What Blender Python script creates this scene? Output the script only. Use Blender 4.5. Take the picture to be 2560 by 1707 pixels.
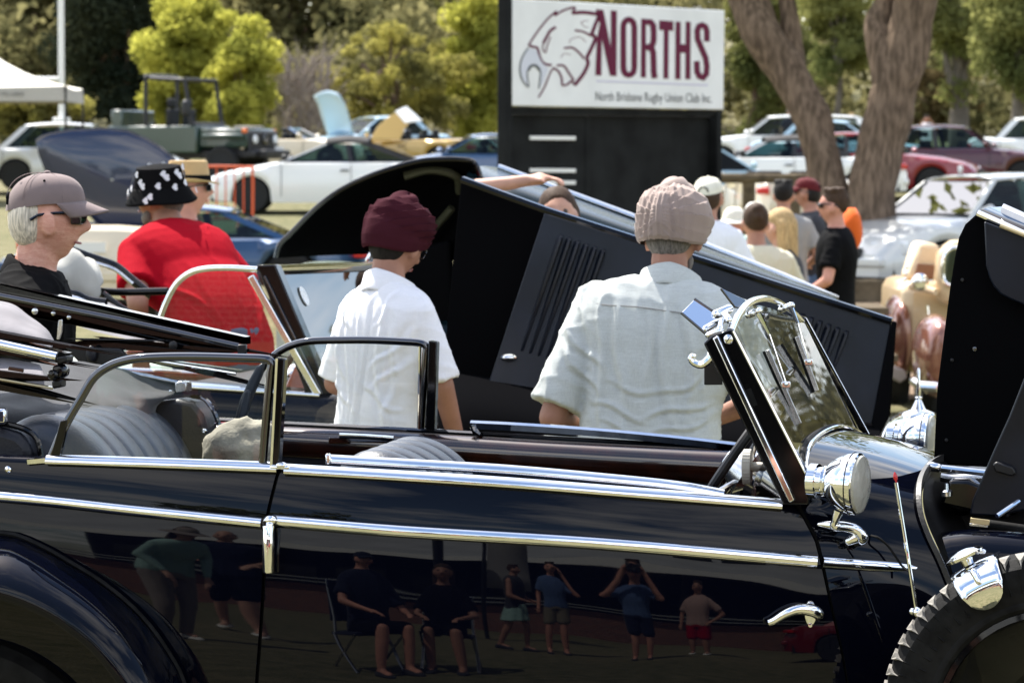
import bpy, bmesh, math, random
import numpy as np
from mathutils import Vector, Matrix, noise as mnoise
R_ = math.radians
random.seed(7); np.random.seed(7)
scene = bpy.context.scene
for o_ in list(bpy.data.objects): bpy.data.objects.remove(o_, do_unlink=True)
COL = scene.collection

# ---------------------------------------------------------------- camera
CAMZ, FPX = 1.68, 9244.0
PITCH = math.atan(423.5 / FPX)
cam = bpy.data.cameras.new('camera')
cam.sensor_width = 36.0; cam.lens = 36.0 * FPX / 2560.0
cam.clip_start = 0.3; cam.clip_end = 3000
cam.dof.use_dof = True; cam.dof.focus_distance = 8.05; cam.dof.aperture_fstop = 11.0; cam.dof.aperture_blades = 7
cam_o = bpy.data.objects.new('camera', cam); COL.objects.link(cam_o)
cam_o.location = (0, 0, CAMZ); cam_o.rotation_euler = (math.pi / 2 - PITCH, 0, 0)
scene.camera = cam_o

# ---------------------------------------------------------------- sky and sun
SUN_DIR = Vector((-0.30, 0.46, 0.84)).normalized()          # towards the sun
SUN_EL = math.asin(SUN_DIR.z); SUN_AZ = math.atan2(SUN_DIR.x, SUN_DIR.y)
world = bpy.data.worlds.new('World'); scene.world = world; world.use_nodes = True
wn, wl = world.node_tree.nodes, world.node_tree.links
wn.clear()
w_out = wn.new('ShaderNodeOutputWorld'); w_bg = wn.new('ShaderNodeBackground'); w_sky = wn.new('ShaderNodeTexSky')
w_sky.sky_type = 'NISHITA'; w_sky.sun_disc = False; w_sky.sun_elevation = SUN_EL; w_sky.sun_rotation = SUN_AZ
w_sky.air_density = 1.0; w_sky.dust_density = 1.2
w_bg.inputs['Strength'].default_value = 0.13
# broken white cumulus all over the sky (the chrome shows it)
w_tc = wn.new('ShaderNodeTexCoord'); w_sep = wn.new('ShaderNodeSeparateXYZ'); wl.new(w_tc.outputs['Generated'], w_sep.inputs[0])
w_zc = wn.new('ShaderNodeMath'); w_zc.operation = 'MAXIMUM'; w_zc.inputs[1].default_value = 0.02; wl.new(w_sep.outputs['Z'], w_zc.inputs[0])
w_za = wn.new('ShaderNodeMath'); w_za.operation = 'ADD'; w_za.inputs[1].default_value = 0.12; wl.new(w_zc.outputs[0], w_za.inputs[0])
w_dv = wn.new('ShaderNodeVectorMath'); w_dv.operation = 'DIVIDE'; wl.new(w_tc.outputs['Generated'], w_dv.inputs[0])
w_cmb = wn.new('ShaderNodeCombineXYZ')
for k_ in range(3): wl.new(w_za.outputs[0], w_cmb.inputs[k_])
wl.new(w_cmb.outputs[0], w_dv.inputs[1])
w_nz = wn.new('ShaderNodeTexNoise'); w_nz.inputs['Scale'].default_value = 1.35; w_nz.inputs['Detail'].default_value = 9; w_nz.inputs['Roughness'].default_value = 0.58
wl.new(w_dv.outputs[0], w_nz.inputs['Vector'])
w_rp = wn.new('ShaderNodeValToRGB'); w_rp.color_ramp.elements[0].position = 0.45; w_rp.color_ramp.elements[1].position = 0.61
wl.new(w_nz.outputs['Fac'], w_rp.inputs['Fac'])
w_mx = wn.new('ShaderNodeMixRGB'); w_mx.inputs['Color2'].default_value = (9.4, 9.2, 9.0, 1)
w_fm = wn.new('ShaderNodeMath'); w_fm.operation = 'MULTIPLY'; w_fm.inputs[1].default_value = 0.85; wl.new(w_rp.outputs['Color'], w_fm.inputs[0])
wl.new(w_fm.outputs[0], w_mx.inputs['Fac']); wl.new(w_sky.outputs['Color'], w_mx.inputs['Color1'])
wl.new(w_mx.outputs['Color'], w_bg.inputs['Color']); wl.new(w_bg.outputs[0], w_out.inputs['Surface'])
sun = bpy.data.lights.new('sun', 'SUN'); sun.energy = 5.0; sun.angle = R_(0.53); sun.color = (1.0, 0.955, 0.88)
sun_o = bpy.data.objects.new('sun', sun); COL.objects.link(sun_o)
sun_o.rotation_euler = SUN_DIR.to_track_quat('Z', 'Y').to_euler(); sun_o.location = (-20, 30, 40)
vs = scene.view_settings
vs.view_transform = 'Standard'; vs.look = 'None'; vs.gamma = 1; vs.use_curve_mapping = False; vs.exposure = 1.2
scene.cycles.use_denoising = True; scene.cycles.max_bounces = 10; scene.cycles.transparent_max_bounces = 16
scene.cycles.caustics_reflective = False; scene.cycles.caustics_refractive = False
scene.cycles.sample_clamp_indirect = 8.0

# ---------------------------------------------------------------- pixel <-> place (photo pixels, 2560 wide)
_ca, _sa = math.cos(PITCH), math.sin(PITCH)
def ray(px, py):
    dx, dz = (px - 1280.0) / FPX, -(py - 853.5) / FPX
    return Vector((dx, _ca + dz * _sa, -_sa + dz * _ca))
def at(px, py, Y):
    r = ray(px, py); t = Y / r.y
    return Vector((r.x * t, Y, CAMZ + r.z * t))
_GY = [-2000, 20, 30, 42, 54, 62, 71, 78, 85, 95, 105, 120, 150, 200, 300, 600, 2000]
_GZ = [0, 0, .05, .15, .36, .60, .90, 1.18, 1.50, 1.75, 1.95, 2.4, 4.6, 8.0, 13, 22, 22]
def ground_z(y): return float(np.interp(y, _GY, _GZ))

# ---------------------------------------------------------------- materials
MATS = {}
def mat(name, col=(.5, .5, .5), rough=.5, metal=0.0, spec=.5, coat=0.0, noise=None, bump=None, trans=0.0, ior=1.45, sheen=0.0, coat_rough=0.03, alpha=None):
    """noise=(scale, amount, second colour or None); bump=(scale, strength, distance)"""
    m = bpy.data.materials.new(name); m.use_nodes = True
    nt = m.node_tree; n, l = nt.nodes, nt.links
    b = n['Principled BSDF']
    b.inputs['Base Color'].default_value = (*col, 1); b.inputs['Roughness'].default_value = rough
    b.inputs['Metallic'].default_value = metal; b.inputs['IOR'].default_value = ior
    b.inputs['Specular IOR Level'].default_value = spec
    b.inputs['Coat Weight'].default_value = coat; b.inputs['Coat Roughness'].default_value = coat_rough
    b.inputs['Transmission Weight'].default_value = trans
    if sheen: b.inputs['Sheen Weight'].default_value = sheen
    tc = n.new('ShaderNodeTexCoord')
    if noise:
        nz = n.new('ShaderNodeTexNoise'); nz.inputs['Scale'].default_value = noise[0]; nz.inputs['Detail'].default_value = 6
        l.new(tc.outputs['Object'], nz.inputs['Vector'])
        rp = n.new('ShaderNodeValToRGB'); rp.color_ramp.elements[0].position = .35; rp.color_ramp.elements[1].position = .65
        c2 = noise[2] if len(noise) > 2 and noise[2] else tuple(min(1, c * (1 + noise[1])) for c in col)
        c1 = col if len(noise) > 2 and noise[2] else tuple(c * (1 - noise[1]) for c in col)
        rp.color_ramp.elements[0].color = (*c1, 1); rp.color_ramp.elements[1].color = (*c2, 1)
        l.new(nz.outputs['Fac'], rp.inputs['Fac']); l.new(rp.outputs['Color'], b.inputs['Base Color'])
    if bump:
        bz = n.new('ShaderNodeTexNoise'); bz.inputs['Scale'].default_value = bump[0]; bz.inputs['Detail'].default_value = 5
        l.new(tc.outputs['Object'], bz.inputs['Vector'])
        bp = n.new('ShaderNodeBump'); bp.inputs['Strength'].default_value = bump[1]; bp.inputs['Distance'].default_value = bump[2]
        l.new(bz.outputs['Fac'], bp.inputs['Height']); l.new(bp.outputs['Normal'], b.inputs['Normal'])
    MATS[name] = m
    return m
def stretch_noise(name, axes, scale, amt, bump_s=0.0):
    """fibre pattern: noise drawn out along one axis, on colour and relief"""
    m = MATS[name]; n, l = m.node_tree.nodes, m.node_tree.links; b = n['Principled BSDF']
    col = tuple(b.inputs['Base Color'].default_value)
    tc = n.new('ShaderNodeTexCoord'); prev = None; hts = []
    for ax in axes:
        mp = n.new('ShaderNodeMapping'); mp.inputs['Scale'].default_value = ax; l.new(tc.outputs['Object'], mp.inputs['Vector'])
        nz = n.new('ShaderNodeTexNoise'); nz.inputs['Scale'].default_value = scale; nz.inputs['Detail'].default_value = 3; l.new(mp.outputs[0], nz.inputs['Vector']); hts.append(nz)
    ad = hts[0].outputs['Fac']
    if len(hts) > 1:
        mm = n.new('ShaderNodeMath'); mm.operation = 'ADD'; l.new(hts[0].outputs['Fac'], mm.inputs[0]); l.new(hts[1].outputs['Fac'], mm.inputs[1])
        m2 = n.new('ShaderNodeMath'); m2.operation = 'MULTIPLY'; m2.inputs[1].default_value = .5; l.new(mm.outputs[0], m2.inputs[0]); ad = m2.outputs[0]
    rp = n.new('ShaderNodeValToRGB'); rp.color_ramp.elements[0].position = .36; rp.color_ramp.elements[1].position = .64
    rp.color_ramp.elements[0].color = tuple(c * (1 - amt) for c in col[:3]) + (1,); rp.color_ramp.elements[1].color = tuple(min(1, c * (1 + amt)) for c in col[:3]) + (1,)
    l.new(ad, rp.inputs['Fac']); l.new(rp.outputs['Color'], b.inputs['Base Color'])
    if bump_s:
        bp = n.new('ShaderNodeBump'); bp.inputs['Strength'].default_value = bump_s; bp.inputs['Distance'].default_value = .003
        l.new(ad, bp.inputs['Height']); l.new(bp.outputs['Normal'], b.inputs['Normal'])
def glass_mat(name, tint=(.9, .95, .93), refl=1.0, rough=0.0, ior=1.5):
    """thin pane: tinted see-through plus a Fresnel reflection"""
    m = bpy.data.materials.new(name); m.use_nodes = True
    nt = m.node_tree; n, l = nt.nodes, nt.links; n.remove(n['Principled BSDF'])
    t = n.new('ShaderNodeBsdfTransparent'); t.inputs['Color'].default_value = (*tint, 1)
    g = n.new('ShaderNodeBsdfGlossy'); g.inputs['Roughness'].default_value = rough; g.inputs['Color'].default_value = (refl, refl, refl, 1)
    f = n.new('ShaderNodeFresnel'); f.inputs['IOR'].default_value = ior
    mx = n.new('ShaderNodeMixShader')
    l.new(f.outputs[0], mx.inputs[0]); l.new(t.outputs[0], mx.inputs[1]); l.new(g.outputs[0], mx.inputs[2])
    l.new(mx.outputs[0], n['Material Output'].inputs['Surface'])
    MATS[name] = m
    return m

mat('navy_paint', (.0011, .0015, .0044), .018, 0, .29)
mat('black_paint', (.003, .003, .0035), .05, 0, .45)
mat('black_satin', (.006, .006, .007), .42, 0, .4, noise=(20, .3))
mat('black_matte', (.004, .004, .0045), .9, 0, 0.0)
mat('slate_paint', (.006, .008, .014), .30, 0, .34, noise=(5, .45), bump=(4, .10, .02))
mat('chrome', (.86, .87, .88), .035, 1.0, noise=(60, .03))
mat('chrome_dark', (.11, .112, .12), .05, 1.0)  # polished chrome with the dark surroundings it mirrors painted into the colour
mat('steel', (.6, .61, .62), .22, 1.0, noise=(40, .1))
mat('leather_grey', (.020, .026, .037), .36, 0, .5, bump=(160, .22, .004), noise=(12, .18))
mat('leather_dark', (.006, .007, .012), .45, 0, .4, bump=(140, .2, .004))
mat('hood_cloth', (.034, .035, .039), .85, 0, .2, sheen=.15, bump=(300, .35, .003), noise=(9, .2))
mat('hood_lining', (.20, .19, .20), .9, 0, .2, bump=(260, .3, .003), noise=(10, .14))
mat('walnut', (.028, .0075, .0035), .14, 0, .5, coat=1.0, coat_rough=.02, noise=(18, .5, (.010, .0035, .002)))
mat('rubber', (.008, .008, .008), .7, 0, .12, noise=(30, .4), bump=(90, .25, .004))
mat('rubber_sunlit', (.24, .225, .20), .75, 0, .3, noise=(50, .2))  # tread lugs: sunlight put into the rubber's colour
mat('cream_plastic', (.62, .58, .50), .4)
mat('red_lens', (.55, .012, .015), .12, 0, .5, coat=.6)
mat('orange_lens', (.75, .16, .03), .2, 0, .5)
mat('khaki_cloth', (.27, .25, .20), .9, 0, .2, bump=(30, .5, .02), noise=(9, .25))
mat('white_paint', (.78, .78, .75), .35)
mat('lens_glass', (.72, .70, .60), .12, 0, .5, trans=.45, bump=(40, .4, .01))
mat('gold_strip', (.62, .50, .28), .3, .6)
glass_mat('clear_glass', (.93, .95, .93))
glass_mat('screen_glass', (.82, .84, .78), .75)
glass_mat('car_glass', (.30, .42, .40), .55)
glass_mat('car_glass_light', (.50, .62, .62), .34)
glass_mat('grey_glass', (.66, .74, .77), .30, ior=1.35)
mat('mirror', (.92, .93, .94), .01, 1.0)

# ---------------------------------------------------------------- objects
def V(*a): return Vector(a[0]) if len(a) == 1 else Vector(a)
def tag(o, label, cat=None, group=None, kind=None):
    if label: o['label'] = label
    if cat: o['category'] = cat
    if group: o['group'] = group
    if kind: o['kind'] = kind
    return o
def thing(name, label, cat, loc=(0, 0, 0), rz=0.0, group=None):
    o = bpy.data.objects.new(name, None); COL.objects.link(o)
    o.location = loc; o.rotation_euler = (0, 0, rz); o.empty_display_size = .2
    return tag(o, label, cat, group)
def _root(o):
    while o.parent: o = o.parent
    return o
def frame_of(d, up=Vector((0, 0, 1))):
    d = d.normalized(); s = d.cross(up)
    if s.length < 1e-5: s = d.cross(Vector((1, 0, 0)))
    s.normalize(); return d, s, s.cross(d)
def smooth_path(pts, n=6, closed=False):
    """Catmull-Rom through the points"""
    pts = [Vector(p) for p in pts]
    m = len(pts); out = []
    segs = m if closed else m - 1
    for i in range(segs):
        p0 = pts[(i - 1) % m] if closed or i > 0 else pts[0] * 2 - pts[1]
        p1, p2 = pts[i], pts[(i + 1) % m]
        p3 = pts[(i + 2) % m] if closed or i + 2 < m else pts[-1] * 2 - pts[-2]
        for k in range(n):
            t = k / n
            out.append(.5 * ((2 * p1) + (p2 - p0) * t + (2 * p0 - 5 * p1 + 4 * p2 - p3) * t * t + (3 * p1 - p0 - 3 * p2 + p3) * t ** 3))
    if not closed: out.append(pts[-1].copy())
    return out
def interp(x, xs, ys):
    return float(np.interp(x, xs, ys))

class MB:
    """collects shapes into one mesh"""
    def __init__(self): self.v, self.f, self.m = [], [], []
    def add(self, vs, fs, mi=0):
        b = len(self.v); self.v += [tuple(p) for p in vs]
        self.f += [tuple(i + b for i in f) for f in fs]; self.m += [mi] * len(fs)
        return self
    def hexa(self, p, mi=0):
        """8 points: bottom ring then top ring"""
        return self.add(p, [(3, 2, 1, 0), (4, 5, 6, 7), (0, 1, 5, 4), (1, 2, 6, 5), (2, 3, 7, 6), (3, 0, 4, 7)], mi)
    def box(self, c, s, rot=None, mi=0):
        c = Vector(c); h = Vector(s) * .5
        p = [Vector((x * h.x, y * h.y, z * h.z)) for z in (-1, 1) for x, y in ((-1, -1), (1, -1), (1, 1), (-1, 1))]
        if rot is not None: p = [rot @ q for q in p]
        return self.hexa([c + q for q in p], mi)
    def prism(self, poly, vec, mi=0):
        n = len(poly); poly = [Vector(p) for p in poly]; vec = Vector(vec)
        vs = poly + [p + vec for p in poly]
        fs = [tuple(range(n - 1, -1, -1)), tuple(range(n, 2 * n))] + [(i, (i + 1) % n, n + (i + 1) % n, n + i) for i in range(n)]
        return self.add(vs, fs, mi)
    def loft(self, rings, cap=True, closed=True, mi=0):
        n = len(rings[0]); vs = [p for r in rings for p in r]; fs = []
        for i in range(len(rings) - 1):
            for j in range(n if closed else n - 1):
                a, b = i * n + j, i * n + (j + 1) % n
                fs.append((a, b, b + n, a + n))
        if cap and closed:
            fs.append(tuple(range(n - 1, -1, -1))); k = (len(rings) - 1) * n; fs.append(tuple(range(k, k + n)))
        return self.add(vs, fs, mi)
    def tube(self, path, r, n=8, cap=True, closed=False, flat=1.0, up=None, mi=0):
        path = [Vector(p) for p in path]; m = len(path)
        rs = r if isinstance(r, (list, tuple)) else [r] * m
        rings = []; prev = None
        for i, p in enumerate(path):
            if closed: d = path[(i + 1) % m] - path[i - 1]
            else: d = path[min(i + 1, m - 1)] - path[max(i - 1, 0)]
            if d.length < 1e-9: d = Vector((1, 0, 0))
            d.normalize()
            if up is not None: s = d.cross(Vector(up))
            elif prev is None:
                s = d.cross(Vector((0, 0, 1)))
                if s.length < .1: s = d.cross(Vector((0, 1, 0)))
            else: s = prev - d * prev.dot(d)
            if s.length < 1e-6: s = d.orthogonal()
            s.normalize(); prev = s; u = s.cross(d)
            rings.append([p + (s * math.cos(2 * math.pi * k / n) * flat + u * math.sin(2 * math.pi * k / n)) * rs[i] for k in range(n)])
        if closed: rings.append(rings[0]); cap = False
        return self.loft(rings, cap=cap, mi=mi)
    def sweep(self, path, prof, up=(0, 0, 1), mi=0, cap=True, closed=False):
        """profile points (side, up) swept along the path; side = direction x up"""
        path = [Vector(p) for p in path]; m = len(path); up = Vector(up); rings = []
        for i, p in enumerate(path):
            d = (path[(i + 1) % m] - path[i - 1]) if closed else path[min(i + 1, m - 1)] - path[max(i - 1, 0)]
            d.normalize(); s = d.cross(up).normalized(); u = s.cross(d)
            rings.append([p + s * a + u * b for a, b in prof])
        if closed: rings.append(rings[0]); cap = False
        return self.loft(rings, cap=cap, mi=mi)
    def lathe(self, prof, c, axis=(0, 0, 1), n=20, mi=0, up=None):
        """prof: (radius, height along axis)"""
        c = Vector(c); d, s, u = frame_of(Vector(axis), Vector(up) if up else Vector((0, 0, 1)))
        rings = [[c + d * h + (s * math.cos(2 * math.pi * k / n) + u * math.sin(2 * math.pi * k / n)) * max(r, 1e-4) for k in range(n)] for r, h in prof]
        return self.loft(rings, cap=True, mi=mi)
    def grid(self, P, mi=0):
        return self.loft(P, cap=False, closed=False, mi=mi)
    def ell(self, c, r, rot=None, nu=16, nv=10, mi=0):
        c = Vector(c); r = (r, r, r) if not isinstance(r, (tuple, list)) else r
        vs = []; fs = []
        for i in range(nv + 1):
            t = math.pi * i / nv
            for j in range(nu):
                a = 2 * math.pi * j / nu
                q = Vector((r[0] * math.sin(t) * math.cos(a), r[1] * math.sin(t) * math.sin(a), r[2] * math.cos(t)))
                if rot is not None: q = rot @ q
                vs.append(c + q)
        for i in range(nv):
            for j in range(nu):
                a, b = i * nu + j, i * nu + (j + 1) % nu
                fs.append((a, a + nu, b + nu, b) if 0 < i < nv - 1 else ((a, a + nu, b + nu) if i == 0 else (a, a + nu, b)))
        return self.add(vs, fs, mi)
    def cap(self, p0, r0, p1, r1, n=12, mi=0):
        """closed tapered capsule"""
        p0, p1 = Vector(p0), Vector(p1); d = p1 - p0; L = d.length
        prof = []
        for k in range(5): a = -math.pi / 2 + k * math.pi / 8; prof.append((r0 * math.cos(a), r0 * math.sin(a)))
        for k in range(5): a = k * math.pi / 8; prof.append((r1 * math.cos(a), L + r1 * math.sin(a)))
        return self.lathe(prof, p0, d if L > 1e-6 else (0, 0, 1), n, mi)
    def build(self, name, m, parent=None, smooth=35, local=False, label=None, mods=(), cat=None, group=None, kind=None, bevel=0, solid=0, sub=0):
        me = bpy.data.meshes.new(name)
        vs = np.array(self.v, dtype=float).reshape(-1, 3)
        loc = None
        if parent is not None and not local: vs = vs - np.array(_root(parent).location)
        elif parent is None and not local:
            loc = Vector(((vs[:, 0].min() + vs[:, 0].max()) / 2, (vs[:, 1].min() + vs[:, 1].max()) / 2, vs[:, 2].min())); vs = vs - np.array(loc)
        me.from_pydata(vs.tolist(), [], self.f)
        ms = m if isinstance(m, (list, tuple)) else [m]
        for x in ms: me.materials.append(MATS[x] if isinstance(x, str) else x)
        if len(ms) > 1: me.polygons.foreach_set('material_index', self.m)
        bm = bmesh.new(); bm.from_mesh(me)
        bmesh.ops.remove_doubles(bm, verts=bm.verts, dist=1e-6)
        bmesh.ops.recalc_face_normals(bm, faces=bm.faces)
        if smooth:
            ang = R_(smooth)
            for f in bm.faces: f.smooth = True
            for e in bm.edges:
                if len(e.link_faces) == 2 and e.calc_face_angle(0) > ang: e.smooth = False
        bm.to_mesh(me); bm.free(); me.update()
        o = bpy.data.objects.new(name, me); COL.objects.link(o)
        if loc is not None: o.location = loc
        if parent is not None: o.parent = parent
        if solid:
            s = o.modifiers.new('solid', 'SOLIDIFY'); s.thickness = solid; s.offset = 0
        if bevel:
            b = o.modifiers.new('bevel', 'BEVEL'); b.width = bevel; b.segments = 2; b.limit_method = 'ANGLE'; b.angle_limit = R_(40)
        if sub:
            s = o.modifiers.new('sub', 'SUBSURF'); s.levels = sub; s.render_levels = sub
        tag(o, label, cat, group, kind)
        return o
def copy_tree(o, parent=None):
    c = o.copy(); COL.objects.link(c); c.parent = parent
    for ch in list(o.children): copy_tree(ch, c)
    return c
# ================================================================ the ground
def ground_material():
    m = bpy.data.materials.new('dry_grass_ground'); m.use_nodes = True
    n, l = m.node_tree.nodes, m.node_tree.links; b = n['Principled BSDF']; b.inputs['Roughness'].default_value = .95; b.inputs['Specular IOR Level'].default_value = .1
    tc = n.new('ShaderNodeTexCoord')
    def nz(scale, det=6):
        x = n.new('ShaderNodeTexNoise'); x.inputs['Scale'].default_value = scale; x.inputs['Detail'].default_value = det; l.new(tc.outputs['Object'], x.inputs['Vector']); return x
    def ramp(src, p0, c0, p1, c1):
        r = n.new('ShaderNodeValToRGB'); r.color_ramp.elements[0].position = p0; r.color_ramp.elements[1].position = p1
        r.color_ramp.elements[0].color = (*c0, 1); r.color_ramp.elements[1].color = (*c1, 1); l.new(src.outputs['Fac'], r.inputs['Fac']); return r
    big = ramp(nz(.12), .42, (.11, .108, .052), .6, (.18, .158, .088))
    fine = ramp(nz(5, 8), .35, (.075, .083, .036), .62, (.20, .175, .10))
    mx = n.new('ShaderNodeMixRGB'); mx.inputs['Fac'].default_value = .55; l.new(big.outputs[0], mx.inputs[1]); l.new(fine.outputs[0], mx.inputs[2])
    l.new(mx.outputs[0], b.inputs['Base Color'])
    bp = n.new('ShaderNodeBump'); bp.inputs['Strength'].default_value = .6; bp.inputs['Distance'].default_value = .05
    l.new(nz(28).outputs['Fac'], bp.inputs['Height']); l.new(bp.outputs['Normal'], b.inputs['Normal'])
    MATS['ground'] = m
ground_material()
g_ys = sorted(set([-900, -300, -120, -60, -30, -10, 0, 10, 15, 25, 35, 48, 58, 66, 90, 112, 135, 175, 250, 420, 900, 1600] + _GY[1:-1]))
g_xs = [-1500, -400, -150, -60, -30, -15, 0, 15, 30, 60, 150, 400, 1500]
mb = MB(); mb.grid([[Vector((x, y, ground_z(y))) for x in g_xs] for y in g_ys])
mb.build('ground', 'ground', local=True, label='dry yellow-green grass of the showground', kind='structure')
# ================================================================ the near car (long dark navy open tourer)
TH = R_(12.0)
CO = at(690, 1165, 8.0)
CL = Vector((math.sin(TH), math.cos(TH), 0)); CF = Vector((math.cos(TH), -math.sin(TH), 0)); UP = Vector((0, 0, 1))
def C(px, py, v):
    r = ray(px, py); t = (v - (Vector((0, 0, CAMZ)) - CO).dot(CL)) / r.dot(CL)
    return Vector((0, 0, CAMZ)) + r * t
_px = np.linspace(-2.2, 2.6, 481)
_phi = np.where(_px < -.52, 12 + np.clip(-.52 - _px, 0, .8) * 4, 12 - (_px + .52) * 12.8)
_y0 = np.concatenate([[0], np.cumsum(-np.tan(np.radians((_phi[1:] + _phi[:-1]) / 2)) * np.diff(_px))])
_y0 = _y0 - np.interp(-.52, _px, _y0) + 8.0
def Ys(x, z):
    h = z - (.936 - .08 * (x + .52))
    b = .128 * h + (h * h * .21 if h < 0 else h * h * 1.7)
    wv = mnoise.noise(Vector((x * 4.5, 0, z * 9))) * .0007 + mnoise.noise(Vector((x * 1.6 + 5, 2, z * 5))) * .0012
    return float(np.interp(x, _px, _y0)) + b + wv
def S(px, py, off=0.0):
    """point of the near body side under a photo pixel; off > 0 stands proud towards the camera"""
    Y = 8.0
    for _ in range(8):
        p = at(px, py, Y); Y = Ys(p.x, p.z) - off
    return at(px, py, Y)
def vS(p): return (p - CO).dot(CL)
carA = thing('vintage_tourer', 'long dark navy open-top vintage tourer with chrome mouldings filling the foreground', 'car', (CO.x + CF.x * .5, CO.y + .6, 0))
def belt(x): return interp(x, [-500, 0, 70, 690, 1960, 2340], [1136, 1147, 1150, 1169, 1259, 1290])
GAP1 = [(702, 1166), (692, 1190), (674, 1260), (664, 1310), (659, 1450), (651, 1580), (641, 1707), (628, 1960)]
GAP2 = [(1985, 1258), (2008, 1290), (2040, 1350), (2058, 1420), (2080, 1520), (2104, 1620), (2120, 1707), (2150, 1960)]
def gx(g, y): return interp(y, [p[1] for p in g], [p[0] for p in g])
def side_panel(name, xl, xr, parent, nx=40, ny=26, ybot=1960):
    P = []
    for i in range(ny + 1):
        s = (i / ny) ** 1.4; row = []
        for j in range(nx + 1):
            c = j / nx; x = 1000.0; y = 1300.0
            for _ in range(4):
                y = belt(x) + s * (ybot - belt(x)); x = xl(y) + c * (xr(y) - xl(y))
            row.append(S(x, y))
        P.append(row)
    top = P[0]
    lip = [p + CL * .018 + UP * .008 for p in top]; inn = [p + CL * .06 for p in top]; dn = [p + CL * .065 - UP * .3 for p in top]
    # rolled returns at both ends so that the shut line is a real gap
    P = [dn, inn, lip] + P
    P = [[r[0] + CL * .03] + r + [r[-1] + CL * .03] if k > 2 else [r[0]] + r + [r[-1]] for k, r in enumerate(P)]
    m = MB(); m.grid(P)
    return m.build(name, 'navy_paint', parent, smooth=50)
rear_door = side_panel('rear_door', lambda y: -620, lambda y: gx(GAP1, y) - 4, carA, 34)
front_door = side_panel('front_door', lambda y: gx(GAP1, y) + 5, lambda y: gx(GAP2, y) - 4, carA, 60)
# dark rubber seen down the shut lines
for g in (GAP1, GAP2):
    m = MB(); m.tube([S(x, y) + CL * .022 for x, y in g], .008, 6); m.build('door_seal', 'rubber', carA)
# scuttle: one skin from the shut line over the top
ra = [(2150, 1960), (2122, 1707), (2083, 1520), (2063, 1420), (2046, 1350), (2016, 1290), (2001, 1262)]
ringA = [S(x, y) for x, y in ra] + [C(1996, 1215, .20), C(1999, 1160, .28), C(2014, 1111, .42), C(2047, 1082, .62), C(2088, 1070, .80), C(2128, 1079, 1.0), C(2172, 1117, 1.24), C(2182, 1170, 1.3)]
rb = [(2475, 1960, .22), (2440, 1707, .25), (2400, 1520, .275), (2375, 1450, .28), (2352, 1395, .285), (2325, 1340, .295), (2306, 1290, .315), (2300, 1245, .345), (2304, 1208, .41), (2318, 1180, .52), (2338, 1160, .68), (2375, 1148, .87), (2418, 1152, 1.05), (2450, 1182, 1.2), (2455, 1230, 1.24)]
ringB = [C(*p) for p in rb]
rA, rB = smooth_path(ringA, 4), smooth_path(ringB, 4)
m = MB(); m.grid([[a.lerp(b, t / 10) + UP * .006 * math.sin(math.pi * t / 10) for a, b in zip(rA, rB)] for t in range(11)])
m.build('scuttle', 'navy_paint', carA, smooth=60)
m = MB(); fw_ = [p + CF * .006 for p in rB]; m.add(fw_, [tuple(range(len(fw_)))]); m.build('firewall', 'black_satin', carA, smooth=0)
# leather bonnet lacing along the scuttle's front edge
pad = [p for p in rB]
m = MB(); m.sweep(pad, [(-.012, -.003), (-.010, .007), (.012, .008), (.016, -.003)], up=CF * -1)
m.build('bonnet_lacing', 'leather_lacing' if 'leather_lacing' in MATS else mat('leather_lacing', (.035, .033, .032), .5, bump=(120, .4, .004), noise=(25, .3)), carA)
m = MB()
for k in range(4, len(pad) - 14, 1):
    for t in (.3, .8):
        p = pad[k].lerp(pad[k + 1], t); d = (pad[k + 1] - pad[k]).normalized()
        q = p - CL * .009 + CF * .004
        m.tube([q - d * .0025, q + d * .0025], .0009, 5)
st_ = m.build('stitching', 'steel', carA)
# ---- rear wing: five curves from the body out to the lip
W0 = [(-420, 1420), (-200, 1345), (0, 1330), (94, 1358), (187, 1410), (262, 1457), (337, 1519), (393, 1583), (445, 1663), (466, 1712), (520, 1860), (560, 1990)]
W4 = [(-420, 1640), (-200, 1525), (-60, 1497), (20, 1505), (112, 1543), (170, 1582), (225, 1626), (262, 1668), (290, 1707), (315, 1750), (360, 1850), (400, 1990)]
prof = [(0, 0, .0), (.05, -.02, .02), (.16, -.075, .03), (.34, -.135, .02), (.55, -.18, .0), (.76, -.205, -.0), (.92, -.212, 0), (1.0, -.205, 0)]
rows = []
for k, (t, v, lift) in enumerate(prof):
    row = []
    for (x0, y0), (x1, y1) in zip(W0, W4):
        a = S(max(x0, -600), y0); vb = vS(a)
        p = C(x0 + (x1 - x0) * t, y0 + (y1 - y0) * t, vb + v); row.append(p)
    rows.append(smooth_path(row, 3))
lipi = [p + CL * .05 for p in rows[-1]]
m = MB(); m.grid(rows + [lipi]); m.build('rear_wing', 'navy_paint', carA, smooth=60)
m = MB(); m.tube([p.lerp(q, .5) - CL * .004 + UP * .003 for p, q in zip(rows[0], rows[1])], .006, 6); m.build('wing_piping', 'rubber', carA)
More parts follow.
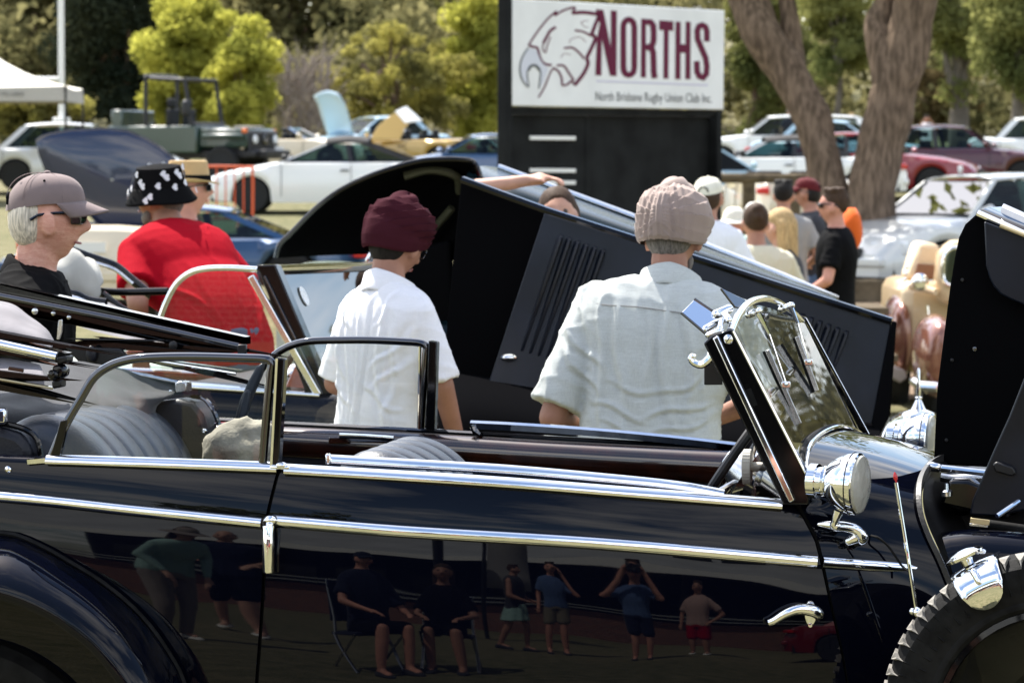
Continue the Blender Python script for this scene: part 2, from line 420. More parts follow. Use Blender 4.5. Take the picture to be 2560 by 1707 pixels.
def wheel(parent, c, R, w, axis, name='wheel', spare=False, rim='black_paint'):
    """tyre with tread blocks, rim, hub; axis points out of the visible side"""
    a = Vector(axis).normalized(); c = Vector(c)
    e = bpy.data.objects.new(name, None); COL.objects.link(e); e.parent = parent
    m = MB(); r0 = R * .66
    pf = [(r0, -w * .40), (R * .76, -w * .47), (R * .86, -w * .5), (R * .945, -w * .44), (R * .985, -w * .34), (R, -w * .1), (R, w * .1), (R * .985, w * .34), (R * .945, w * .44), (R * .93, w * .475), (R * .86, w * .5), (R * .76, w * .47), (R * .735, w * .462), (R * .725, w * .47), (R * .70, w * .465), (r0, w * .40)]
    m.lathe(pf, c, a, 72); m.build('tyre', 'rubber', e, smooth=28)
    m = MB(); m.lathe([(r0 * 1.0, w * .40), (r0 * 1.02, w * .44), (r0 * .97, w * .45), (r0 * .94, w * .30), (r0 * .86, w * .12), (r0 * .5, w * .16), (r0 * .42, w * .28), (0.001, w * .31)], c, a, 48); m.build('rim', rim, e)
    m = MB(); m.lathe([(r0 * .3, w * .26), (r0 * .3, w * .38), (r0 * .22, w * .46), (.001, w * .48)], c, a, 32); m.build('hub_cap', 'chrome', e)
    return e
wheel(carA, C(-70, 1985, .02) , .36, .17, -CL)
# ---- chrome: belt rail, side moulding, hinge, handle
def strip(pts, prof, name, parent=carA, mt='chrome', off=.0, n=6, upv=None, smooth=50):
    path = smooth_path([S(x, y, off) for x, y in pts], n)
    m = MB(); m.sweep(path, prof, up=upv or UP); return m.build(name, mt, parent, smooth=smooth)
def half_round(h, d, n=10):
    # side = dir x up points to the camera for a left-to-right path
    return [(d * math.sin(math.pi * k / n), -h * math.cos(math.pi * k / n)) for k in range(n + 1)]
strip([(-500, 1208), (0, 1241), (330, 1275), (655, 1308)], half_round(.0135, .014), 'side_moulding', rear_door)
strip([(682, 1301), (1000, 1327), (1500, 1358), (2042, 1404)], half_round(.0145, .015), 'side_moulding', front_door)
m = MB(); pth = [S(2055, 1405), S(2120, 1409)] ; b1 = C(2330, 1424, .285)
pth = [pth[0], pth[0].lerp(b1, .5) - CL * .004, b1]
m.sweep(smooth_path(pth, 5), half_round(.0135, .014)); m.build('side_moulding', 'chrome', carA, smooth=50)
flat_top = [(-.002, -.010), (.012, -.010), (.014, -.006), (.011, .001), (.005, .007), (-.003, .010), (-.013, .010), (-.016, .004), (-.016, -.006)]
strip([(117, 1147), (400, 1156), (694, 1167)], flat_top, 'belt_rail', rear_door, off=.004)
strip([(70, 1153), (117, 1149)], [(-.004, -.006), (.006, -.006), (.007, .004), (-.004, .006)], 'rail_end', rear_door, off=.004)
strip([(712, 1171), (1200, 1200), (1600, 1231), (1955, 1259)], flat_top, 'belt_rail', front_door, off=.004)
m = MB(); c = S(702, 1168, .012); m.cap(c - CF * .02, .006, c + CF * .015, .006); m.cap(c - CF * .004 + UP * .004, .0075, c + CF * .006 + UP * .004, .0075); m.build('rail_hinge', 'chrome', carA)
c = S(671, 1372, .024)
m = MB(); m.lathe([(.0, -.052), (.0115, -.051), (.0128, -.048), (.0128, .048), (.0115, .051), (0, .052)], c, UP, 24); m.build('door_hinge', 'chrome', carA)
m = MB(); c2 = S(677, 1300, .018); m.ell(c2, (.016, .012, .012)); m.cap(c2 - UP * .002, .0085, S(671, 1322, .022), .0085); m.build('door_hinge', 'chrome', carA)
# door handle: oval plate with two screws, curved lever
pl = S(2026, 1533, .002)
_n = -CL
e = bpy.data.objects.new('door_handle', None); COL.objects.link(e); e.parent = front_door
m = MB(); m.lathe([(0, -.002), (.027, -.002), (.0275, .002), (.025, .0045), (0, .005)], Vector((0, 0, 0)), (0, -1, 0), 32)
m.v = [tuple(pl + Vector((p[0] * .48, p[1], p[2] * 1.0))) for p in m.v]; m.build('plate', 'chrome', e)
for yy in (1507, 1562):
    m = MB(); m.lathe([(0, 0), (.0048, 0), (.0044, .003), (0, .0035)], S(2026, yy, .006), _n, 12); m.build('screw', 'chrome', e)
lev = smooth_path([S(2034, 1535, .014), S(2046, 1536, .036), S(2034, 1527, .047), S(2000, 1522, .05), S(1965, 1533, .05), S(1935, 1551, .046), S(1918, 1557, .044)], 5)
rr = np.interp(np.linspace(0, 1, len(lev)), [0, .12, .3, .55, .85, .97, 1], [.010, .0125, .0135, .0115, .0085, .0075, .003]).tolist()
m = MB(); m.tube(lev, rr, 14); m.build('lever', 'chrome', e)
# small dome rivet on the quarter
m = MB(); m.lathe([(.008, 0), (.0075, .004), (.004, .0075), (0, .008)], S(21, 1173, .0), _n, 16); m.build('stud', 'chrome', carA)
# ---- window frames
def bar(pts, r, name, mt, parent=carA, n=8, flat=1.0, k=5):
    m = MB(); m.tube(smooth_path(pts, k), r, n, flat=flat); return m.build(name, mt, parent, smooth=50)
nf = [(128, 1141, .03), (152, 1085, .03), (179, 1035, .03), (205, 991, .03), (234, 944, .03), (270, 917, .03), (315, 901, .03), (370, 894, .03), (475, 892, .03), (600, 895, .03), (664, 898, .03), (678, 908, .03), (676, 930, .03), (668, 1020, .03), (656, 1164, .03)]
nfp = [C(*p) for p in nf]
wf = bar(nfp, .0098, 'window_frame', 'chrome_dark', rear_door)
m = MB(); m.prism([C(690, 893, .02), C(712, 897, .02), C(696, 1166, .02), C(676, 1164, .02)], CL * .03); m.build('door_pillar', 'black_paint', rear_door, bevel=.003)
m = MB(); m.tube([C(692, 896, .018), C(678, 1164, .018)], .0035, 8); m.build('pillar_trim', 'chrome', rear_door)
m = MB(); m.prism([C(150, 1052, .02), C(170, 1048, .02), C(148, 1142, .02), C(126, 1142, .02)], CL * .016); m.build('quarter_pillar', 'black_paint', rear_door, bevel=.002)
gpoly = [C(*p[:2], .032) for p in nf[:13]] + [C(662, 1090, .032), C(654, 1163, .032), C(400, 1152, .032)]
m = MB(); m.add(gpoly, [tuple(range(len(gpoly)))]); m.build('window_pane', 'clear_glass', rear_door, smooth=0)
def vfar(px): return 1.52 - .16 * (px - 690) / 1140
ff = [(598, 1052), (612, 1010), (634, 955), (660, 915), (690, 885), (722, 866), (760, 855), (807, 851), (914, 850), (1010, 854), (1052, 858), (1066, 868), (1064, 890), (1058, 980), (1052, 1076)]
far_door = bpy.data.objects.new('far_door', None); COL.objects.link(far_door); far_door.parent = carA
ffp = [C(x, y, 1.47) for x, y in ff]
bar(ffp, .0098, 'window_frame', 'chrome_dark', far_door)
m = MB(); m.prism([C(1071, 851, 1.45), C(1093, 855, 1.45), C(1086, 1080, 1.45), C(1063, 1076, 1.45)], CL * .03); m.build('door_pillar', 'black_paint', far_door, bevel=.003)
m = MB(); m.tube([C(1050, 866, 1.44), C(1046, 1072, 1.44)], .0035, 8); m.build('pillar_trim', 'chrome', far_door)
gp = [C(x, y, 1.475) for x, y in ff[:14]] + [C(1050, 1076, 1.475), C(820, 1066, 1.475)]
m = MB(); m.add(gp, [tuple(range(len(gp)))]); m.build('window_pane', 'clear_glass', far_door, smooth=0)
# near retracted window rail standing above the front door
rail = [(803, 1152), (1000, 1163), (1250, 1178), (1500, 1200), (1680, 1219), (1800, 1240)]
m = MB(); m.sweep(smooth_path([S(x, y) + CL * .055 for x, y in rail], 6), [(-.007, -.011), (.008, -.011), (.010, -.006), (.007, .002), (.002, .009), (-.006, .010), (-.009, .004), (-.009, -.006)]); m.build('window_rail', 'chrome', front_door, smooth=50)
m = MB(); m.box(S(806, 1152) + CL * .05, (.012, .024, .026)); m.build('rail_stop', 'chrome', front_door, bevel=.004)
# far door: belt rail, raised rail, walnut capping, dark trim panel and outer skin
fb = [(420, 1046), (560, 1052), (700, 1060), (1096, 1080), (1400, 1098), (1850, 1122)]
fbp = [C(x, y, vfar(x)) for x, y in fb]
m = MB(); m.sweep(smooth_path(fbp, 5), [(-.012, -.006), (.012, -.006), (.013, .003), (.006, .008), (-.006, .008), (-.013, .003)]); m.build('belt_rail', 'chrome_dark', far_door)
fr = [(1178, 1060), (1300, 1066), (1500, 1080), (1700, 1099), (1845, 1116)]
m = MB(); m.sweep(smooth_path([C(x, y, vfar(x) - .01) for x, y in fr], 5), [(-.008, -.011), (.008, -.011), (.009, .004), (.004, .010), (-.006, .010), (-.009, .004)]); m.build('window_rail', 'chrome', far_door)
m = MB(); m.tube([C(1180, 1062, 1.43), C(1186, 1076, 1.43), C(1200, 1086, 1.43)], .008, 8); m.build('rail_stop', 'chrome_dark', far_door)
wood = []
for t, dv in ((0, .0), (.12, -.03), (.3, -.045), (.55, -.05), (.8, -.045), (1.0, -.03)):
    wood.append(smooth_path([C(x, y + 3 + t * hh, vfar(x) - .01 + dv) for (x, y), hh in zip(fb, (70, 72, 76, 82, 84, 86))], 4))
m = MB(); m.grid(wood); m.build('walnut_capping', 'walnut', far_door, smooth=60)
m = MB(); m.grid([[C(x, y + hh, vfar(x) - .03) for (x, y), hh in zip(fb, (70, 72, 76, 82, 84, 86))], [C(x, y + hh + 330, vfar(x) - .02) for (x, y), hh in zip(fb, (70, 72, 76, 82, 84, 86))]]); m.build('door_trim', 'leather_dark', far_door)
m = MB(); m.grid([[p + CL * .02 for p in fbp], [p + CL * .05 - UP * .08 for p in fbp], [p + CL * .05 - UP * .7 for p in fbp]]); m.build('outer_skin', 'navy_paint', far_door)
m = MB(); m.sweep([C(850, 1088, 1.42), C(920, 1091, 1.42), C(985, 1096, 1.42)], [(-.004, -.007), (.006, -.007), (.008, 0), (.006, .007), (-.004, .007)]); m.build('pull_handle', 'chrome', far_door)
m = MB(); m.box(C(846, 1100, 1.43), (.05, .02, .018)); m.build('handle_block', 'walnut', far_door, bevel=.003)
# ---- cabin floor, bulkhead
fl = [C(-400, 1150, .05), C(1950, 1250, .25), C(2150, 1150, 1.25), C(300, 1040, 1.45)]
m = MB(); m.prism([Vector((p.x, p.y, .42)) for p in fl], (0, 0, -.06)); m.build('cabin_floor', 'black_matte', carA)
m = MB(); m.hexa([C(1995, 1290, .2) - UP * .45, C(1975, 1290, .2) - UP * .45, C(2150, 1170, 1.28) - UP * .45, C(2170, 1170, 1.28) - UP * .45, C(1995, 1290, .2) - UP * .0, C(1975, 1290, .2), C(2150, 1170, 1.28), C(2170, 1170, 1.28)]); m.build('bulkhead', 'leather_dark', carA)
m = MB(); dsh = [C(1960, 1250, .22), C(1955, 1190, .3), C(1985, 1130, .5), C(2040, 1100, .8), C(2090, 1105, 1.0), C(2140, 1140, 1.22)]
m.grid([[p - CF * .06 - UP * .005 for p in dsh], [p - CF * .08 - UP * .10 for p in dsh], [p - CF * .05 - UP * .35 for p in dsh]]); m.build('dashboard', 'walnut', carA)
# ---- seats: slices across the car, pleated
def seat(name, prof, v0, v1, org, nple, parent, shift=0.0, depth=.026):
    """prof: (forward, up) from rear-bottom over the top to front-bottom; org(v) gives the slice origin"""
    pp = smooth_path([Vector((a, b, 0)) for a, b in prof], 5); N = nple * 10; rings = []
    ctr = Vector((sum(p.x for p in pp) / len(pp), sum(p.y for p in pp) / len(pp) - .05, 0))
    for i in range(N + 1):
        t = i / N; v = v0 + (v1 - v0) * t; o = org(v)
        ple = abs(math.sin(math.pi * nple * t)) ** .45
        end = min(1, min(t, 1 - t) / .10); end = math.sqrt(max(0, 1 - (1 - end) ** 2))
        sc = (1 - depth * 6 * (1 - ple) * .35) * (.80 + .20 * end)
        rings.append([o + CF * (ctr.x + (q.x - ctr.x) * sc) + UP * (ctr.y + (q.y - ctr.y) * sc - depth * .5 * (1 - ple)) for q in pp])
    m = MB(); m.loft(rings, cap=True, closed=False); m.add(rings[0], [tuple(range(len(pp)))]); m.add(rings[-1], [tuple(range(len(pp)))])
    return m.build(name, 'leather_grey', parent, smooth=60)
o0, o1 = C(150, 1038, .22), C(350, 1003, 1.33)
seat('rear_seat', [(-.16, -.45), (-.17, -.2), (-.145, -.06), (-.09, -.008), (-.02, 0), (.05, -.022), (.105, -.07), (.145, -.135), (.17, -.22), (.20, -.45)], .16, 1.36, lambda v: o0.lerp(o1, (v - .22) / 1.11), 7, carA)
s0, s1 = C(985, 1120, .48), C(1080, 1086, 1.0)
seat('front_seat', [(-.15, -.5), (-.155, -.2), (-.135, -.07), (-.08, -.012), (-.02, 0), (.045, -.02), (.10, -.065), (.13, -.13), (.15, -.22), (.17, -.5)], .36, .98, lambda v: s0.lerp(s1, (v - .48) / .52), 5, carA, depth=.024)
# dark side cushions and quarter trims round the rear seat
m = MB(); q = [C(384, 1010, 1.40), C(420, 998, 1.40), C(470, 992, 1.40), C(510, 1000, 1.40), C(535, 1030, 1.40), C(548, 1075, 1.40), C(552, 1160, 1.40), C(400, 1160, 1.40)]
m.prism(q, -CL * .10); qt = m.build('quarter_trim', 'leather_dark', carA, bevel=.012)
m = MB(); m.tube(smooth_path([C(480, 990, 1.36), C(512, 998, 1.33), C(533, 1025, 1.3), C(548, 1062, 1.3)], 5), .006, 8); m.build('trim_bead', 'chrome_dark', qt)
m = MB(); m.lathe([(.007, 0), (.006, .004), (.003, .005), (0, .003)], C(511, 1077, 1.295), -CL, 14); m.build('screw', 'chrome', qt)
m = MB(); q = [C(-60, 1040, .10), C(0, 1068, .10), C(45, 1082, .10), C(75, 1110, .10), C(82, 1160, .10), C(-60, 1160, .10)]
m.prism(q, CL * .12); m.build('quarter_trim', 'leather_dark', carA, bevel=.02)
m = MB(); m.tube(smooth_path([C(0, 1056, .12), C(60, 1072, .12), C(92, 1098, .12), C(104, 1150, .12)], 5), .007, 8); m.build('trim_bead', 'black_paint', carA)
m = MB(); m.box(C(3, 1040, .1), (.025, .03, .035)); m.build('latch', 'chrome', carA, bevel=.006)
# ---- steering wheel
wc = C(1838, 1163, .52); wa = (CF * .83 - UP * .55).normalized(); wb = CL.cross(wa).normalized()
e = bpy.data.objects.new('steering_wheel', None); COL.objects.link(e); e.parent = carA
m = MB(); m.tube([wc + (CL * math.cos(a) + wb * math.sin(a)) * .20 for a in np.linspace(0, 2 * math.pi, 49)[:-1]], .0115, 10, closed=True); m.build('rim', 'black_satin', e)
for a in (.5, 2.6, 4.2, 5.6):
    d = CL * math.cos(a) + wb * math.sin(a); m = MB(); m.tube([wc + wa * .03 + d * .02, wc + wa * .01 + d * .1, wc + d * .195], .006, 8); m.build('spoke', 'steel', e)
m = MB(); m.lathe([(0, -.03), (.022, -.028), (.03, -.015), (.045, .01), (.055, .03), (.035, .045), (.03, .1), (.03, .5)], wc, wa, 28); m.build('hub', 'steel', e)
kc = C(1868, 1166, .44)
m = MB(); pf = [(0, -.008), (.0, -.008)]
rg = []
for h in (-.009, .009):
    rg.append([kc + CF * h + (CL * math.cos(a) * .026 + UP * math.sin(a) * .038) * (1.0 + .035 * (k % 2)) for k, a in enumerate(np.linspace(0, 2 * math.pi, 57)[:-1])])
m.loft(rg); m.cap(kc + CF * .008, .011, kc + CF * .036, .010); m.build('control_knob', 'cream_plastic', e, smooth=30)
# ---- windscreen
bot = smooth_path([C(2010, 1215, .19), C(2003, 1155, .28), C(2016, 1108, .42), C(2049, 1079, .62), C(2090, 1066, .80), C(2130, 1076, 1.0), C(2172, 1113, 1.22)], 5)
top = smooth_path([C(1826, 830, .19), C(1846, 787, .30), C(1875, 756, .45), C(1912, 746, .62), C(1949, 757, .82), C(1985, 782, 1.02), C(2006, 804, 1.2)], 5)
ws = bpy.data.objects.new('windscreen', None); COL.objects.link(ws); ws.parent = carA
_p0 = (bot[0] + top[0] + bot[-1] + top[-1]) / 4; _pn = ((top[0] + top[-1]) - (bot[0] + bot[-1])).cross((bot[-1] + top[-1]) - (bot[0] + top[0])).normalized()
def flatten(p): return p - _pn * ((p - _p0).dot(_pn)) * .96
m = MB(); m.grid([[flatten(a.lerp(b, t / 8)) for a, b in zip(bot, top)] for t in range(9)]); m.build('pane', 'screen_glass', ws, smooth=60)
nrm = (CF * .93 + UP * .37).normalized()
m = MB(); m.tube(top, np.linspace(.0095, .006, len(top)).tolist(), 12); m.build('top_frame', 'chrome', ws)
m = MB(); m.tube(bot, .007, 8); m.build('base_seal', 'rubber', ws)
m = MB(); m.tube([p + nrm * .012 - UP * .004 for p in bot], .0045, 8); m.build('base_trim', 'chrome', ws)
m = MB(); m.prism([C(1758, 858, .17), C(1780, 838, .17), C(1829, 822, .17), C(2026, 1206, .15), C(2022, 1262, .145), C(1958, 1262, .15)], CL * .05); np_ = m.build('pillar', 'black_paint', ws, bevel=.004)
def flatbar(a, b, w, th, name, mt, par, nrm_=None, bevel=.001):
    a, b = Vector(a), Vector(b); d = (b - a).normalized(); n_ = (nrm_ or -CL); s = d.cross(n_).normalized() * (w / 2)
    m = MB(); m.prism([a - s, a + s, b + s, b - s], n_.normalized() * th); return m.build(name, mt, par, bevel=bevel)
flatbar(C(1789, 842, .168), C(1981, 1253, .146), .014, .008, 'pillar_trim', 'chrome', np_, bevel=.003)
flatbar(C(1868, 975, .166), C(1985, 1210, .152), .020, .002, 'pillar_groove', 'rubber', np_)
flatbar(C(1870, 972, .164), C(1888, 1015, .162), .014, .003, 'striker', 'rubber', np_, bevel=.002)
m = MB(); m.tube([C(1833, 828, .165), C(2026, 1206, .148)], .0028, 8); m.build('pillar_edge', 'chrome', np_)
m = MB(); m.lathe([(.0105, 0), (.0105, .002), (.008, .0045), (0, .006)], C(1821, 848, .168), -CL, 20); sc_ = m.build('screw', 'chrome', np_)
flatbar(C(1815, 856, .1605), C(1827, 840, .1605), .0018, .001, 'slot', 'rubber', np_, bevel=0)
m = MB(); m.prism([C(1999, 790, 1.24), C(2012, 794, 1.24), C(2186, 1116, 1.26), C(2170, 1122, 1.26)], CL * .04); fp = m.build('pillar', 'black_paint', ws, bevel=.003)
m = MB(); m.tube([C(2013, 796, 1.235), C(2186, 1114, 1.25)], .0035, 8); m.build('pillar_edge', 'chrome', fp)
# wipers outside the pane
def wiper(piv, elbow, joint, b0, b1, v):
    e = bpy.data.objects.new('wiper', None); COL.objects.link(e); e.parent = ws
    P = [C(*piv, v), C(*elbow, v), C(*joint, v)]; o = nrm * .018
    m = MB(); m.tube([P[0] + o, P[1] + o], [.0075, .003], 8); m.cap(P[0] - nrm * .004, .008, P[0] + nrm * .022, .008); m.cap(P[0] - CL * .035 + o * .5, .005, P[0] + o * .5, .006); m.build('arm', 'chrome', e)
    m = MB(); m.tube([P[1] + o, P[2] + o * .8], .0022, 6); m.build('arm_rod', 'chrome', e)
    m = MB(); m.box(P[2] + o * .7, (.02, .03, .014)); m.cap(P[2] + o - CL * .028, .004, P[2] + o + CL * .02, .004); m.build('clip', 'chrome', e, bevel=.002)
    B0, B1 = C(*b0, v), C(*b1, v); d = (B1 - B0).normalized(); s = d.cross(nrm).normalized() * .0075
    s = s * .35
    m = MB(); m.prism([B0 - s + nrm * .007, B0 + s + nrm * .007, B1 + s + nrm * .007, B1 - s + nrm * .007], nrm * .011); m.build('blade', 'steel', e, bevel=.0012)
    m = MB(); m.prism([B0 - s * .3 + nrm * .001, B0 + s * .3 + nrm * .001, B1 + s * .3 + nrm * .001, B1 - s * .3 + nrm * .001], nrm * .006); m.build('blade_rubber', 'rubber', e)
wiper((1875, 786), (1905, 843), (1951, 966), (1905, 880), (1986, 1064), .46)
wiper((1957, 772), (1977, 815), (2008, 910), (1980, 846), (2030, 982), .84)
# mirror heads, brackets and hood hook at the pillar top
mh = bpy.data.objects.new('mirror', None); COL.objects.link(mh); mh.parent = ws
def slab(px4, v, dv, name, mt, par, th=.006):
    P = [C(x, y, v + k) for (x, y), k in zip(px4, dv)]; n_ = (P[1] - P[0]).cross(P[2] - P[0]).normalized()
    if n_.dot(CL) > 0: n_ = -n_
    m = MB(); m.prism([p - n_ * th for p in P], n_ * th); return m.build(name, mt, par, bevel=.0015)
slab([(1704, 781), (1736, 748), (1818, 802), (1766, 834)], .24, (0, .06, .06, 0), 'mirror_glass', 'mirror', mh)
for a_, b_ in ((C(1703, 782, .235), C(1766, 835, .235)), (C(1736, 747, .30), C(1818, 802, .30))):
    m = MB(); m.tube([a_, b_], .003, 8); m.build('mirror_rim', 'chrome_dark', mh)
slab([(1804, 720), (1862, 748), (1872, 772), (1840, 768)], .40, (0, .08, .08, 0), 'mirror_back', 'chrome_dark', mh)
m = MB(); m.cap(C(1790, 786, .26), .0105, C(1822, 772, .30), .0105); m.cap(C(1812, 786, .24), .008, C(1822, 800, .22), .008); m.cap(C(1800, 822, .2), .007, C(1804, 800, .22), .006); m.cap(C(1772, 838, .2), .008, C(1800, 828, .2), .009); m.build('bracket', 'chrome', mh)
hk = smooth_path([C(1782, 878, .2), C(1776, 895, .2), C(1756, 911, .2), C(1738, 908, .2), C(1728, 898, .2), C(1731, 890, .2), C(1739, 892, .2)], 6)
m = MB(); m.tube(hk, np.linspace(.011, .0055, len(hk)).tolist(), 10); m.build('hood_catch', 'chrome', ws)
m = MB(); m.prism([C(1760, 905, .26), C(1800, 905, .26), C(1806, 962, .26), C(1760, 962, .26)], CL * .006); m.build('permit_holder', 'black_satin', ws, bevel=.002)
# ---- spot lamps
def spot(c, ax, R, par, back):
    e = bpy.data.objects.new('spot_lamp', None); COL.objects.link(e); e.parent = par
    ax = Vector(ax).normalized()
    m = MB(); m.lathe([(0, -R * 1.30), (R * .5, -R * 1.29), (R * .56, -R * 1.24), (R * .56, -R * .98), (R * .47, -R * .96), (R * .47, -R * .80), (R * .52, -R * .76), (R * .50, -R * .68), (R * .66, -R * .55), (R * .83, -R * .30), (R * .955, 0), (R * 1.0, R * .18), (R * 1.0, R * .38), (R * .95, R * .42), (R * .93, R * .40)], c, ax, 48)
    m.build('lamp_bowl', 'chrome', e, smooth=40)
    m = MB(); m.tube([c + ax * R * .2 + (ax.orthogonal().normalized() * math.cos(a) + ax.cross(ax.orthogonal().normalized()) * math.sin(a)) * R * 1.0 for a in np.linspace(0, 2 * math.pi, 49)[:-1]], R * .025, 6, closed=True); m.build('rim_bead', 'chrome_dark', e)
    m = MB(); m.lathe([(R * .94, R * .40), (R * .9, R * .50), (R * .7, R * .58), (R * .4, R * .63), (0, R * .65)], c, ax, 40); m.build('lens', 'lens_glass', e)
    m = MB(); m.lathe([(R * .92, R * .39), (R * .7, R * .1), (R * .3, -R * .2), (0, -R * .3)], c, ax, 32); m.build('reflector', 'steel', e)
    return e
sl = spot(C(2118, 1208, .12), CF * .98 - CL * .20 - UP * .04, .0665, carA, 0)
bk = smooth_path([C(2096, 1278, .13), C(2088, 1300, .13), C(2086, 1314, .14), C(2110, 1316, .15), C(2140, 1324, .16), C(2156, 1344, .17), C(2140, 1358, .19)], 5)
m = MB(); m.tube(bk, np.interp(np.linspace(0, 1, len(bk)), [0, .2, .35, .6, .85, 1], [.012, .007, .012, .011, .014, .008]).tolist(), 12); m.cap(C(2090, 1314, .14), .012, C(2048, 1310, .15), .005); m.cap(C(2150, 1338, .17), .014, C(2122, 1352, .17), .010); m.build('lamp_bracket', 'chrome', sl)
sl2 = spot(C(2300, 1096, 1.30), CF * .98 - CL * .12 - UP * .02, .062, carA, 0)
m = MB(); m.cap(C(2285, 1145, 1.3), .012, C(2262, 1170, 1.25), .014); m.build('lamp_bracket', 'chrome', sl2)
# ---- wing marker wand with red tip
mk = bpy.data.objects.new('marker_wand', None); COL.objects.link(mk); mk.parent = carA
w0, w1 = C(2303, 1600, .08), C(2240, 1206, .08)
m = MB(); m.tube([w0, w0.lerp(w1, .25), w0.lerp(w1, .7), w1], [.0045, .0045, .0042, .004], 10); m.build('rod', 'chrome', mk)
m = MB(); m.lathe([(.0018, -.006), (.002, 0), (.0042, .003), (.0046, .009), (.003, .015), (.0006, .019)], w1 + UP * .004, (w1 - w0), 14); m.build('tip', 'red_lens', mk)
m = MB(); m.ell(C(2294, 1530, .07), .0115); m.cap(C(2281, 1528, .075), .008, C(2300, 1532, .075), .0095); m.build('clamp', 'chrome', mk)
cbl = smooth_path([C(2177, 1338, .22), C(2196, 1344, .2), C(2220, 1364, .2), C(2240, 1392, .2), C(2256, 1415, .2), C(2278, 1430, .18)], 4)
m = MB(); m.tube(cbl, .0026, 6); m.build('lamp_cable', 'rubber', carA)
# ---- front of the near car: open bonnet, engine bay, wing, spare wheel
bn = bpy.data.objects.new('bonnet', None); COL.objects.link(bn); bn.parent = carA
def panel(pts, vv, th, name, mt, par, bevel=.004):
    P = [C(x, y, (vv[k] if isinstance(vv, (list, tuple)) else vv)) for k, (x, y) in enumerate(pts)]
    m = MB(); m.prism(P, CL * th); return m.build(name, mt, par, bevel=bevel, smooth=40)
panel([(2334, 1160), (2343, 970), (2360, 835), (2376, 711), (2386, 650), (2397, 594), (2413, 561), (2442, 535), (2560, 590), (2980, 770), (2960, 1210), (2480, 1168)], .78, .02, 'lid_underside', 'black_matte', bn)
m = MB(); m.lathe([(.006, 0), (.005, .003), (0, .004)], C(2437, 872, .778), -CL, 10); m.build('screw', 'chrome_dark', bn)
for x_, y_ in ((2352, 1100), (2366, 900), (2392, 700)):
    m = MB(); m.lathe([(.005, 0), (.004, .002), (0, .003)], C(x_ + 14, y_, .778), -CL, 8); m.build('rivet', 'black_satin', bn)
m = MB(); hp = [(2443, 533), (2560, 586), (2980, 776)]
m.tube([C(x, y, .765) for x, y in hp], .009, 10); m.build('hinge_rail', 'chrome', bn)
tp = [(2442, 530), (2470, 520), (2505, 518)]
P0 = [C(x, y, v) for (x, y), v in zip(tp, (.79, .87, .95))]; P1 = [p + (C(2980, 770, .8) - C(2442, 530, .8)) for p in P0]
m = MB(); m.grid([P0, P1]); m.build('lid_top', 'navy_paint', bn, solid=.003)
m = MB(); m.tube([P0[2], P1[2]], .010, 10); m.build('hinge_rail', 'chrome', bn)
panel([(2460, 553), (2560, 592), (2980, 765), (2990, 940), (2560, 762), (2530, 750), (2501, 735), (2484, 716), (2474, 696), (2465, 664)], .745, .012, 'inner_flap', 'slate_paint', bn)
m = MB(); m.tube([C(2500, 564, .74), C(2980, 756, .74)], .005, 8); m.build('flap_hinge', 'gold_strip', bn)
panel([(2560, 946), (2700, 640), (2990, 760), (2960, 1240), (2560, 1275), (2496, 1290), (2424, 1286), (2431, 1250), (2480, 1135), (2523, 1040)], .42, .012, 'side_flap', 'slate_paint', bn)
m = MB(); m.prism([C(2482, 1160, .415), C(2492, 1152, .415), C(2534, 1166, .415), (C(2542, 1182, .415)), C(2532, 1190, .415), C(2488, 1178, .415)], -CL * .012); m.build('catch', 'black_satin', bn, bevel=.004)
m = MB(); m.tube([C(2492, 1289, .38), C(2640, 1190, .5)], .006, 10); m.build('stay_rod', 'chrome', bn)
flatbar(C(2426, 1300, .36), C(2474, 1306, .36), .012, .006, 'sill_clip', 'gold_strip', bn)
flatbar(C(2424, 1310, .37), C(2470, 1315, .37), .006, .006, 'sill_clip', 'steel', bn)
# nose of the car beyond the frame: radiator, headlamps, bumper, front wheel
def U(u, v, z): return CO + CF * u + CL * v + UP * (z - CO.z)
rg = []
for du, dz in ((0, .45), (0, .98), (.03, 1.06), (.09, 1.08), (.14, 1.05), (.15, .98), (.15, .45)):
    rg.append([U(2.55 + du, .45 + .75 * t, dz - .08 * abs(2 * t - 1) ** 4) for t in np.linspace(0, 1, 11)])
m = MB(); m.grid(rg); m.build('radiator_shell', 'chrome', carA, smooth=60)
for k in range(12):
    m = MB(); m.tube([U(2.705, .50 + k * .059, .47), U(2.705, .50 + k * .059, .96)], .008, 6); m.build('radiator_bar', 'chrome', carA)
for v_ in (.22, 1.42):
    m = MB(); m.lathe([(0, -.2), (.06, -.18), (.11, -.1), (.125, 0), (.12, .02), (.10, .035), (0, .05)], U(2.62, v_, .86), CF, 28); m.build('headlamp', 'chrome', carA)
m = MB(); m.sweep([U(2.95, -.05, .45), U(3.0, .8, .45), U(2.95, 1.65, .45)], half_round(.05, .03)); m.build('front_bumper', 'chrome', carA)
for v_ in (.02, 1.6): wheel(carA, U(2.35, v_, .36), .36, .17, -CL if v_ < 1 else CL)
wr_ = []
for k, a in enumerate(np.linspace(-.5, math.pi * .92, 15)):
    wr_.append([U(2.35 + .47 * math.cos(a), -.10 + .30 * t, .36 + .47 * math.sin(a) - .10 * (2 * t - 1) ** 2 * max(0, math.sin(a))) for t in np.linspace(0, 1, 9)])
m = MB(); m.grid(wr_); m.build('front_wing', 'navy_paint', carA, smooth=70, solid=.004)
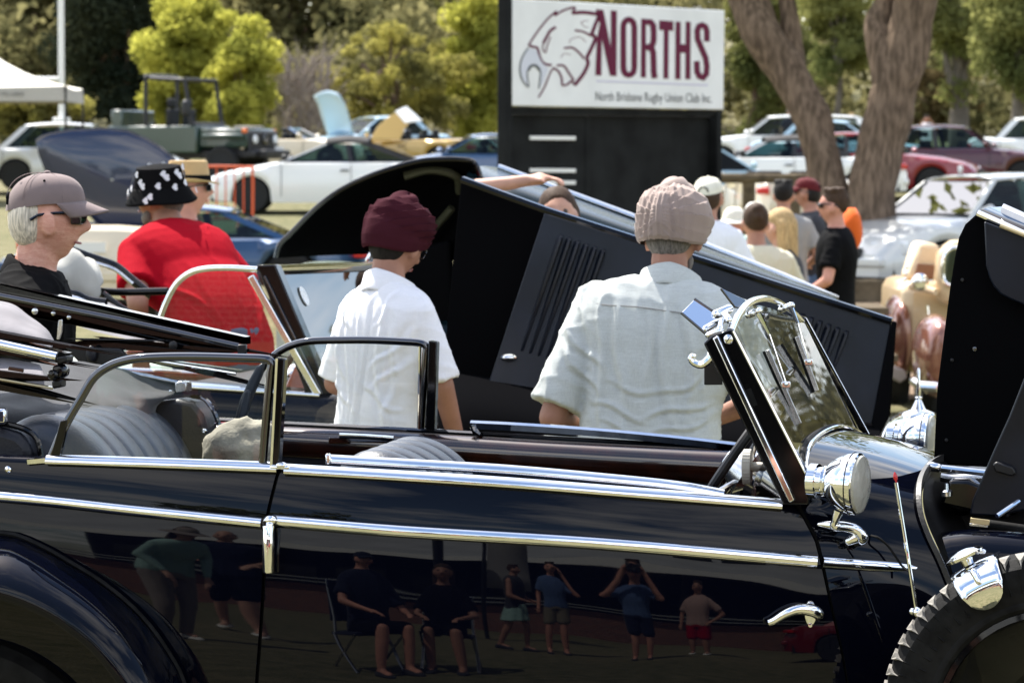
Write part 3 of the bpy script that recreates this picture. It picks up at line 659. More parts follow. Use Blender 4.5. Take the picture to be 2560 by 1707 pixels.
m = MB(); m.hexa([U(1.5, .3, .45), U(2.56, .5, .45), U(2.56, 1.15, .45), U(1.5, 1.2, .45), U(1.5, .3, .86), U(2.56, .5, .86), U(2.56, 1.15, .86), U(1.5, 1.2, .86)]); m.build('engine_sill', 'black_satin', carA, bevel=.02)
# engine bay
eb = bpy.data.objects.new('engine_bay', None); COL.objects.link(eb); eb.parent = carA
m = MB(); m.tube([C(2327, 1166, .55), C(2360, 1170, .55), C(2470, 1182, .55)], .008, 10); m.cap(C(2327, 1166, .55), .011, C(2345, 1168, .55), .011); m.build('tie_rod', 'chrome', eb)
m = MB(); m.prism([C(2350, 1262, .5), C(2362, 1222, .5), C(2372, 1200, .5), C(2420, 1200, .5), C(2520, 1240, .5), C(2520, 1300, .5)], CL * .25); m.build('tool_box', 'black_paint', eb, bevel=.008)
m = MB(); m.tube(smooth_path([C(2352, 1192, .6), C(2380, 1196, .6), C(2440, 1194, .6), C(2560, 1200, .6)], 4), .010, 10); m.build('oil_pipe', 'steel', eb)
m = MB(); m.lathe([(.004, 0), (.012, .002), (.012, .012), (.006, .016), (.004, .03)], C(2366, 1242, .49), UP, 12); m.build('wing_nut', 'chrome', eb)
m = MB(); m.prism([C(2350, 1180, .75), C(2800, 1230, .75), C(2800, 1800, .75), C(2400, 1760, .75)], CL * .5); m.build('engine_block', 'black_satin', eb, bevel=.01)
m = MB()
for k in range(4): m.cap(C(2400 + k * 60, 1225, .7), .02, C(2405 + k * 60, 1262, .7), .025)
m.build('manifold', 'black_paint', eb)
m = MB(); m.cap(C(2460, 1310, .45), .012, C(2600, 1330, .45), .012); m.build('water_hose', 'rubber', eb)
# bonnet sill / scuttle side sweeping into the front wing
rows = []
for k, (dy, v) in enumerate(((0, .42), (6, .36), (22, .31), (60, .29), (110, .28), (150, .25), (185, .18), (230, .05), (330, -.02), (560, -.02))):
    rows.append(smooth_path([C(2352 + .42 * dy * .7, 1330 + dy, v), C(2440, 1322 + dy, v - .005), C(2560, 1328 + dy, v - .012), C(2760, 1350 + dy, v - .03), C(3000, 1390 + dy, v - .06)], 5))
m = MB(); m.grid(rows); m.build('front_wing', 'navy_paint', carA, smooth=70)
# spare wheel let into the wing
sc0 = C(2637, 1802, -.10)
sw = wheel(carA, sc0, .352, .17, -CL, 'spare_wheel', rim='black_paint')
ax = -CL; e1 = CF; e2 = UP
def tyre_pt(a, r, h): return sc0 + (e1 * math.cos(a) + e2 * math.sin(a)) * r + ax * h
RT = .352
m = MB(); nb = 64
for k in range(nb):
    a = 2 * math.pi * k / nb; da = 2 * math.pi / nb
    # dagger-shaped shoulder lug, sunlight on it painted in as a pale colour over the black casing
    pts = [(a - .34 * da, RT * 1.002, .034), (a - .22 * da, RT * .992, .062), (a - .06 * da, RT * .972, .071), (a, RT * .935, .0805), (a + .08 * da, RT * .972, .071), (a + .22 * da, RT * .992, .062), (a + .34 * da, RT * 1.002, .034)]
    top = [tyre_pt(A, r + .003, h + .002) for A, r, h in pts]; lo = [tyre_pt(A, r - .004, h - .003) for A, r, h in pts]
    n = len(pts); m.add(top + lo, [tuple(range(n))] + [(i, (i + 1) % n, n + (i + 1) % n, n + i) for i in range(n)])
lug = m.build('tread_lugs', 'rubber_sunlit', sw, smooth=0); lug['kind'] = 'stuff'
m = MB()
for k in range(72):
    a = 2 * math.pi * (k + .5) / 72
    m.tube([tyre_pt(a, RT * .93, .0815), tyre_pt(a, RT * .79, .083)], .0022, 4)
rb_ = m.build('sidewall_ribs', 'rubber', sw); rb_['kind'] = 'stuff'
# chrome wheel clamp with cap
cl_ = bpy.data.objects.new('wheel_clamp', None); COL.objects.link(cl_); cl_.parent = carA
ang = math.atan2(RT * .9, -RT * .55)
m = MB(); P = []
for s in np.linspace(-1, 1, 13):
    a0 = math.radians(117) + s * .145; row = []
    for r, h in ((RT * 1.03, -.03), (RT * 1.035, .02), (RT * 1.02, .06), (RT * .98, .088), (RT * .90, .094), (RT * (.90 - .13 * math.sqrt(max(0, 1 - s * s))), .097)):
        row.append(tyre_pt(a0, r, h))
    P.append(row)
m.grid(P); m.build('strap', 'chrome', cl_, solid=.004, smooth=60)
m = MB(); kc = tyre_pt(math.radians(118.5), RT * 1.075, .03); kd = (e1 * math.cos(math.radians(118.5)) + e2 * math.sin(math.radians(118.5)))
m.lathe([(.0, -.014), (.012, -.012), (.014, 0), (.04, .004), (.042, .010), (.03, .017), (.012, .021), (0, .022)], kc, (kd * .9 + e1 * -.1 + UP * .3), 28); m.cap(kc + kd * .018 + CF * .02, .006, kc + kd * .02 + CF * .045, .005); m.build('locking_cap', 'chrome', cl_)
m = MB(); m.cap(tyre_pt(math.radians(117), RT * 1.0, .092), .008, tyre_pt(math.radians(117), RT * .94, .099), .006); m.build('strap_rib', 'chrome', cl_)
# ---- folded hood of the near car
hd = bpy.data.objects.new('folded_hood', None); COL.objects.link(hd); hd.parent = carA
def beam(top0, top1, bot0, bot1, v, th, name, mt='black_paint', par=None, bevel=.003):
    m = MB(); m.prism([C(*top0, v), C(*top1, v), C(*bot1, v), C(*bot0, v)], CL * th); return m.build(name, mt, par or hd, bevel=bevel)
VH = 1.42
hi = beam((-200, 664), (616, 843), (616, 862), (-200, 688), VH, .05, 'hood_iron')
m = MB(); m.sweep([C(-200, 698, VH - .012), C(0, 740, VH - .012), C(300, 800, VH - .012), (C(598, 866, VH - .012))], half_round(.009, .010)); m.build('iron_trim', 'chrome_dark', hi)
beam((-200, 704), (598, 872), (600, 893), (-200, 740), VH - .005, .03, 'hood_iron')
for x, y, r in ((88, 778, .009), (134, 783, .006), (173, 793, .006)):
    m = MB(); m.lathe([(r, 0), (r * .95, .003), (r * .5, .005), (0, .0055)], C(x, y, VH - .006), -CL, 14); m.build('rivet', 'steel', hi)
m = MB(); m.prism([C(148, 800, VH - .02), C(158, 798, VH - .02), C(156, 830, VH - .02), C(150, 848, VH - .02), C(143, 848, VH - .02)], -CL * .006); m.build('link_plate', 'steel', hd, bevel=.001)
beam((150, 845), (435, 850), (435, 876), (160, 868), VH - .03, .02, 'hood_link')
beam((300, 850), (560, 876), (560, 898), (300, 880), VH - .01, .02, 'hood_link')
m = MB(); m.lathe([(.011, 0), (.011, .006), (.006, .009), (0, .009)], C(434, 863, VH - .035), -CL, 16); m.build('pivot_bolt', 'black_satin', hd)
beam((380, 896), (600, 926), (588, 951), (380, 905), VH + .0, .04, 'hood_iron')
m = MB(); m.tube([C(390, 902, VH - .01), C(590, 934, VH - .01)], .0045, 8); m.build('iron_trim', 'chrome', hd)
m = MB(); m.box(C(606, 876, VH), (.022, .05, .032)); m.build('iron_end', 'black_satin', hd, bevel=.003)
m = MB(); m.prism([C(160, 866, VH - .05), C(300, 872, VH - .05), C(330, 905, VH - .05), C(268, 925, VH - .05), C(200, 910, VH - .05)], CL * .02); m.build('gusset', 'black_satin', hd, bevel=.004)
m = MB(); m.ell(C(228, 885, VH - .06), (.014, .008, .022)); m.build('strap_loop', 'leather_dark', hd)
# cloth: dark folded top in soft ridges, grey lining roll, rear beam with bright end cap
def cloth(rows, mt, name, amp=.006, seed=0):
    P = [smooth_path([C(*p) for p in r], 6) for r in rows]
    n = len(P[0]); cols = [smooth_path([P[i][j] for i in range(len(P))], 5) for j in range(n)]
    G = []
    for i in range(len(cols[0])):
        row = []
        for j in range(n):
            q = cols[j][i]; d = mnoise.noise(q * 9 + Vector((seed, 0, 0))) * amp + mnoise.noise(q * 25 + Vector((seed, 3, 0))) * amp * .35
            row.append(q + UP * d - CL * d)
        G.append(row)
    m = MB(); m.grid(G); return m.build(name, mt, hd, smooth=70, solid=.003)
cloth([[(-120, 900, 1.3), (60, 905, 1.3), (170, 902, 1.32), (250, 914, 1.34), (330, 930, 1.36), (442, 958, 1.38)],
       [(-120, 935, 1.1), (60, 940, 1.1), (160, 930, 1.18), (250, 940, 1.25), (340, 960, 1.3), (440, 974, 1.35)],
       [(-120, 985, .8), (60, 975, .85), (150, 960, 1.0), (240, 965, 1.12), (330, 985, 1.2), (430, 988, 1.3)],
       [(-120, 1010, .6), (50, 1005, .7), (140, 1000, .85), (230, 990, 1.0), (320, 1000, 1.15), (400, 1002, 1.26)],
       [(-120, 1040, .5), (50, 1035, .55), (140, 1030, .7), (230, 1020, .9), (320, 1025, 1.1), (385, 1025, 1.24)],
       [(-120, 1120, .45), (50, 1120, .5), (140, 1120, .6), (230, 1110, .8), (320, 1110, 1.0), (380, 1110, 1.2)]], 'hood_cloth', 'folded_cloth', .010)
m = MB(); m.sweep([C(290, 926, 1.355), C(370, 941, 1.36), C(448, 957, 1.37)], half_round(.007, .008)); m.build('cloth_bead', 'steel', hd)
m = MB(); m.prism([C(436, 957, 1.33), C(450, 953, 1.33), C(466, 957, 1.33), C(466, 979, 1.33), C(437, 984, 1.33)], CL * .05); m.build('beam_cap', 'steel', hd, bevel=.003)
m = MB(); m.lathe([(.005, 0), (.004, .003), (0, .004)], C(426, 978, 1.325), -CL, 10); m.build('rivet', 'chrome', hd)
cloth([[(-120, 740, .9), (-30, 748, .9), (30, 762, .9), (70, 790, .9), (108, 818, .9), (126, 850, .9)],
       [(-120, 752, .7), (-30, 760, .7), (30, 775, .7), (72, 800, .7), (115, 825, .7), (137, 858, .7)],
       [(-120, 800, .5), (-30, 805, .5), (20, 812, .5), (60, 825, .5), (100, 842, .5), (128, 870, .5)],
       [(-120, 850, .45), (-30, 858, .45), (20, 862, .45), (60, 868, .45), (95, 874, .45), (118, 890, .45)]], 'hood_lining', 'lining_roll', .004, 4)
cloth([[(-120, 905, .5), (0, 897, .5), (60, 905, .5), (100, 915, .5)], [(-120, 935, .4), (0, 930, .4), (60, 932, .4), (110, 938, .4)], [(-120, 970, .38), (0, 965, .38), (60, 965, .38), (110, 965, .38)]], 'hood_lining', 'lining_fold', .004, 9)
# near hood iron with its knuckle
VN = .22
ni = beam((-200, 796), (166, 866), (166, 884), (-200, 812), VN, .05, 'hood_iron')
m = MB(); m.sweep([C(-200, 824, VN - .012), C(0, 862, VN - .012), C(143, 893, VN - .012)], half_round(.0125, .013)); m.build('iron_trim', 'chrome', ni)
beam((-200, 836), (146, 905), (146, 916), (-200, 856), VN - .004, .04, 'hood_iron')
ni2 = beam((-200, 915), (136, 972), (134, 996), (-200, 938), VN - .002, .05, 'hood_iron')
m = MB(); m.tube([C(-200, 914, VN - .006), C(132, 971, VN - .006)], .003, 6); m.build('iron_trim', 'gold_strip', ni2)
beam((-200, 905), (120, 945), (125, 968), (-200, 930), VN + .005, .02, 'hood_iron')
m = MB(); m.prism([C(141, 893, VN - .01), C(166, 889, VN - .01), C(167, 905, VN - .01), C(142, 913, VN - .01)], CL * .05); m.build('knuckle', 'black_satin', hd, bevel=.004)
m = MB(); m.lathe([(.0145, -.02), (.016, -.015), (.016, .02), (.012, .026), (0, .027)], C(152, 928, VN + .01), -CL, 20); m.build('knuckle', 'black_paint', hd)
m = MB(); m.lathe([(.0105, -.02), (.012, -.015), (.012, .02), (.008, .026), (0, .027)], C(138, 936, VN - .005), -CL, 20); m.build('knuckle', 'black_paint', hd)
m = MB(); m.prism([C(128, 953, VN - .01), C(152, 948, VN - .01), C(152, 968, VN - .01), C(130, 972, VN - .01)], CL * .04); m.build('knuckle', 'black_satin', hd, bevel=.004)
flatbar(C(22, 920, VN - .01), C(60, 926, VN - .01), .009, .005, 'slide_plate', 'chrome_dark', hd)
# grey leather upright and ledge by the far rear window
m = MB(); m.prism([C(648, 915, 1.44), C(664, 905, 1.44), C(660, 935, 1.44), (C(632, 1000, 1.44)), C(618, 1052, 1.44), C(592, 1056, 1.44), C(606, 1000, 1.44), C(628, 950, 1.44)], -CL * .03); m.build('hood_upright', 'leather_grey', hd, bevel=.006)
m = MB(); m.prism([C(612, 980, 1.40), C(620, 972, 1.40), C(629, 978, 1.40), C(622, 1030, 1.40), C(612, 1055, 1.40), C(594, 1055, 1.40)], -CL * .012); m.build('strap_pad', 'leather_grey', hd, bevel=.005)
m = MB(); m.box(C(565, 1058, 1.40), (.085, .04, .005)); m.build('ledge_plate', 'chrome', hd, bevel=.001)
# crumpled khaki bag lying on the rear seat
rg = []
bc = C(610, 1120, .95)
mb = MB(); mb.ell((0, 0, 0), (.10, .09, .075), nu=40, nv=24)
out = []
for p in mb.v:
    q = Vector(p); n_ = q.normalized(); d = mnoise.noise(q * 16) * .020 + abs(mnoise.noise(q * 34 + Vector((5, 0, 0)))) * -.012
    q = q + n_ * d; q.z = max(q.z, -.06); out.append(tuple(bc + Vector((q.x * 1.0 + q.z * .25, q.y, q.z))))
mb.v = out
mb.build('cloth_bag', 'khaki_cloth', None, smooth=80, label='crumpled khaki cloth bag lying on the rear seat of the near tourer', cat='bag')

# ================================================================ second car: dark navy tourer alongside, bonnet raised
VB = 4.1
carB = thing('vintage_tourer', 'dark navy vintage tourer with louvred bonnet raised, parked behind the near one', 'car', tuple(Vector((C(900, 1100, VB + .7).x, C(900, 1100, VB + .7).y, 0))), group=None)
bwin = [(393, 815), (400, 797), (415, 757), (440, 711), (474, 683), (515, 672), (575, 670), (644, 674)]
bw = bpy.data.objects.new('side_window', None); COL.objects.link(bw); bw.parent = carB
bar([C(x, y, VB) for x, y in bwin] , .0105, 'window_frame', 'chrome', bw)
gp = [C(x, y, VB + .004) for x, y in bwin] + [C(790, 984, VB + .004), C(420, 962, VB + .004), C(388, 880, VB + .004)]
m = MB(); m.add(gp, [tuple(range(len(gp)))]); m.build('pane', glass_mat('warm_reflect_glass', (.95, .90, .86), 1.0, ior=1.7), bw, smooth=0)  # warm reflection on the pane put into the glass tint
m = MB(); m.prism([C(640, 662, VB), C(688, 662, VB), C(824, 985, VB), C(766, 988, VB)], CL * .07); bp_ = m.build('pillar', 'black_paint', carB, bevel=.005)
flatbar(C(628, 690, VB - .002), C(797, 988, VB - .002), .024, .012, 'pillar_trim', 'chrome', bp_, bevel=.004)
flatbar(C(662, 690, VB - .002), C(806, 985, VB - .002), .008, .008, 'pillar_trim', 'chrome_dark', bp_, bevel=.002)
bt0, bt1 = C(686, 672, VB + .05), C(935, 664, VB + 1.3); bb0, bb1 = C(815, 985, VB + .05), C(1062, 930, VB + 1.3)
bws = bpy.data.objects.new('windscreen', None); COL.objects.link(bws); bws.parent = carB
m = MB(); m.grid([[bb0, bb1], [bt0, bt1]]); m.build('pane', 'grey_glass', bws, smooth=0)
m = MB(); m.sweep([bt0, bt1], [(-.014, -.016), (.014, -.016), (.018, 0), (.014, .014), (-.014, .014), (-.018, 0)]); m.build('top_frame', 'chrome', bws)
m = MB(); m.sweep([bt1, bb1], [(-.02, -.02), (.02, -.02), (.02, .02), (-.02, .02)]); m.build('far_frame', 'black_paint', bws)
m = MB(); m.sweep([bb0, bb1], [(-.014, -.016), (.014, -.016), (.014, .014), (-.014, .014)]); m.build('base_frame', 'chrome_dark', bws)
sc_c = bt0.lerp(bt1, .16).lerp(bb0.lerp(bb1, .16), .23); du = (bt1 - bt0).normalized(); dv_ = (bt0 - bb0).normalized(); nn = du.cross(dv_).normalized()
if nn.dot(Vector((0, -1, 0))) < 0: nn = -nn
def disc(c, u, w, r0, r1, n, th, nm, mt, par):
    m = MB(); rg = [[c + nn * th + (u * math.cos(a) + w * math.sin(a)) * r for a in np.linspace(0, 2 * math.pi, n + 1)[:-1]] for r in (r0, r1)]
    m.loft(rg, cap=False); return m.build(nm, mt, par, smooth=0)
disc(sc_c, du, dv_, .001, .022, 28, .004, 'permit_sticker', 'white_paint', bws); disc(sc_c, du, dv_, .028, .035, 28, .004, 'permit_sticker', 'white_paint', bws); disc(sc_c, du, dv_, .022, .028, 28, .0042, 'permit_sticker', 'steel', bws)
# body side, belt, capping, dash
bs = []
for dy, dv in ((-16, .10), (-6, .05), (0, .0), (14, -.02), (60, -.035), (140, -.04), (420, .0)):
    bs.append([C(x, y + dy, VB + dv) for x, y in ((-300, 930), (100, 945), (460, 966), (800, 988), (1000, 1002), (1240, 1018), (1700, 1048), (2150, 1080))])
m = MB(); m.grid([smooth_path(r, 4) for r in bs]); m.build('body_side', 'navy_paint', carB, smooth=60)
m = MB(); m.sweep([C(460, 966, VB - .006), C(800, 988, VB - .006)], half_round(.008, .012)); m.build('belt_rail', 'chrome', carB)
m = MB(); m.prism([C(462, 963, VB + .03), C(606, 975, VB + .03), C(598, 966, VB + .06), C(462, 955, VB + .06)], CL * .02); m.build('window_rail', 'chrome', carB, bevel=.002)
m = MB(); m.grid([smooth_path([C(x, y, VB + 1.42) for x, y in ((300, 925), (460, 934), (760, 948))], 3), smooth_path([C(x, y + 6, VB + 1.38) for x, y in ((300, 925), (460, 934), (760, 948))], 3), smooth_path([C(x, y + 44, VB + 1.38) for x, y in ((300, 925), (460, 934), (760, 948))], 3), smooth_path([C(x, y + 180, VB + 1.4) for x, y in ((300, 925), (460, 934), (760, 948))], 3)]); m.build('far_capping', mat('cherry_wood', (.16, .028, .012), .2, coat=.8, noise=(14, .4, (.09, .015, .008))), carB)
m = MB(); m.tube([C(300, 923, VB + 1.4), C(760, 946, VB + 1.4)], .008, 8); m.build('belt_rail', 'chrome', carB)
m = MB(); m.prism([C(700, 985, VB + .1), C(735, 920, VB + .2), C(760, 880, VB + .2), C(860, 960, VB + .2), C(860, 1000, VB + .1)], CL * 1.1); m.build('dashboard', 'cherry_wood', carB, bevel=.01)
bsw = C(733, 935, VB + .45); m = MB(); m.tube([bsw + (CL * math.cos(a) + wb * math.sin(a)) * .2 for a in np.linspace(0, 2 * math.pi, 41)[:-1]], .012, 8, closed=True); m.build('steering_wheel', 'black_satin', carB)
m = MB(); m.lathe([(0, -.03), (.03, -.02), (.05, .01), (.05, .04), (.03, .05), (.03, .4)], bsw, wa, 20); m.cap(bsw + CL * .05, .008, bsw - CL * .06, .008); m.build('horn_boss', 'chrome', carB)
m = MB(); m.prism([C(420, 960, VB + .2), C(640, 975, VB + .2), C(640, 1100, VB + .2), C(420, 1100, VB + .2)], CL * 1.1); m.build('seat', 'leather_dark', carB, bevel=.03)
fl = [C(-300, 930, VB + .05), C(2150, 1080, VB + .05), C(2150, 1060, VB + 1.35), C(-300, 920, VB + 1.35)]
m = MB(); m.prism([Vector((p.x, p.y, .45)) for p in fl], (0, 0, -.08)); m.build('chassis', 'black_matte', carB)
# tail: folded hood with curved black irons
tl = bpy.data.objects.new('folded_hood', None); COL.objects.link(tl); tl.parent = carB
m = MB(); rgs = []
def tubeC(pts, r, name, mt, par, n=10, flat=1.0): return bar([C(*p) for p in pts], r, name, mt, par, n, flat)
tubeC([(100, 590, 5.2), (190, 630, 5.2), (275, 660, 5.2), (300, 674, 5.2), (330, 700, 5.2), (380, 740, 5.2)], .017, 'hood_iron', 'black_paint', tl)
tubeC([(105, 600, 5.17), (190, 641, 5.17), (272, 668, 5.17), (298, 682, 5.17), (332, 710, 5.17)], .007, 'iron_trim', 'steel', tl)
tubeC([(250, 728, 5.0), (290, 730, 5.0), (340, 730, 5.0), (420, 728, 5.0)], .014, 'hood_iron', 'black_paint', tl)
tubeC([(256, 735, 4.9), (285, 757, 4.9), (330, 785, 4.9), (420, 815, 4.9)], .014, 'hood_iron', 'black_paint', tl)
tubeC([(120, 728, 4.6), (185, 735, 4.6), (220, 750, 4.6), (266, 757, 4.6)], .016, 'hood_iron', 'black_paint', tl)
tubeC([(120, 736, 4.57), (185, 746, 4.57), (222, 760, 4.57), (262, 766, 4.57)], .010, 'iron_trim', 'chrome', tl)
hb = []
for t, (cx, cy, rx, ry) in enumerate(((110, 700, 70, 40), (140, 690, 80, 62), (175, 690, 76, 66), (205, 694, 58, 62), (230, 705, 38, 48), (250, 716, 16, 26))):
    o = C(cx, cy, 4.85)
    hb.append([o + (CL * math.cos(a) * rx * 2.2 + (UP * math.sin(a) * ry)) / 680 + CF * (.0) for a in np.linspace(0, 2 * math.pi, 25)[:-1]])
m = MB(); m.loft(hb)
m.v = [tuple(Vector(p) + UP * (mnoise.noise(Vector(p) * 9) * .05) + CF * (mnoise.noise(Vector(p) * 14) * .04)) for p in m.v]
m.build('hood_bundle', mat('stone_cloth', (.42, .41, .37), .9, bump=(200, .3, .003), noise=(6, .15)), tl, smooth=70, sub=1)
m = MB(); m.grid([[C(250, 745, 4.7), C(300, 770, 4.7), C(420, 830, 4.7)], [C(150, 800, 4.4), C(240, 830, 4.4), C(420, 870, 4.4)]]); m.build('hood_cover', 'hood_lining', tl)
# ---- raised bonnet: dark underside, louvred side flap, top half with chrome hinge
bb = bpy.data.objects.new('bonnet', None); COL.objects.link(bb); bb.parent = carB
def pB(pts, vv, th, name, mt, bevel=.004, par=None):
    P = [C(x, y, vv[k]) for k, (x, y) in enumerate(pts)]; m = MB(); m.prism(P, CL * th); return m.build(name, mt, par or bb, bevel=bevel, smooth=40)
pB([(1152, 456), (1156, 449), (1372, 527), (1362, 536), (1212, 986), (1106, 930)], (4.55,) * 6, .012, 'lid_underside', 'black_matte')
Q = [C(1361, 533, 4.42), C(2229, 803, 4.42), C(2180, 1060, 4.35), C(1212, 985, 4.35)]
m = MB(); m.prism(Q, CL * .012); lf = m.build('louvred_flap', 'slate_paint', bb, bevel=.003)
m = MB(); m.sweep([C(1156, 448, 4.5), C(1370, 526, 4.44), C(1960, 716, 4.42), C(2230, 802, 4.42)], [(-.012, -.010), (.014, -.012), (.016, -.002), (.010, .008), (-.010, .010)]); m.build('flap_hinge', 'black_paint', bb)
pB([(2229, 803), (2238, 806), (2222, 1040), (2196, 1090), (2178, 1060)], (4.40, 4.40, 4.3, 4.3, 4.3), .05, 'flap_end', 'black_matte')
def louvre(top, bot):
    a, b = C(*top, 4.42), C(*bot, 4.39); d = (b - a).normalized(); s = d.cross(-CL).normalized()
    rings = []
    for t, k in ((0, .05), (.03, .8), (.07, 1), (.95, 1), (.985, .7), (1, .05)):
        p = a.lerp(b, t); rings.append([p - s * .013 - CL * .001, p - s * .012 * k - CL * .024 * k, p - s * .004 * k - CL * .026 * k, p + s * .013 - CL * .001])
    m = MB(); m.loft(rings, closed=False, cap=False); m.add(rings[0], [(0, 1, 2, 3)]); m.add(rings[-1], [(0, 1, 2, 3)]); return m.build('louvre', 'slate_paint', lf, smooth=40)
for k in range(6): louvre((1403 + k * 21.2, 583 + k * 7.2), (1299 + k * 21.2, 886 + k * 6))
for k in range(7): louvre((1985 + k * 22, 772 + k * 8.4), (1905 + k * 22, 985 + k * 8))
m = MB(); m.lathe([(0, -.001), (.012, -.001), (.0125, .003), (0, .004)], (0, 0, 0), (0, -1, 0), 24)
cp = C(1271, 894, 4.36); m.v = [tuple(cp + Vector((p[0] * 2.1 + p[2] * .2, p[1] - .006, p[2]))) for p in m.v]; hc = m.build('handle_plate', 'chrome', lf)
m = MB(); m.cap(cp + Vector((-.012, -.014, 0)), .008, cp + Vector((.012, -.014, 0)), .008); m.build('handle_bow', 'chrome', lf)
carD = thing('vintage_tourer', 'dark teal vintage car whose raised bonnet shows above the louvred one', 'car', tuple(Vector((C(1700, 900, 8.7).x, C(1700, 900, 8.7).y, 0))))
bb_keep = bb; bb = bpy.data.objects.new('bonnet', None); COL.objects.link(bb); bb.parent = carD
tp0 = [C(1160, 470, 7.8), C(1166, 440, 7.85), C(1176, 424, 7.95), C(1205, 416, 8.15), C(1248, 420, 8.35)]
tp1 = [C(2080, 790, 7.8), C(2090, 752, 7.85), C(2092, 744, 7.95), C(2094, 742, 8.15), C(2096, 748, 8.35)]
m = MB(); m.grid([[a.lerp(b, t / 6) for a, b in zip(smooth_path(tp0, 4), smooth_path(tp1, 4))] for t in range(7)]); m.build('lid_top', mat('teal_navy_paint', (.004, .011, .014), .22, 0, .3), bb, solid=.004, smooth=60)
m = MB(); m.sweep([C(1246, 418, 8.3), C(1594, 546, 8.3), C(1960, 690, 8.3), C(2094, 748, 8.3)], half_round(.014, .018)); m.build('centre_hinge', 'chrome', bb)
m = MB(); m.prism([C(1230, 640, 7.9), C(2120, 830, 7.9), C(2140, 1040, 7.9), C(1230, 1000, 7.9)], CL * 1.2); m.build('engine_bay', 'black_satin', carD, bevel=.05)
m = MB(); m.prism([C(700, 800, 7.9), C(1230, 800, 7.9), C(1230, 1000, 7.9), C(700, 1000, 7.9)], CL * 1.3); m.build('body', 'teal_navy_paint', carD, bevel=.08)
for px_ in (850, 1900):
    pw = C(px_, 1000, 7.85); m = MB(); m.lathe([(.22, -.08), (.33, -.08), (.36, 0), (.33, .08), (.2, .07), (.05, .05)], Vector((pw.x, pw.y, .36)), -CL, 28); m.build('wheel', 'rubber', carD)
bb = bb_keep
# front: engine sill, wing, radiator shell with tall mascot
m = MB(); rws = []
for dy, v in ((0, 4.5), (8, 4.35), (25, 4.12), (60, 3.95), (120, 3.85), (300, 3.85)):
    rws.append(smooth_path([C(1095, 925 + dy, v + .1), C(1200, 940 + dy, v), C(1500, 985 + dy, v), C(1900, 1020 + dy, v), C(2200, 1055 + dy, v + .05)], 4))
m.grid(rws); m.build('front_wing', 'black_matte', carB, smooth=70)
m = MB(); m.prism([C(1110, 930, 4.7), C(2180, 1060, 4.7), C(2180, 1300, 4.7), C(1110, 1300, 4.7)], CL * .6); m.build('engine', 'black_satin', carB, bevel=.02)
rg = []
for k, (dx, dz) in enumerate(((0, -.5), (0, -.16), (.0, -.04), (.02, -.005), (.05, 0), (.10, 0), (.14, -.02), (.15, -.1), (.15, -.5))):
    rg.append([C(2190, 1052, 4.4) + CF * dx + UP * (dz - .05 * abs((t - .5) * 2) ** 3) + CL * (t * .95) for t in np.linspace(0, 1, 13)])
m = MB(); m.grid(rg); m.build('radiator_shell', 'chrome', carB, smooth=60)
mc = C(2296, 1032, 4.72)
ms = bpy.data.objects.new('radiator_mascot', None); COL.objects.link(ms); ms.parent = carB
m = MB(); m.lathe([(.03, -.05), (.032, -.03), (.035, -.022), (.05, -.018), (.056, -.006), (.05, .002), (.025, .012), (.016, .03), (.009, .045), (.013, .052), (.007, .056)], mc, UP, 32); m.build('filler_cap', 'chrome', ms)
m = MB(); m.tube([mc + UP * .055, mc + UP * .075, mc + UP * .10, mc + UP * .145, mc + UP * .152], [.006, .008, .005, .005, .002], 12); m.build('spire', 'chrome', ms)
m = MB(); pw = C(-40, 1200, VB + .1); m.lathe([(.22, -.08), (.33, -.08), (.36, -.04), (.36, .04), (.33, .08), (.2, .07), (.05, .05)], Vector((pw.x, pw.y, .36)), -CL, 32); m.build('wheel', 'rubber', carB)
pw = C(1850, 1200, VB + .0); m = MB(); m.lathe([(.22, -.08), (.33, -.08), (.36, -.04), (.36, .04), (.33, .08), (.2, .07), (.05, .05)], Vector((pw.x, pw.y, .36)), -CL, 32); m.build('wheel', 'rubber', carB)

# ================================================================ third car: pale green, black lid thrown open
carC = thing('classic_car', 'pale green classic car with its big black-lined bonnet thrown wide open', 'car', (at(930, 900, 17).x, 17, 0))
D3 = 16.0
out = [(690, 645), (700, 611), (730, 581), (790, 521), (850, 476), (925, 440), (1000, 415), (1050, 403), (1090, 399), (1150, 399), (1188, 410), (1205, 470), (1200, 560), (1180, 660)]
ctr = at(960, 640, D3 + .9)
rings = [[at(x, y, D3) for x, y in out]]
for k, (s, dd) in enumerate(((.985, -.012), (.93, .10), (.80, .25), (.55, .36), (.25, .42), (.01, .44))):
    rings.append([at(x, y, D3).lerp(at(960, 640, D3), 1 - s) + Vector((0, dd, 0)) for x, y in out])
m = MB(); m.loft(rings, closed=False, cap=False); lid = m.build('bonnet_lid', 'black_matte', carC, smooth=50, solid=.01)
m = MB(); m.tube(smooth_path([at(x, y, D3 - .01) for x, y in out], 4), .012, 8); m.build('lid_edge', 'black_paint', lid)
tubeC2 = lambda pts, r, nm, mt, par: (lambda mm: mm.build(nm, mt, par))(MB().tube(smooth_path([at(*p) for p in pts], 5), r, 8))
tubeC2([(1010, 440, D3 + .1), (1075, 424, D3 + .1), (1140, 440, D3 + .12), (1150, 480, D3 + .2)], .02, 'lid_rib', mat('olive_reflect_satin', (.05, .05, .028), .4), lid)  # inner rim: the olive reflection is painted in as its colour
tubeC2([(1040, 620, D3 + .3), (1095, 560, D3 + .25), (1130, 520, D3 + .2)], .018, 'lid_strut', 'olive_reflect_satin', lid)
mat('pale_green_paint', (.42, .50, .42), .2, coat=.8)
rg = []
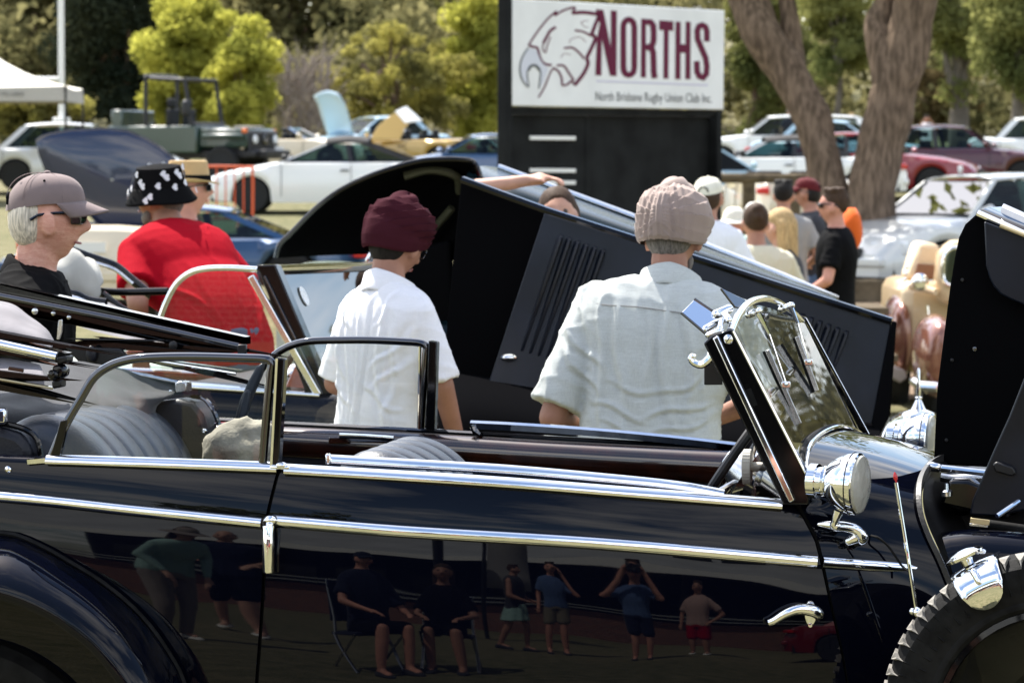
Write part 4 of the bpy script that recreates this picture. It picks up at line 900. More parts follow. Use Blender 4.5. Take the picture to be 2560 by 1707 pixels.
for (x, y, dz) in ((690, 690, 0), (720, 664, 0), (760, 652, 0), (820, 647, 0), (880, 650, 0), (930, 660, 0), (960, 690, 0), (980, 740, 0)):
    rg.append([at(x, y, 15.2 + t * 1.3) - UP * (.25 * (2 * t - 1) ** 2 * .4 + (.8 if t in (0, 1) else 0)) for t in (0, .1, .3, .5, .7, .9, 1)])
m = MB(); m.loft(rg, closed=False, cap=False); m.build('front_wing', 'pale_green_paint', carC, smooth=70, sub=1)
m = MB(); m.box((at(930, 800, 16.8).x, 16.9, .55), (3.6, 1.4, .62)); m.build('body', 'pale_green_paint', carC, bevel=.12)
for wx in (-1.15, 1.15):
    m = MB(); m.lathe([(.2, -.08), (.3, -.08), (.33, 0), (.3, .08), (.2, .08), (.05, .06)], (at(930, 800, 16.8).x + wx, 16.15, .33), (0, -1, 0), 24); m.build('wheel', 'rubber', carC)
m = MB(); m.prism([at(930, 650, 16.1), at(1125, 600, 16.1), at(1135, 1000, 16.1), at(930, 1000, 16.1)], (0, .7, 0)); m.build('engine_bay', 'black_matte', carC, bevel=.02)  # black block: engine bay together with the raised lid's painted-in shadow
m = MB(); m.box(at(945, 655, 15.1), (.10, .05, .05), Matrix.Rotation(.5, 3, 'Y')); m.build('mirror', 'chrome', carC, bevel=.01)
# ================================================================ club sign
SG0, SG1 = at(1281, 265, 37.0), at(1808, 274, 39.45)
sg_d = Vector((SG1.x - SG0.x, SG1.y - SG0.y, 0)).normalized(); sg_n = Vector((sg_d.y, -sg_d.x, 0))
if sg_n.y > 0: sg_n = -sg_n
def SG(px, py, off=0.0):
    r = ray(px, py); t = ((SG0 - Vector((0, 0, CAMZ))).dot(sg_n) + off) / r.dot(sg_n)
    return Vector((0, 0, CAMZ)) + r * t
sign = thing('club_sign', 'white club sign with maroon eagle emblem on a black roadside board', 'sign', (SG0.x, SG0.y, ground_z(38)))
mat('sign_white', (.74, .75, .74), .4, noise=(2, .06)); mat('maroon', (.11, .006, .034), .5, 0, .2); mat('sign_black', (.010, .011, .011), .75, 0, .15, noise=(3, .4))
mat('print_grey', (.05, .055, .06), .5); mat('print_lilac', (.55, .53, .66), .5)
def sg_panel(px4, off, th, name, mt, bevel=.01):
    m = MB(); m.prism([SG(x, y, off) for x, y in px4], sg_n * -th); return m.build(name, mt, sign, bevel=bevel)
sg_panel([(1281, -3), (1812, 27), (1809, 275), (1279, 265)], .0, .05, 'face_panel', 'sign_white')
sg_panel([(1266, -30), (1281, -30), (1281, 1080), (1262, 1080)], .02, .12, 'post', 'sign_black')
sg_panel([(1281, 267), (1812, 277), (1804, 292), (1281, 286)], -.05, .06, 'header', 'sign_black')
sg_panel([(1281, 286), (1798, 292), (1794, 1000), (1281, 1060)], -.14, .06, 'lower_board', 'sign_black')
sg_panel([(1794, 277), (1806, 277), (1802, 1000), (1790, 1000)], -.02, .12, 'post', 'sign_black')
sg_panel([(1464, 290), (1474, 290), (1474, 1040), (1464, 1040)], -.13, .03, 'mullion', 'sign_black')
for y in (346, 427, 457): sg_panel([(1326, y - 6), (1440, y - 5), (1440, y + 5), (1326, y + 4)], -.12, .02, 'letter_rail', 'white_paint', .004)
def ribbon(pts, w, name, mt, off=.004, closed=False, par=None, taper=None, smooth_n=0):
    """flat print on the sign: a stroke of width w (pixels) through photo pixels"""
    P = [Vector((x, y, 0)) for x, y in pts]
    if smooth_n: P = smooth_path(P, smooth_n, closed)
    n = len(P); L_, R2 = [], []
    for i in range(n):
        d = (P[(i + 1) % n] - P[i - 1]) if closed else P[min(i + 1, n - 1)] - P[max(i - 1, 0)]
        d.normalize(); s = Vector((-d.y, d.x, 0)); ww = (w if taper is None else w * float(np.interp(i / (n - 1), *taper))) / 2
        # mitre
        if 0 < i < n - 1 or closed:
            d1 = (P[i] - P[i - 1]).normalized(); c_ = max(.45, abs(Vector((-d1.y, d1.x, 0)).dot(s))); ww = ww / c_
        L_.append(SG(*(P[i] + s * ww)[:2], off)); R2.append(SG(*(P[i] - s * ww)[:2], off))
    if closed: L_.append(L_[0]); R2.append(R2[0])
    m = MB(); m.grid([L_, R2]); return m.build(name, mt, par or sign, smooth=0)
def poly(pts, name, mt, off=.004):
    m = MB(); m.add([SG(x, y, off) for x, y in pts], [tuple(range(len(pts)))]); return m.build(name, mt, sign, smooth=0)
def zz(x, y): return (1200 + x / 3.336, y / 3.336)
# NORTHS
poly([zz(965, 80), zz(1030, 85), zz(1092, 400), zz(1092, 90), zz(1142, 92), zz(1140, 637), zz(1085, 635), zz(1017, 320), zz(1013, 632), zz(962, 630), zz(975, 330), zz(1000, 200)], 'letter', 'maroon')
ribbon([zz(1199, 395 - 190), zz(1205, 190), zz(1222, 172), zz(1242, 166), zz(1262, 172), zz(1280, 192), zz(1288, 230), zz(1288, 565), zz(1280, 605), zz(1262, 622), zz(1240, 628), zz(1218, 620), zz(1203, 602), zz(1196, 562), zz(1196, 230)], 14.5, 'letter', 'maroon', closed=True)
poly([zz(1345, 158), zz(1385, 160), zz(1385, 650), zz(1342, 648)], 'letter', 'maroon')
ribbon([zz(1385, 184), zz(1425, 188), zz(1446, 215), zz(1450, 270), zz(1449, 340), zz(1440, 375), zz(1418, 393), zz(1385, 395)], 14.5, 'letter', 'maroon', off=.005)
ribbon([zz(1400, 400), zz(1432, 405), zz(1446, 440), zz(1449, 520), zz(1450, 600), zz(1458, 655)], 14.5, 'letter', 'maroon', off=.006)
poly([zz(1495, 172), zz(1613, 180), zz(1613, 262), zz(1575, 258), zz(1572, 660), zz(1530, 658), zz(1533, 256), zz(1495, 254)], 'letter', 'maroon')
for x0, x1 in ((1632, 1675), (1716, 1758)): poly([zz(x0, 182), zz(x1, 185), zz(x1 - 2, 665), zz(x0 - 4, 662)], 'letter', 'maroon')
poly([zz(1670, 370), zz(1720, 372), zz(1720, 445), zz(1670, 443)], 'letter', 'maroon', .005)
ribbon([zz(1893, 350), zz(1893, 262), zz(1880, 225), zz(1854, 212), zz(1828, 222), zz(1813, 258), zz(1816, 330), zz(1850, 410), zz(1884, 490), zz(1893, 560), zz(1888, 620), zz(1860, 652), zz(1832, 640), zz(1812, 600), zz(1808, 512)], 14.5, 'letter', 'maroon')
ribbon([zz(970, 678), zz(1300, 690), zz(1900, 712)], 4, 'letter_shadow', 'print_lilac')
# eagle head
EG = [
    ([(405, 380), (440, 325), (500, 240), (570, 155), (640, 95)], 4.5), ([(640, 95), (628, 128), (700, 88), (790, 66), (768, 112)], 5),
    ([(768, 112), (860, 106), (945, 116), (990, 130), (962, 210), (930, 292)], 9), ([(930, 292), (962, 315), (945, 372), (888, 490)], 9),
    ([(888, 490), (902, 532), (862, 620), (790, 712)], 9), ([(790, 712), (762, 678), (735, 702), (688, 712), (682, 655), (655, 598), (612, 568)], 5),
    ([(612, 568), (582, 620), (540, 725), (488, 815)], 4), ([(405, 380), (440, 392), (478, 402), (492, 450), (512, 505), (548, 538), (598, 545)], 6),
    ([(632, 228), (585, 262), (555, 315), (528, 362)], 7), ([(528, 362), (524, 415), (548, 440), (560, 385), (590, 310)], 3),
    ([(790, 255), (862, 268), (925, 300)], 5), ([(700, 405), (770, 400), (830, 445), (868, 492)], 5), ([(640, 548), (700, 552), (745, 615), (785, 672)], 5),
    ([(905, 175), (845, 185), (870, 225), (905, 232)], 1.5), ([(885, 355), (835, 312), (760, 330), (745, 365)], 1.5), ([(760, 460), (700, 450), (672, 485)], 1.5)]
for pts, w in EG: ribbon([zz(*p) for p in pts], w, 'emblem_stroke', 'maroon', smooth_n=4)
poly([zz(*p) for p in ((404, 405), (372, 450), (344, 520), (338, 600), (358, 668), (400, 722), (396, 600), (420, 562), (452, 550), (488, 566), (504, 602), (500, 680), (490, 745), (530, 690), (572, 575), (540, 545), (505, 500), (478, 418))], 'beak', mat('print_pale', (.58, .60, .66), .5))
ribbon([zz(*p) for p in ((404, 402), (370, 450), (340, 520), (335, 602), (356, 672), (405, 728), (398, 660), (396, 602), (420, 565), (455, 552), (490, 566), (506, 602), (502, 670), (492, 742))], 3, 'beak_outline', 'print_grey', .006, smooth_n=3)
ribbon([zz(*p) for p in ((402, 590), (428, 552), (470, 552), (500, 590))], 6, 'beak_outline', 'print_grey', .007, smooth_n=3)
def text_mesh(body, size=1.0):
    cu = bpy.data.curves.new('lettering', 'FONT'); cu.body = body; cu.size = size; cu.resolution_u = 3
    ob = bpy.data.objects.new('lettering_tmp', cu); COL.objects.link(ob)
    bpy.context.view_layer.update()
    me = bpy.data.meshes.new_from_object(ob.evaluated_get(bpy.context.evaluated_depsgraph_get()))
    vs = [tuple(v.co) for v in me.vertices]; fs = [tuple(p.vertices) for p in me.polygons]
    bpy.data.objects.remove(ob, do_unlink=True); bpy.data.curves.remove(cu); bpy.data.meshes.remove(me)
    return vs, fs
tv, tf = text_mesh('North Brisbane Rugby Union Club Inc.')
w_ = max(v[0] for v in tv)
m = MB(); m.add([SG(1488 + v[0] / w_ * 292, 252 + v[0] / w_ * 5.5 - v[1] * 33, .004) for v in tv], tf); m.build('lettering', 'print_grey', sign, smooth=0)

# ================================================================ vegetation
def leaf_mat(name, c1, c2, tr=.35, scale=.5):
    m = bpy.data.materials.new(name); m.use_nodes = True
    n, l = m.node_tree.nodes, m.node_tree.links; n.remove(n['Principled BSDF'])
    tc = n.new('ShaderNodeTexCoord'); nz = n.new('ShaderNodeTexNoise'); nz.inputs['Scale'].default_value = scale; nz.inputs['Detail'].default_value = 5
    l.new(tc.outputs['Object'], nz.inputs['Vector'])
    rp = n.new('ShaderNodeValToRGB'); rp.color_ramp.elements[0].position = .36; rp.color_ramp.elements[1].position = .64
    rp.color_ramp.elements[0].color = (*c1, 1); rp.color_ramp.elements[1].color = (*c2, 1); l.new(nz.outputs['Fac'], rp.inputs['Fac'])
    d = n.new('ShaderNodeBsdfDiffuse'); t = n.new('ShaderNodeBsdfTranslucent'); mx = n.new('ShaderNodeMixShader'); mx.inputs[0].default_value = tr
    l.new(rp.outputs[0], d.inputs[0]); l.new(rp.outputs[0], t.inputs[0]); l.new(d.outputs[0], mx.inputs[1]); l.new(t.outputs[0], mx.inputs[2]); l.new(mx.outputs[0], n['Material Output'].inputs['Surface'])
    MATS[name] = m
leaf_mat('leaf_olive', (.085, .085, .038), (.22, .20, .09), .5); leaf_mat('leaf_dark', (.018, .026, .018), (.045, .052, .030), .2)
leaf_mat('leaf_yellow', (.24, .25, .05), (.52, .50, .10), .55, .8); leaf_mat('leaf_gum', (.125, .145, .05), (.31, .31, .11), .5)
leaf_mat('leaf_mixed', (.12, .115, .045), (.42, .38, .10), .5, 1.1); leaf_mat('leaf_brown', (.10, .075, .035), (.19, .15, .07), .3)
mat('bark', (.15, .108, .078), .95, 0, .1); stretch_noise('bark', [(8, 8, 1.6)], 2.6, .42, 1.0); mat('bark_pale', (.10, .085, .07), .95, 0, .1, noise=(2, .5, (.17, .15, .125)), bump=(8, .7, .04))
mat('twig_grey', (.26, .22, .19), .9, 0, .1)
RNG = np.random.default_rng(11)
def leaves(centres, radii, n_per, size, flat=.75):
    """leaf-sized quads scattered through clump ellipsoids; returns verts, faces"""
    cs = []
    for (c, r) in zip(centres, radii):
        k = int(n_per * (r / np.mean(radii)) ** 2)
        d = RNG.normal(size=(k, 3)); d /= np.linalg.norm(d, axis=1)[:, None]
        rad = r * RNG.random(k) ** .4
        cs.append(np.array(c) + d * rad[:, None] * np.array([1, 1, flat]))
    P = np.concatenate(cs); k = len(P)
    a = RNG.normal(size=(k, 3)); a /= np.linalg.norm(a, axis=1)[:, None]
    b = np.cross(a, RNG.normal(size=(k, 3))); b /= np.linalg.norm(b, axis=1)[:, None]
    s = size * (.6 + .8 * RNG.random(k))[:, None]
    V_ = np.stack([P - a * s - b * s * .45, P + a * s * .2 - b * s * .6, P + a * s + b * s * .1, P - a * s * .1 + b * s * .55], 1).reshape(-1, 3)
    F_ = np.arange(4 * k).reshape(-1, 4)
    return V_, F_
def crown_obj(V_, F_, name, mt, parent):
    me = bpy.data.meshes.new(name); me.from_pydata((V_ - np.array(_root(parent).location)).tolist(), [], F_.tolist()); me.materials.append(MATS[mt])
    o = bpy.data.objects.new(name, me); COL.objects.link(o); o.parent = parent; return o
def limb_path(a, b, n=6, wob=.12):
    a, b = Vector(a), Vector(b); L = (b - a).length
    return smooth_path([a.lerp(b, t) + Vector(RNG.normal(size=3)) * wob * L * .25 * math.sin(math.pi * t) for t in np.linspace(0, 1, n)], 3)
def tree(label, px, D, crown_px, clump_r, n_clump, n_leaf, size, lm, trunk_r=.15, bark='bark', lean=0, group=None, name='tree', hollow=.5, depth=None, top_px=None):
    """crown_px: (x0, x1, ytop, ybottom) in photo pixels"""
    s = FPX / D; gz = ground_z(D); x = (px - 1280) / s
    t = thing(name, label, 'tree', (x, D, gz), group=group)
    x0, x1, yt, yb_ = crown_px; cx = ((x0 + x1) / 2 - 1280) / s; rx = (x1 - x0) / 2 / s; zt = CAMZ + (430 - yt) / s; zb = CAMZ + (430 - yb_) / s
    cz, rz = (zt + zb) / 2, (zt - zb) / 2; ry = depth or max(rx * .8, 1.2)
    C_, R2 = [], []
    for k in range(n_clump):
        d = RNG.normal(size=3); d /= np.linalg.norm(d); r = hollow + (1 - hollow) * RNG.random() ** .5
        r *= 1.0 + .75 * mnoise.noise(Vector(d) * 2.4 + Vector((px * .37, 0, 0)))
        c = np.array([cx + d[0] * rx * r, D + d[1] * ry * r, cz + d[2] * rz * r]); C_.append(c); R2.append(clump_r * (.6 + .8 * RNG.random()))
    V_, F_ = leaves(C_, R2, n_leaf * 2, size * .66); crown_obj(V_, F_, 'crown', lm, t)
    m = MB(); base = Vector((x, D, gz - .1)); topp = Vector((cx + lean, D, cz + rz * .4)); path = limb_path(base, topp, 6, .08)
    m.tube(path, np.linspace(trunk_r, trunk_r * .3, len(path)).tolist(), 8)
    for k in range(0, n_clump, max(1, n_clump // 9)):
        st = path[int(len(path) * (.3 + .5 * RNG.random()))]; lp = limb_path(st, C_[k], 5, .15); m.tube(lp, np.linspace(trunk_r * .4, trunk_r * .08, len(lp)).tolist(), 5)
    m.build('trunk', bark, t, smooth=60)
    return t
GT = 'trees behind the car park'
# distant wood on the bank, one mass
WC, WR = [], []
for k in range(900):
    D = 150 + RNG.random() * 60; X = -75 + RNG.random() * 200; zg = ground_z(D)
    WC.append(np.array([X, D, zg + RNG.random() ** .8 * 17])); WR.append(1.3 + RNG.random() * 1.6)
for k in range(420):      # understorey in front of it, down to the ground
    D = 117 + RNG.random() * 26; X = -26 + RNG.random() * 58; WC.append(np.array([X, D, ground_z(D) + RNG.random() ** 1.3 * 5.5])); WR.append(.8 + RNG.random() * .9)
for k in range(260):      # tall trees carrying on to the right
    D = 100 + RNG.random() * 40; X = 20 + RNG.random() * 95; WC.append(np.array([X, D, ground_z(D) + .5 + RNG.random() * 16])); WR.append(1.3 + RNG.random() * 1.4)
V_, F_ = leaves(WC, WR, 200, .20)
me = bpy.data.meshes.new('distant_wood'); me.from_pydata(V_.tolist(), [], F_.tolist()); me.materials.append(MATS['leaf_olive'])
o = bpy.data.objects.new('distant_wood', me); COL.objects.link(o); tag(o, 'dense olive woodland rising behind the car park', 'woodland', kind='stuff')
tree('dull olive gum tree behind the white goal post', 70, 128, (-120, 300, -160, 330), .95, 60, 150, .20, 'leaf_olive', .22, group=GT)
tree('dark dense pine beside the goal post', 330, 114, (180, 420, -250, 330), .75, 80, 150, .13, 'leaf_dark', .2, group=GT)
tree('tall bright yellow-green tree behind the open green four-wheel drive', 465, 105, (372, 578, -30, 330), .5, 70, 150, .12, 'leaf_yellow', .13, group=GT)
tree('shorter bright yellow-green tree right of the taller one', 625, 103, (555, 692, 80, 330), .42, 46, 150, .11, 'leaf_yellow', .1, group=GT)
tree('dark olive tree above the leafless grey thicket', 720, 138, (560, 900, -200, 210), 1.0, 50, 130, .2, 'leaf_olive', .25, group=GT)
tree('olive gum tree high above the white cabriolet', 1010, 140, (860, 1200, -220, 130), 1.0, 46, 120, .2, 'leaf_gum', .25, group=GT)
tree('loose yellow-flecked tree with crooked dark limbs behind the raised bonnets', 1085, 108, (800, 1180, 90, 330), .34, 85, 60, .11, 'leaf_mixed', .26, lean=-1, group=GT)
tree('yellow-green leafy tree at the left edge of the club sign', 1205, 110, (1120, 1290, -60, 320), .5, 60, 130, .12, 'leaf_yellow', .12, group=GT)
tree('dark tree hidden behind the club sign', 1560, 130, (1330, 1800, -120, 300), .9, 50, 120, .18, 'leaf_olive', .25, group=GT)
tree('olive scrub tree between the sign and the forked trunk', 1890, 118, (1800, 2010, -80, 310), .55, 55, 120, .14, 'leaf_gum', .14, group=GT)
tree('slender gum seen through the fork of the big tree', 2085, 112, (2000, 2180, -100, 190), .5, 40, 110, .12, 'leaf_gum', .13, bark='bark_pale', group=GT)
tree('broad gum tree right of the forked trunk', 2400, 104, (2280, 2480, -200, 190), .6, 50, 120, .13, 'leaf_gum', .34, bark='bark_pale', group=GT)
tree('leafy gum at the right edge of the view', 2530, 99, (2440, 2680, -150, 250), .6, 55, 120, .13, 'leaf_gum', .22, bark='bark_pale', group=GT)
tree('low olive bushy tree under the cream marquee', 60, 98, (-60, 190, 220, 340), .4, 40, 110, .11, 'leaf_mixed', .1, group=GT)
tree('brown dry-leaved shrub behind the red cars', 2300, 120, (2230, 2420, 170, 330), .5, 30, 80, .13, 'leaf_brown', .1, group=GT)
# leafless grey thicket
th_ = thing('thicket', 'leafless grey twiggy thicket left of the yellow-flecked tree', 'shrub', ((770 - 1280) / 88, 106, ground_z(106)))
m = MB()
for k in range(260):
    a = Vector(((700 + 30 * RNG.random() + 80 * RNG.random() - 1280) / 88, 106 + RNG.normal() * .6, ground_z(106) + .3 + 2.2 * RNG.random()))
    ang = RNG.random() * math.pi; b = a + Vector((math.cos(ang) * .9, RNG.normal() * .4, .5 + .8 * RNG.random()))
    m.tube([a, a.lerp(b, .5) + Vector((0, 0, .1)), b], [.02, .014, .005], 4)
for x in (705, 735, 760, 800): m.tube(limb_path(Vector(((x - 1280) / 88, 106, ground_z(106))), Vector(((x + 20 - 1280) / 88, 106, ground_z(106) + 3)), 5), .06, 6)
m.build('twigs', 'twig_grey', th_, smooth=60)['kind'] = 'stuff'
# big forked tree
ft = thing('forked_tree', 'big rough-barked forked tree behind the chatting group', 'tree', (at(2135, 640, 45).x, 45, ground_z(45)))
def rough_tube(pts, rs, name, par, amp=.05, n=22, k=10):
    path = smooth_path(pts, k); rr = np.interp(np.linspace(0, 1, len(path)), np.linspace(0, 1, len(rs)), rs)
    m = MB(); m.tube(path, rr.tolist(), n)
    m.v = [tuple(Vector(p) + Vector((mnoise.noise(Vector(p) * 2.2), mnoise.noise(Vector(p) * 2.2 + Vector((7, 0, 0))), 0)) * amp + Vector((mnoise.noise(Vector((p[0] * 9, p[1] * 9, p[2] * 2))), 0, 0)) * amp * .5) for p in m.v]
    return m.build(name, 'bark', par, smooth=70)
rough_tube([at(2110, 760, 45) , at(2102, 640, 45), at(2080, 520, 45), at(2056, 400, 45), at(2030, 300, 45.1), at(1975, 190, 45.2), at(1910, 90, 45.3), at(1870, 0, 45.5), at(1830, -110, 45.7), at(1760, -260, 46)], [.46, .40, .27, .22, .22, .23, .25, .24, .20, .15], 'trunk', ft)
rough_tube([at(2148, 760, 44.8), at(2156, 640, 44.8), at(2172, 540, 44.8), at(2190, 420, 44.8), at(2215, 310, 44.8), at(2245, 200, 44.8), at(2270, 100, 44.8), at(2290, 0, 44.8), at(2310, -140, 44.8), at(2360, -300, 45)], [.50, .42, .32, .28, .27, .265, .275, .25, .22, .18], 'trunk', ft)
rough_tube([at(2225, 210, 44.8), at(2205, 120, 44.9), at(2195, 60, 45), at(2215, 0, 45.1), at(2240, -90, 45.2)], [.2, .2, .16, .12, .1], 'limb', ft, .04)
rough_tube([at(2245, 230, 44.7), at(2275, 200, 44.6), at(2298, 175, 44.6)], [.10, .06, .03], 'limb', ft, .02, 10)
rough_tube([at(1990, 200, 45.2), at(1980, 80, 45.4), at(1960, -40, 45.5)], [.12, .12, .1], 'limb', ft, .03, 12)
cs = [np.array([at(x, y, 45).x, 45 + RNG.normal() * 2.2, at(x, y, 45).z]) for x, y in zip(1500 + 1100 * RNG.random(60), -200 - 900 * RNG.random(60))]
V_, F_ = leaves(cs, [1.1] * 60, 80, .11); crown_obj(V_, F_, 'crown', 'leaf_gum', ft)
# timber edging round its foot, leaf litter
mat('old_timber', (.11, .085, .055), .9, 0, .15, noise=(6, .4), bump=(12, .5, .02)); mat('litter', (.12, .085, .06), .95, 0, .1, noise=(9, .6, (.26, .19, .13)), bump=(15, 1, .05))
te = thing('timber_edging', 'weathered timber edging round the foot of the forked tree', 'edging', (at(2150, 660, 43).x, 43, ground_z(43)))
for (x0, D0, x1, D1) in ((2060, 42.6, 2225, 42.4), (2225, 42.4, 2265, 46), (2030, 45.5, 2060, 42.6)):
    a, b = at(x0, 650, D0), at(x1, 650, D1); a.z = b.z = ground_z(43) + .14; d = (b - a).normalized(); s = Vector((-d.y, d.x, 0)) * .1
    m = MB(); m.hexa([a - s - UP * .16, b - s - UP * .16, b + s - UP * .16, a + s - UP * .16, a - s + UP * .14, b - s + UP * .14, b + s + UP * .14, a + s + UP * .14]); m.build('sleeper', 'old_timber', te, bevel=.03)
m = MB(); lp = [at(x, 700, D) for x, D in ((2180, 27), (2300, 26.5), (2400, 30), (2420, 38), (2300, 44), (2100, 44), (2000, 38), (2050, 30))]
m.add([Vector((p.x, p.y, ground_z(p.y) + .02)) for p in smooth_path(lp, 4, True)], [tuple(range(32))]); m.build('leaf_litter_ground', 'litter', None, smooth=0, label='bare brown ground with leaf litter under the forked tree', kind='structure')
# log rail fence
lr = thing('rail_fence', 'low weathered log rail fence behind the seated group', 'fence', (at(1900, 520, 50).x, 50, ground_z(50)))
a, b = at(1800, 446, 50), at(2060, 446, 50.2); m = MB(); m.tube([a, b], .07, 10); m.build('rail', 'old_timber', lr)
for x in (1872, 1985):
    p = at(x, 446, 50.1); m = MB(); m.tube([Vector((p.x, p.y, ground_z(50))), p + UP * .02], .09, 10); m.build('post', 'old_timber', lr)

# ================================================================ marquee, goal, barrier
mat('tent_cream', (.80, .76, .66), .8, noise=(1, .06)); mat('barrier_orange', (.62, .09, .02), .5); mat('valance_grey', (.42, .40, .36), .85)
TD = 74.0; ts = FPX / TD
tx1 = (166 - 1280) / ts; tx0 = tx1 - 6.0; zv = CAMZ + (430 - 216) / ts; zl = CAMZ + (430 - 254) / ts; zp = zv + 1.9
tent = thing('marquee', 'cream pop-up marquee with grey valance at the left edge', 'marquee', ((tx0 + tx1) / 2, TD + 1.5, ground_z(TD)))
ctr = Vector(((tx0 + tx1) / 2, TD + 1.5, zp)); cor = [Vector((tx0, TD, zv)), Vector((tx1, TD, zv)), Vector((tx1, TD + 3, zv)), Vector((tx0, TD + 3, zv))]
m = MB()
for i in range(4):
    a, b = cor[i], cor[(i + 1) % 4]; G = []
    for t in np.linspace(0, 1, 9):
        G.append([a.lerp(b, u).lerp(ctr, t) - UP * (.42 * math.sin(math.pi * t)) - UP * .05 * math.sin(math.pi * u) * (1 - t) for u in np.linspace(0, 1, 9)])
    m.grid(G)
m.build('canopy', 'tent_cream', tent, smooth=60)
m = MB()
for i in range(4):
    a, b = cor[i], cor[(i + 1) % 4]; m.grid([[a.lerp(b, u) - UP * .05 * math.sin(math.pi * u) for u in np.linspace(0, 1, 13)], [a.lerp(b, u) - UP * (zv - zl) + (Vector((.03, -.02, 0)) * math.sin(u * 21)) for u in np.linspace(0, 1, 13)]])
m.build('valance', 'valance_grey', tent, smooth=60)
for c in cor:
    m = MB(); m.tube([Vector((c.x, c.y, ground_z(TD))), c], .025, 8); m.build('leg', 'black_satin', tent)
tv, tf = text_mesh('RE TO LAKE'); w_ = max(v[0] for v in tv); sc_ = .62 / w_
m = MB(); m.add([Vector((tx1 - 1.6 + v[0] / w_ * .62 + .45 - .30, TD - .03, zv - .20 + v[1] * sc_)) for v in tv], tf); m.build('lettering', 'print_grey', tent, smooth=0)
GD = 94.0; gs = FPX / GD
goal = thing('goal_post', 'tall white rugby goal post rising left of the dark pine', 'goal post', ((156 - 1280) / gs, GD, ground_z(GD)))
gxp = (156 - 1280) / gs
m = MB(); m.tube([Vector((gxp, GD, ground_z(GD))), Vector((gxp, GD, 12))], .078, 14); m.build('upright', 'white_paint', goal)
m = MB(); m.tube([Vector((gxp - 5.6, GD, ground_z(GD))), Vector((gxp - 5.6, GD, 12))], .078, 14); m.build('upright', 'white_paint', goal)
m = MB(); zc = CAMZ + (430 - 199) / gs; m.tube([Vector((gxp - 5.52, GD, zc)), Vector((gxp - .08, GD, zc))], .06, 12); m.build('crossbar', 'white_paint', goal)
m = MB(); m.box((gxp, GD, CAMZ + (430 - 303) / gs), (.42, .42, .16)); m.build('collar', 'white_paint', goal, bevel=.03)
BD = 64.0; bsx = FPX / BD; br = thing('crowd_barrier', 'orange steel crowd barrier in front of the white cabriolet', 'barrier', ((560 - 1280) / bsx, BD, ground_z(BD)))
X0, X1 = (430 - 1280) / bsx, (632 - 1280) / bsx; zg = ground_z(BD); zt = CAMZ + (430 - 418) / bsx
fp_ = smooth_path([Vector((X0, BD, zg + .15)), Vector((X0, BD, zt - .1)), Vector((X0 + .1, BD, zt)), Vector((X1 - .1, BD, zt)), Vector((X1, BD, zt - .1)), Vector((X1, BD, zg + .15))], 5)
m = MB(); m.tube(fp_, .024, 8); m.build('frame', 'barrier_orange', br)
m = MB(); m.tube([Vector((X0, BD, zg + .2)), Vector((X1, BD, zg + .2))], .02, 8); m.build('lower_rail', 'barrier_orange', br)
for k in range(1, 9):
    x = X0 + (X1 - X0) * k / 9; m = MB(); m.tube([Vector((x, BD, zg + .2)), Vector((x, BD, zt))], .013, 6); m.build('bar', 'barrier_orange', br)
for x in (X0 + .25, X1 - .25):
    m = MB(); m.tube([Vector((x, BD - .3, zg + .02)), Vector((x, BD, zg + .2)), Vector((x, BD + .3, zg + .02))], .02, 6); m.build('foot', 'barrier_orange', br)
# ================================================================ parked cars
mat('interior_dark', (.012, .013, .014), .8); mat('tyre_black', (.012, .012, .012), .8); mat('alloy', (.50, .50, .51), .35, .25); mat('alloy_dark', (.06, .06, .065), .35, .8)
mat('plastic_black', (.012, .012, .013), .5); mat('lamp_clear', (.75, .78, .8), .1, 0, .5, coat=1); mat('plate_white', (.7, .7, .68), .5)
mat('soft_top', (.035, .033, .032), .9, noise=(3, .2)); mat('seat_tan', (.22, .15, .09), .6)
def paint(name, col, metal=.0, rough=.28): return mat(name, col, rough, metal, .5, coat=1.0, coat_rough=.03)
for nm_, c_, mt_ in (('paint_white', (.80, .80, .77), 0), ('paint_silver', (.62, .63, .62), .1), ('paint_silver_dark', (.36, .37, .38), .7), ('paint_blue', (.012, .055, .14), .3), ('paint_paleblue', (.36, .52, .62), 0),
                     ('paint_red', (.20, .004, .009), .1), ('paint_maroon', (.06, .004, .008), .2), ('paint_cream', (.66, .57, .42), 0), ('paint_navy', (.006, .013, .045), .0), ('paint_tan', (.42, .31, .15), .2), ('paint_green', (.006, .032, .020), 0), ('paint_gold', (.40, .26, .06), .3)):
    paint(nm_, c_, mt_)
def sub_empty(name, parent):
    e = bpy.data.objects.new(name, None); COL.objects.link(e); e.parent = parent; return e
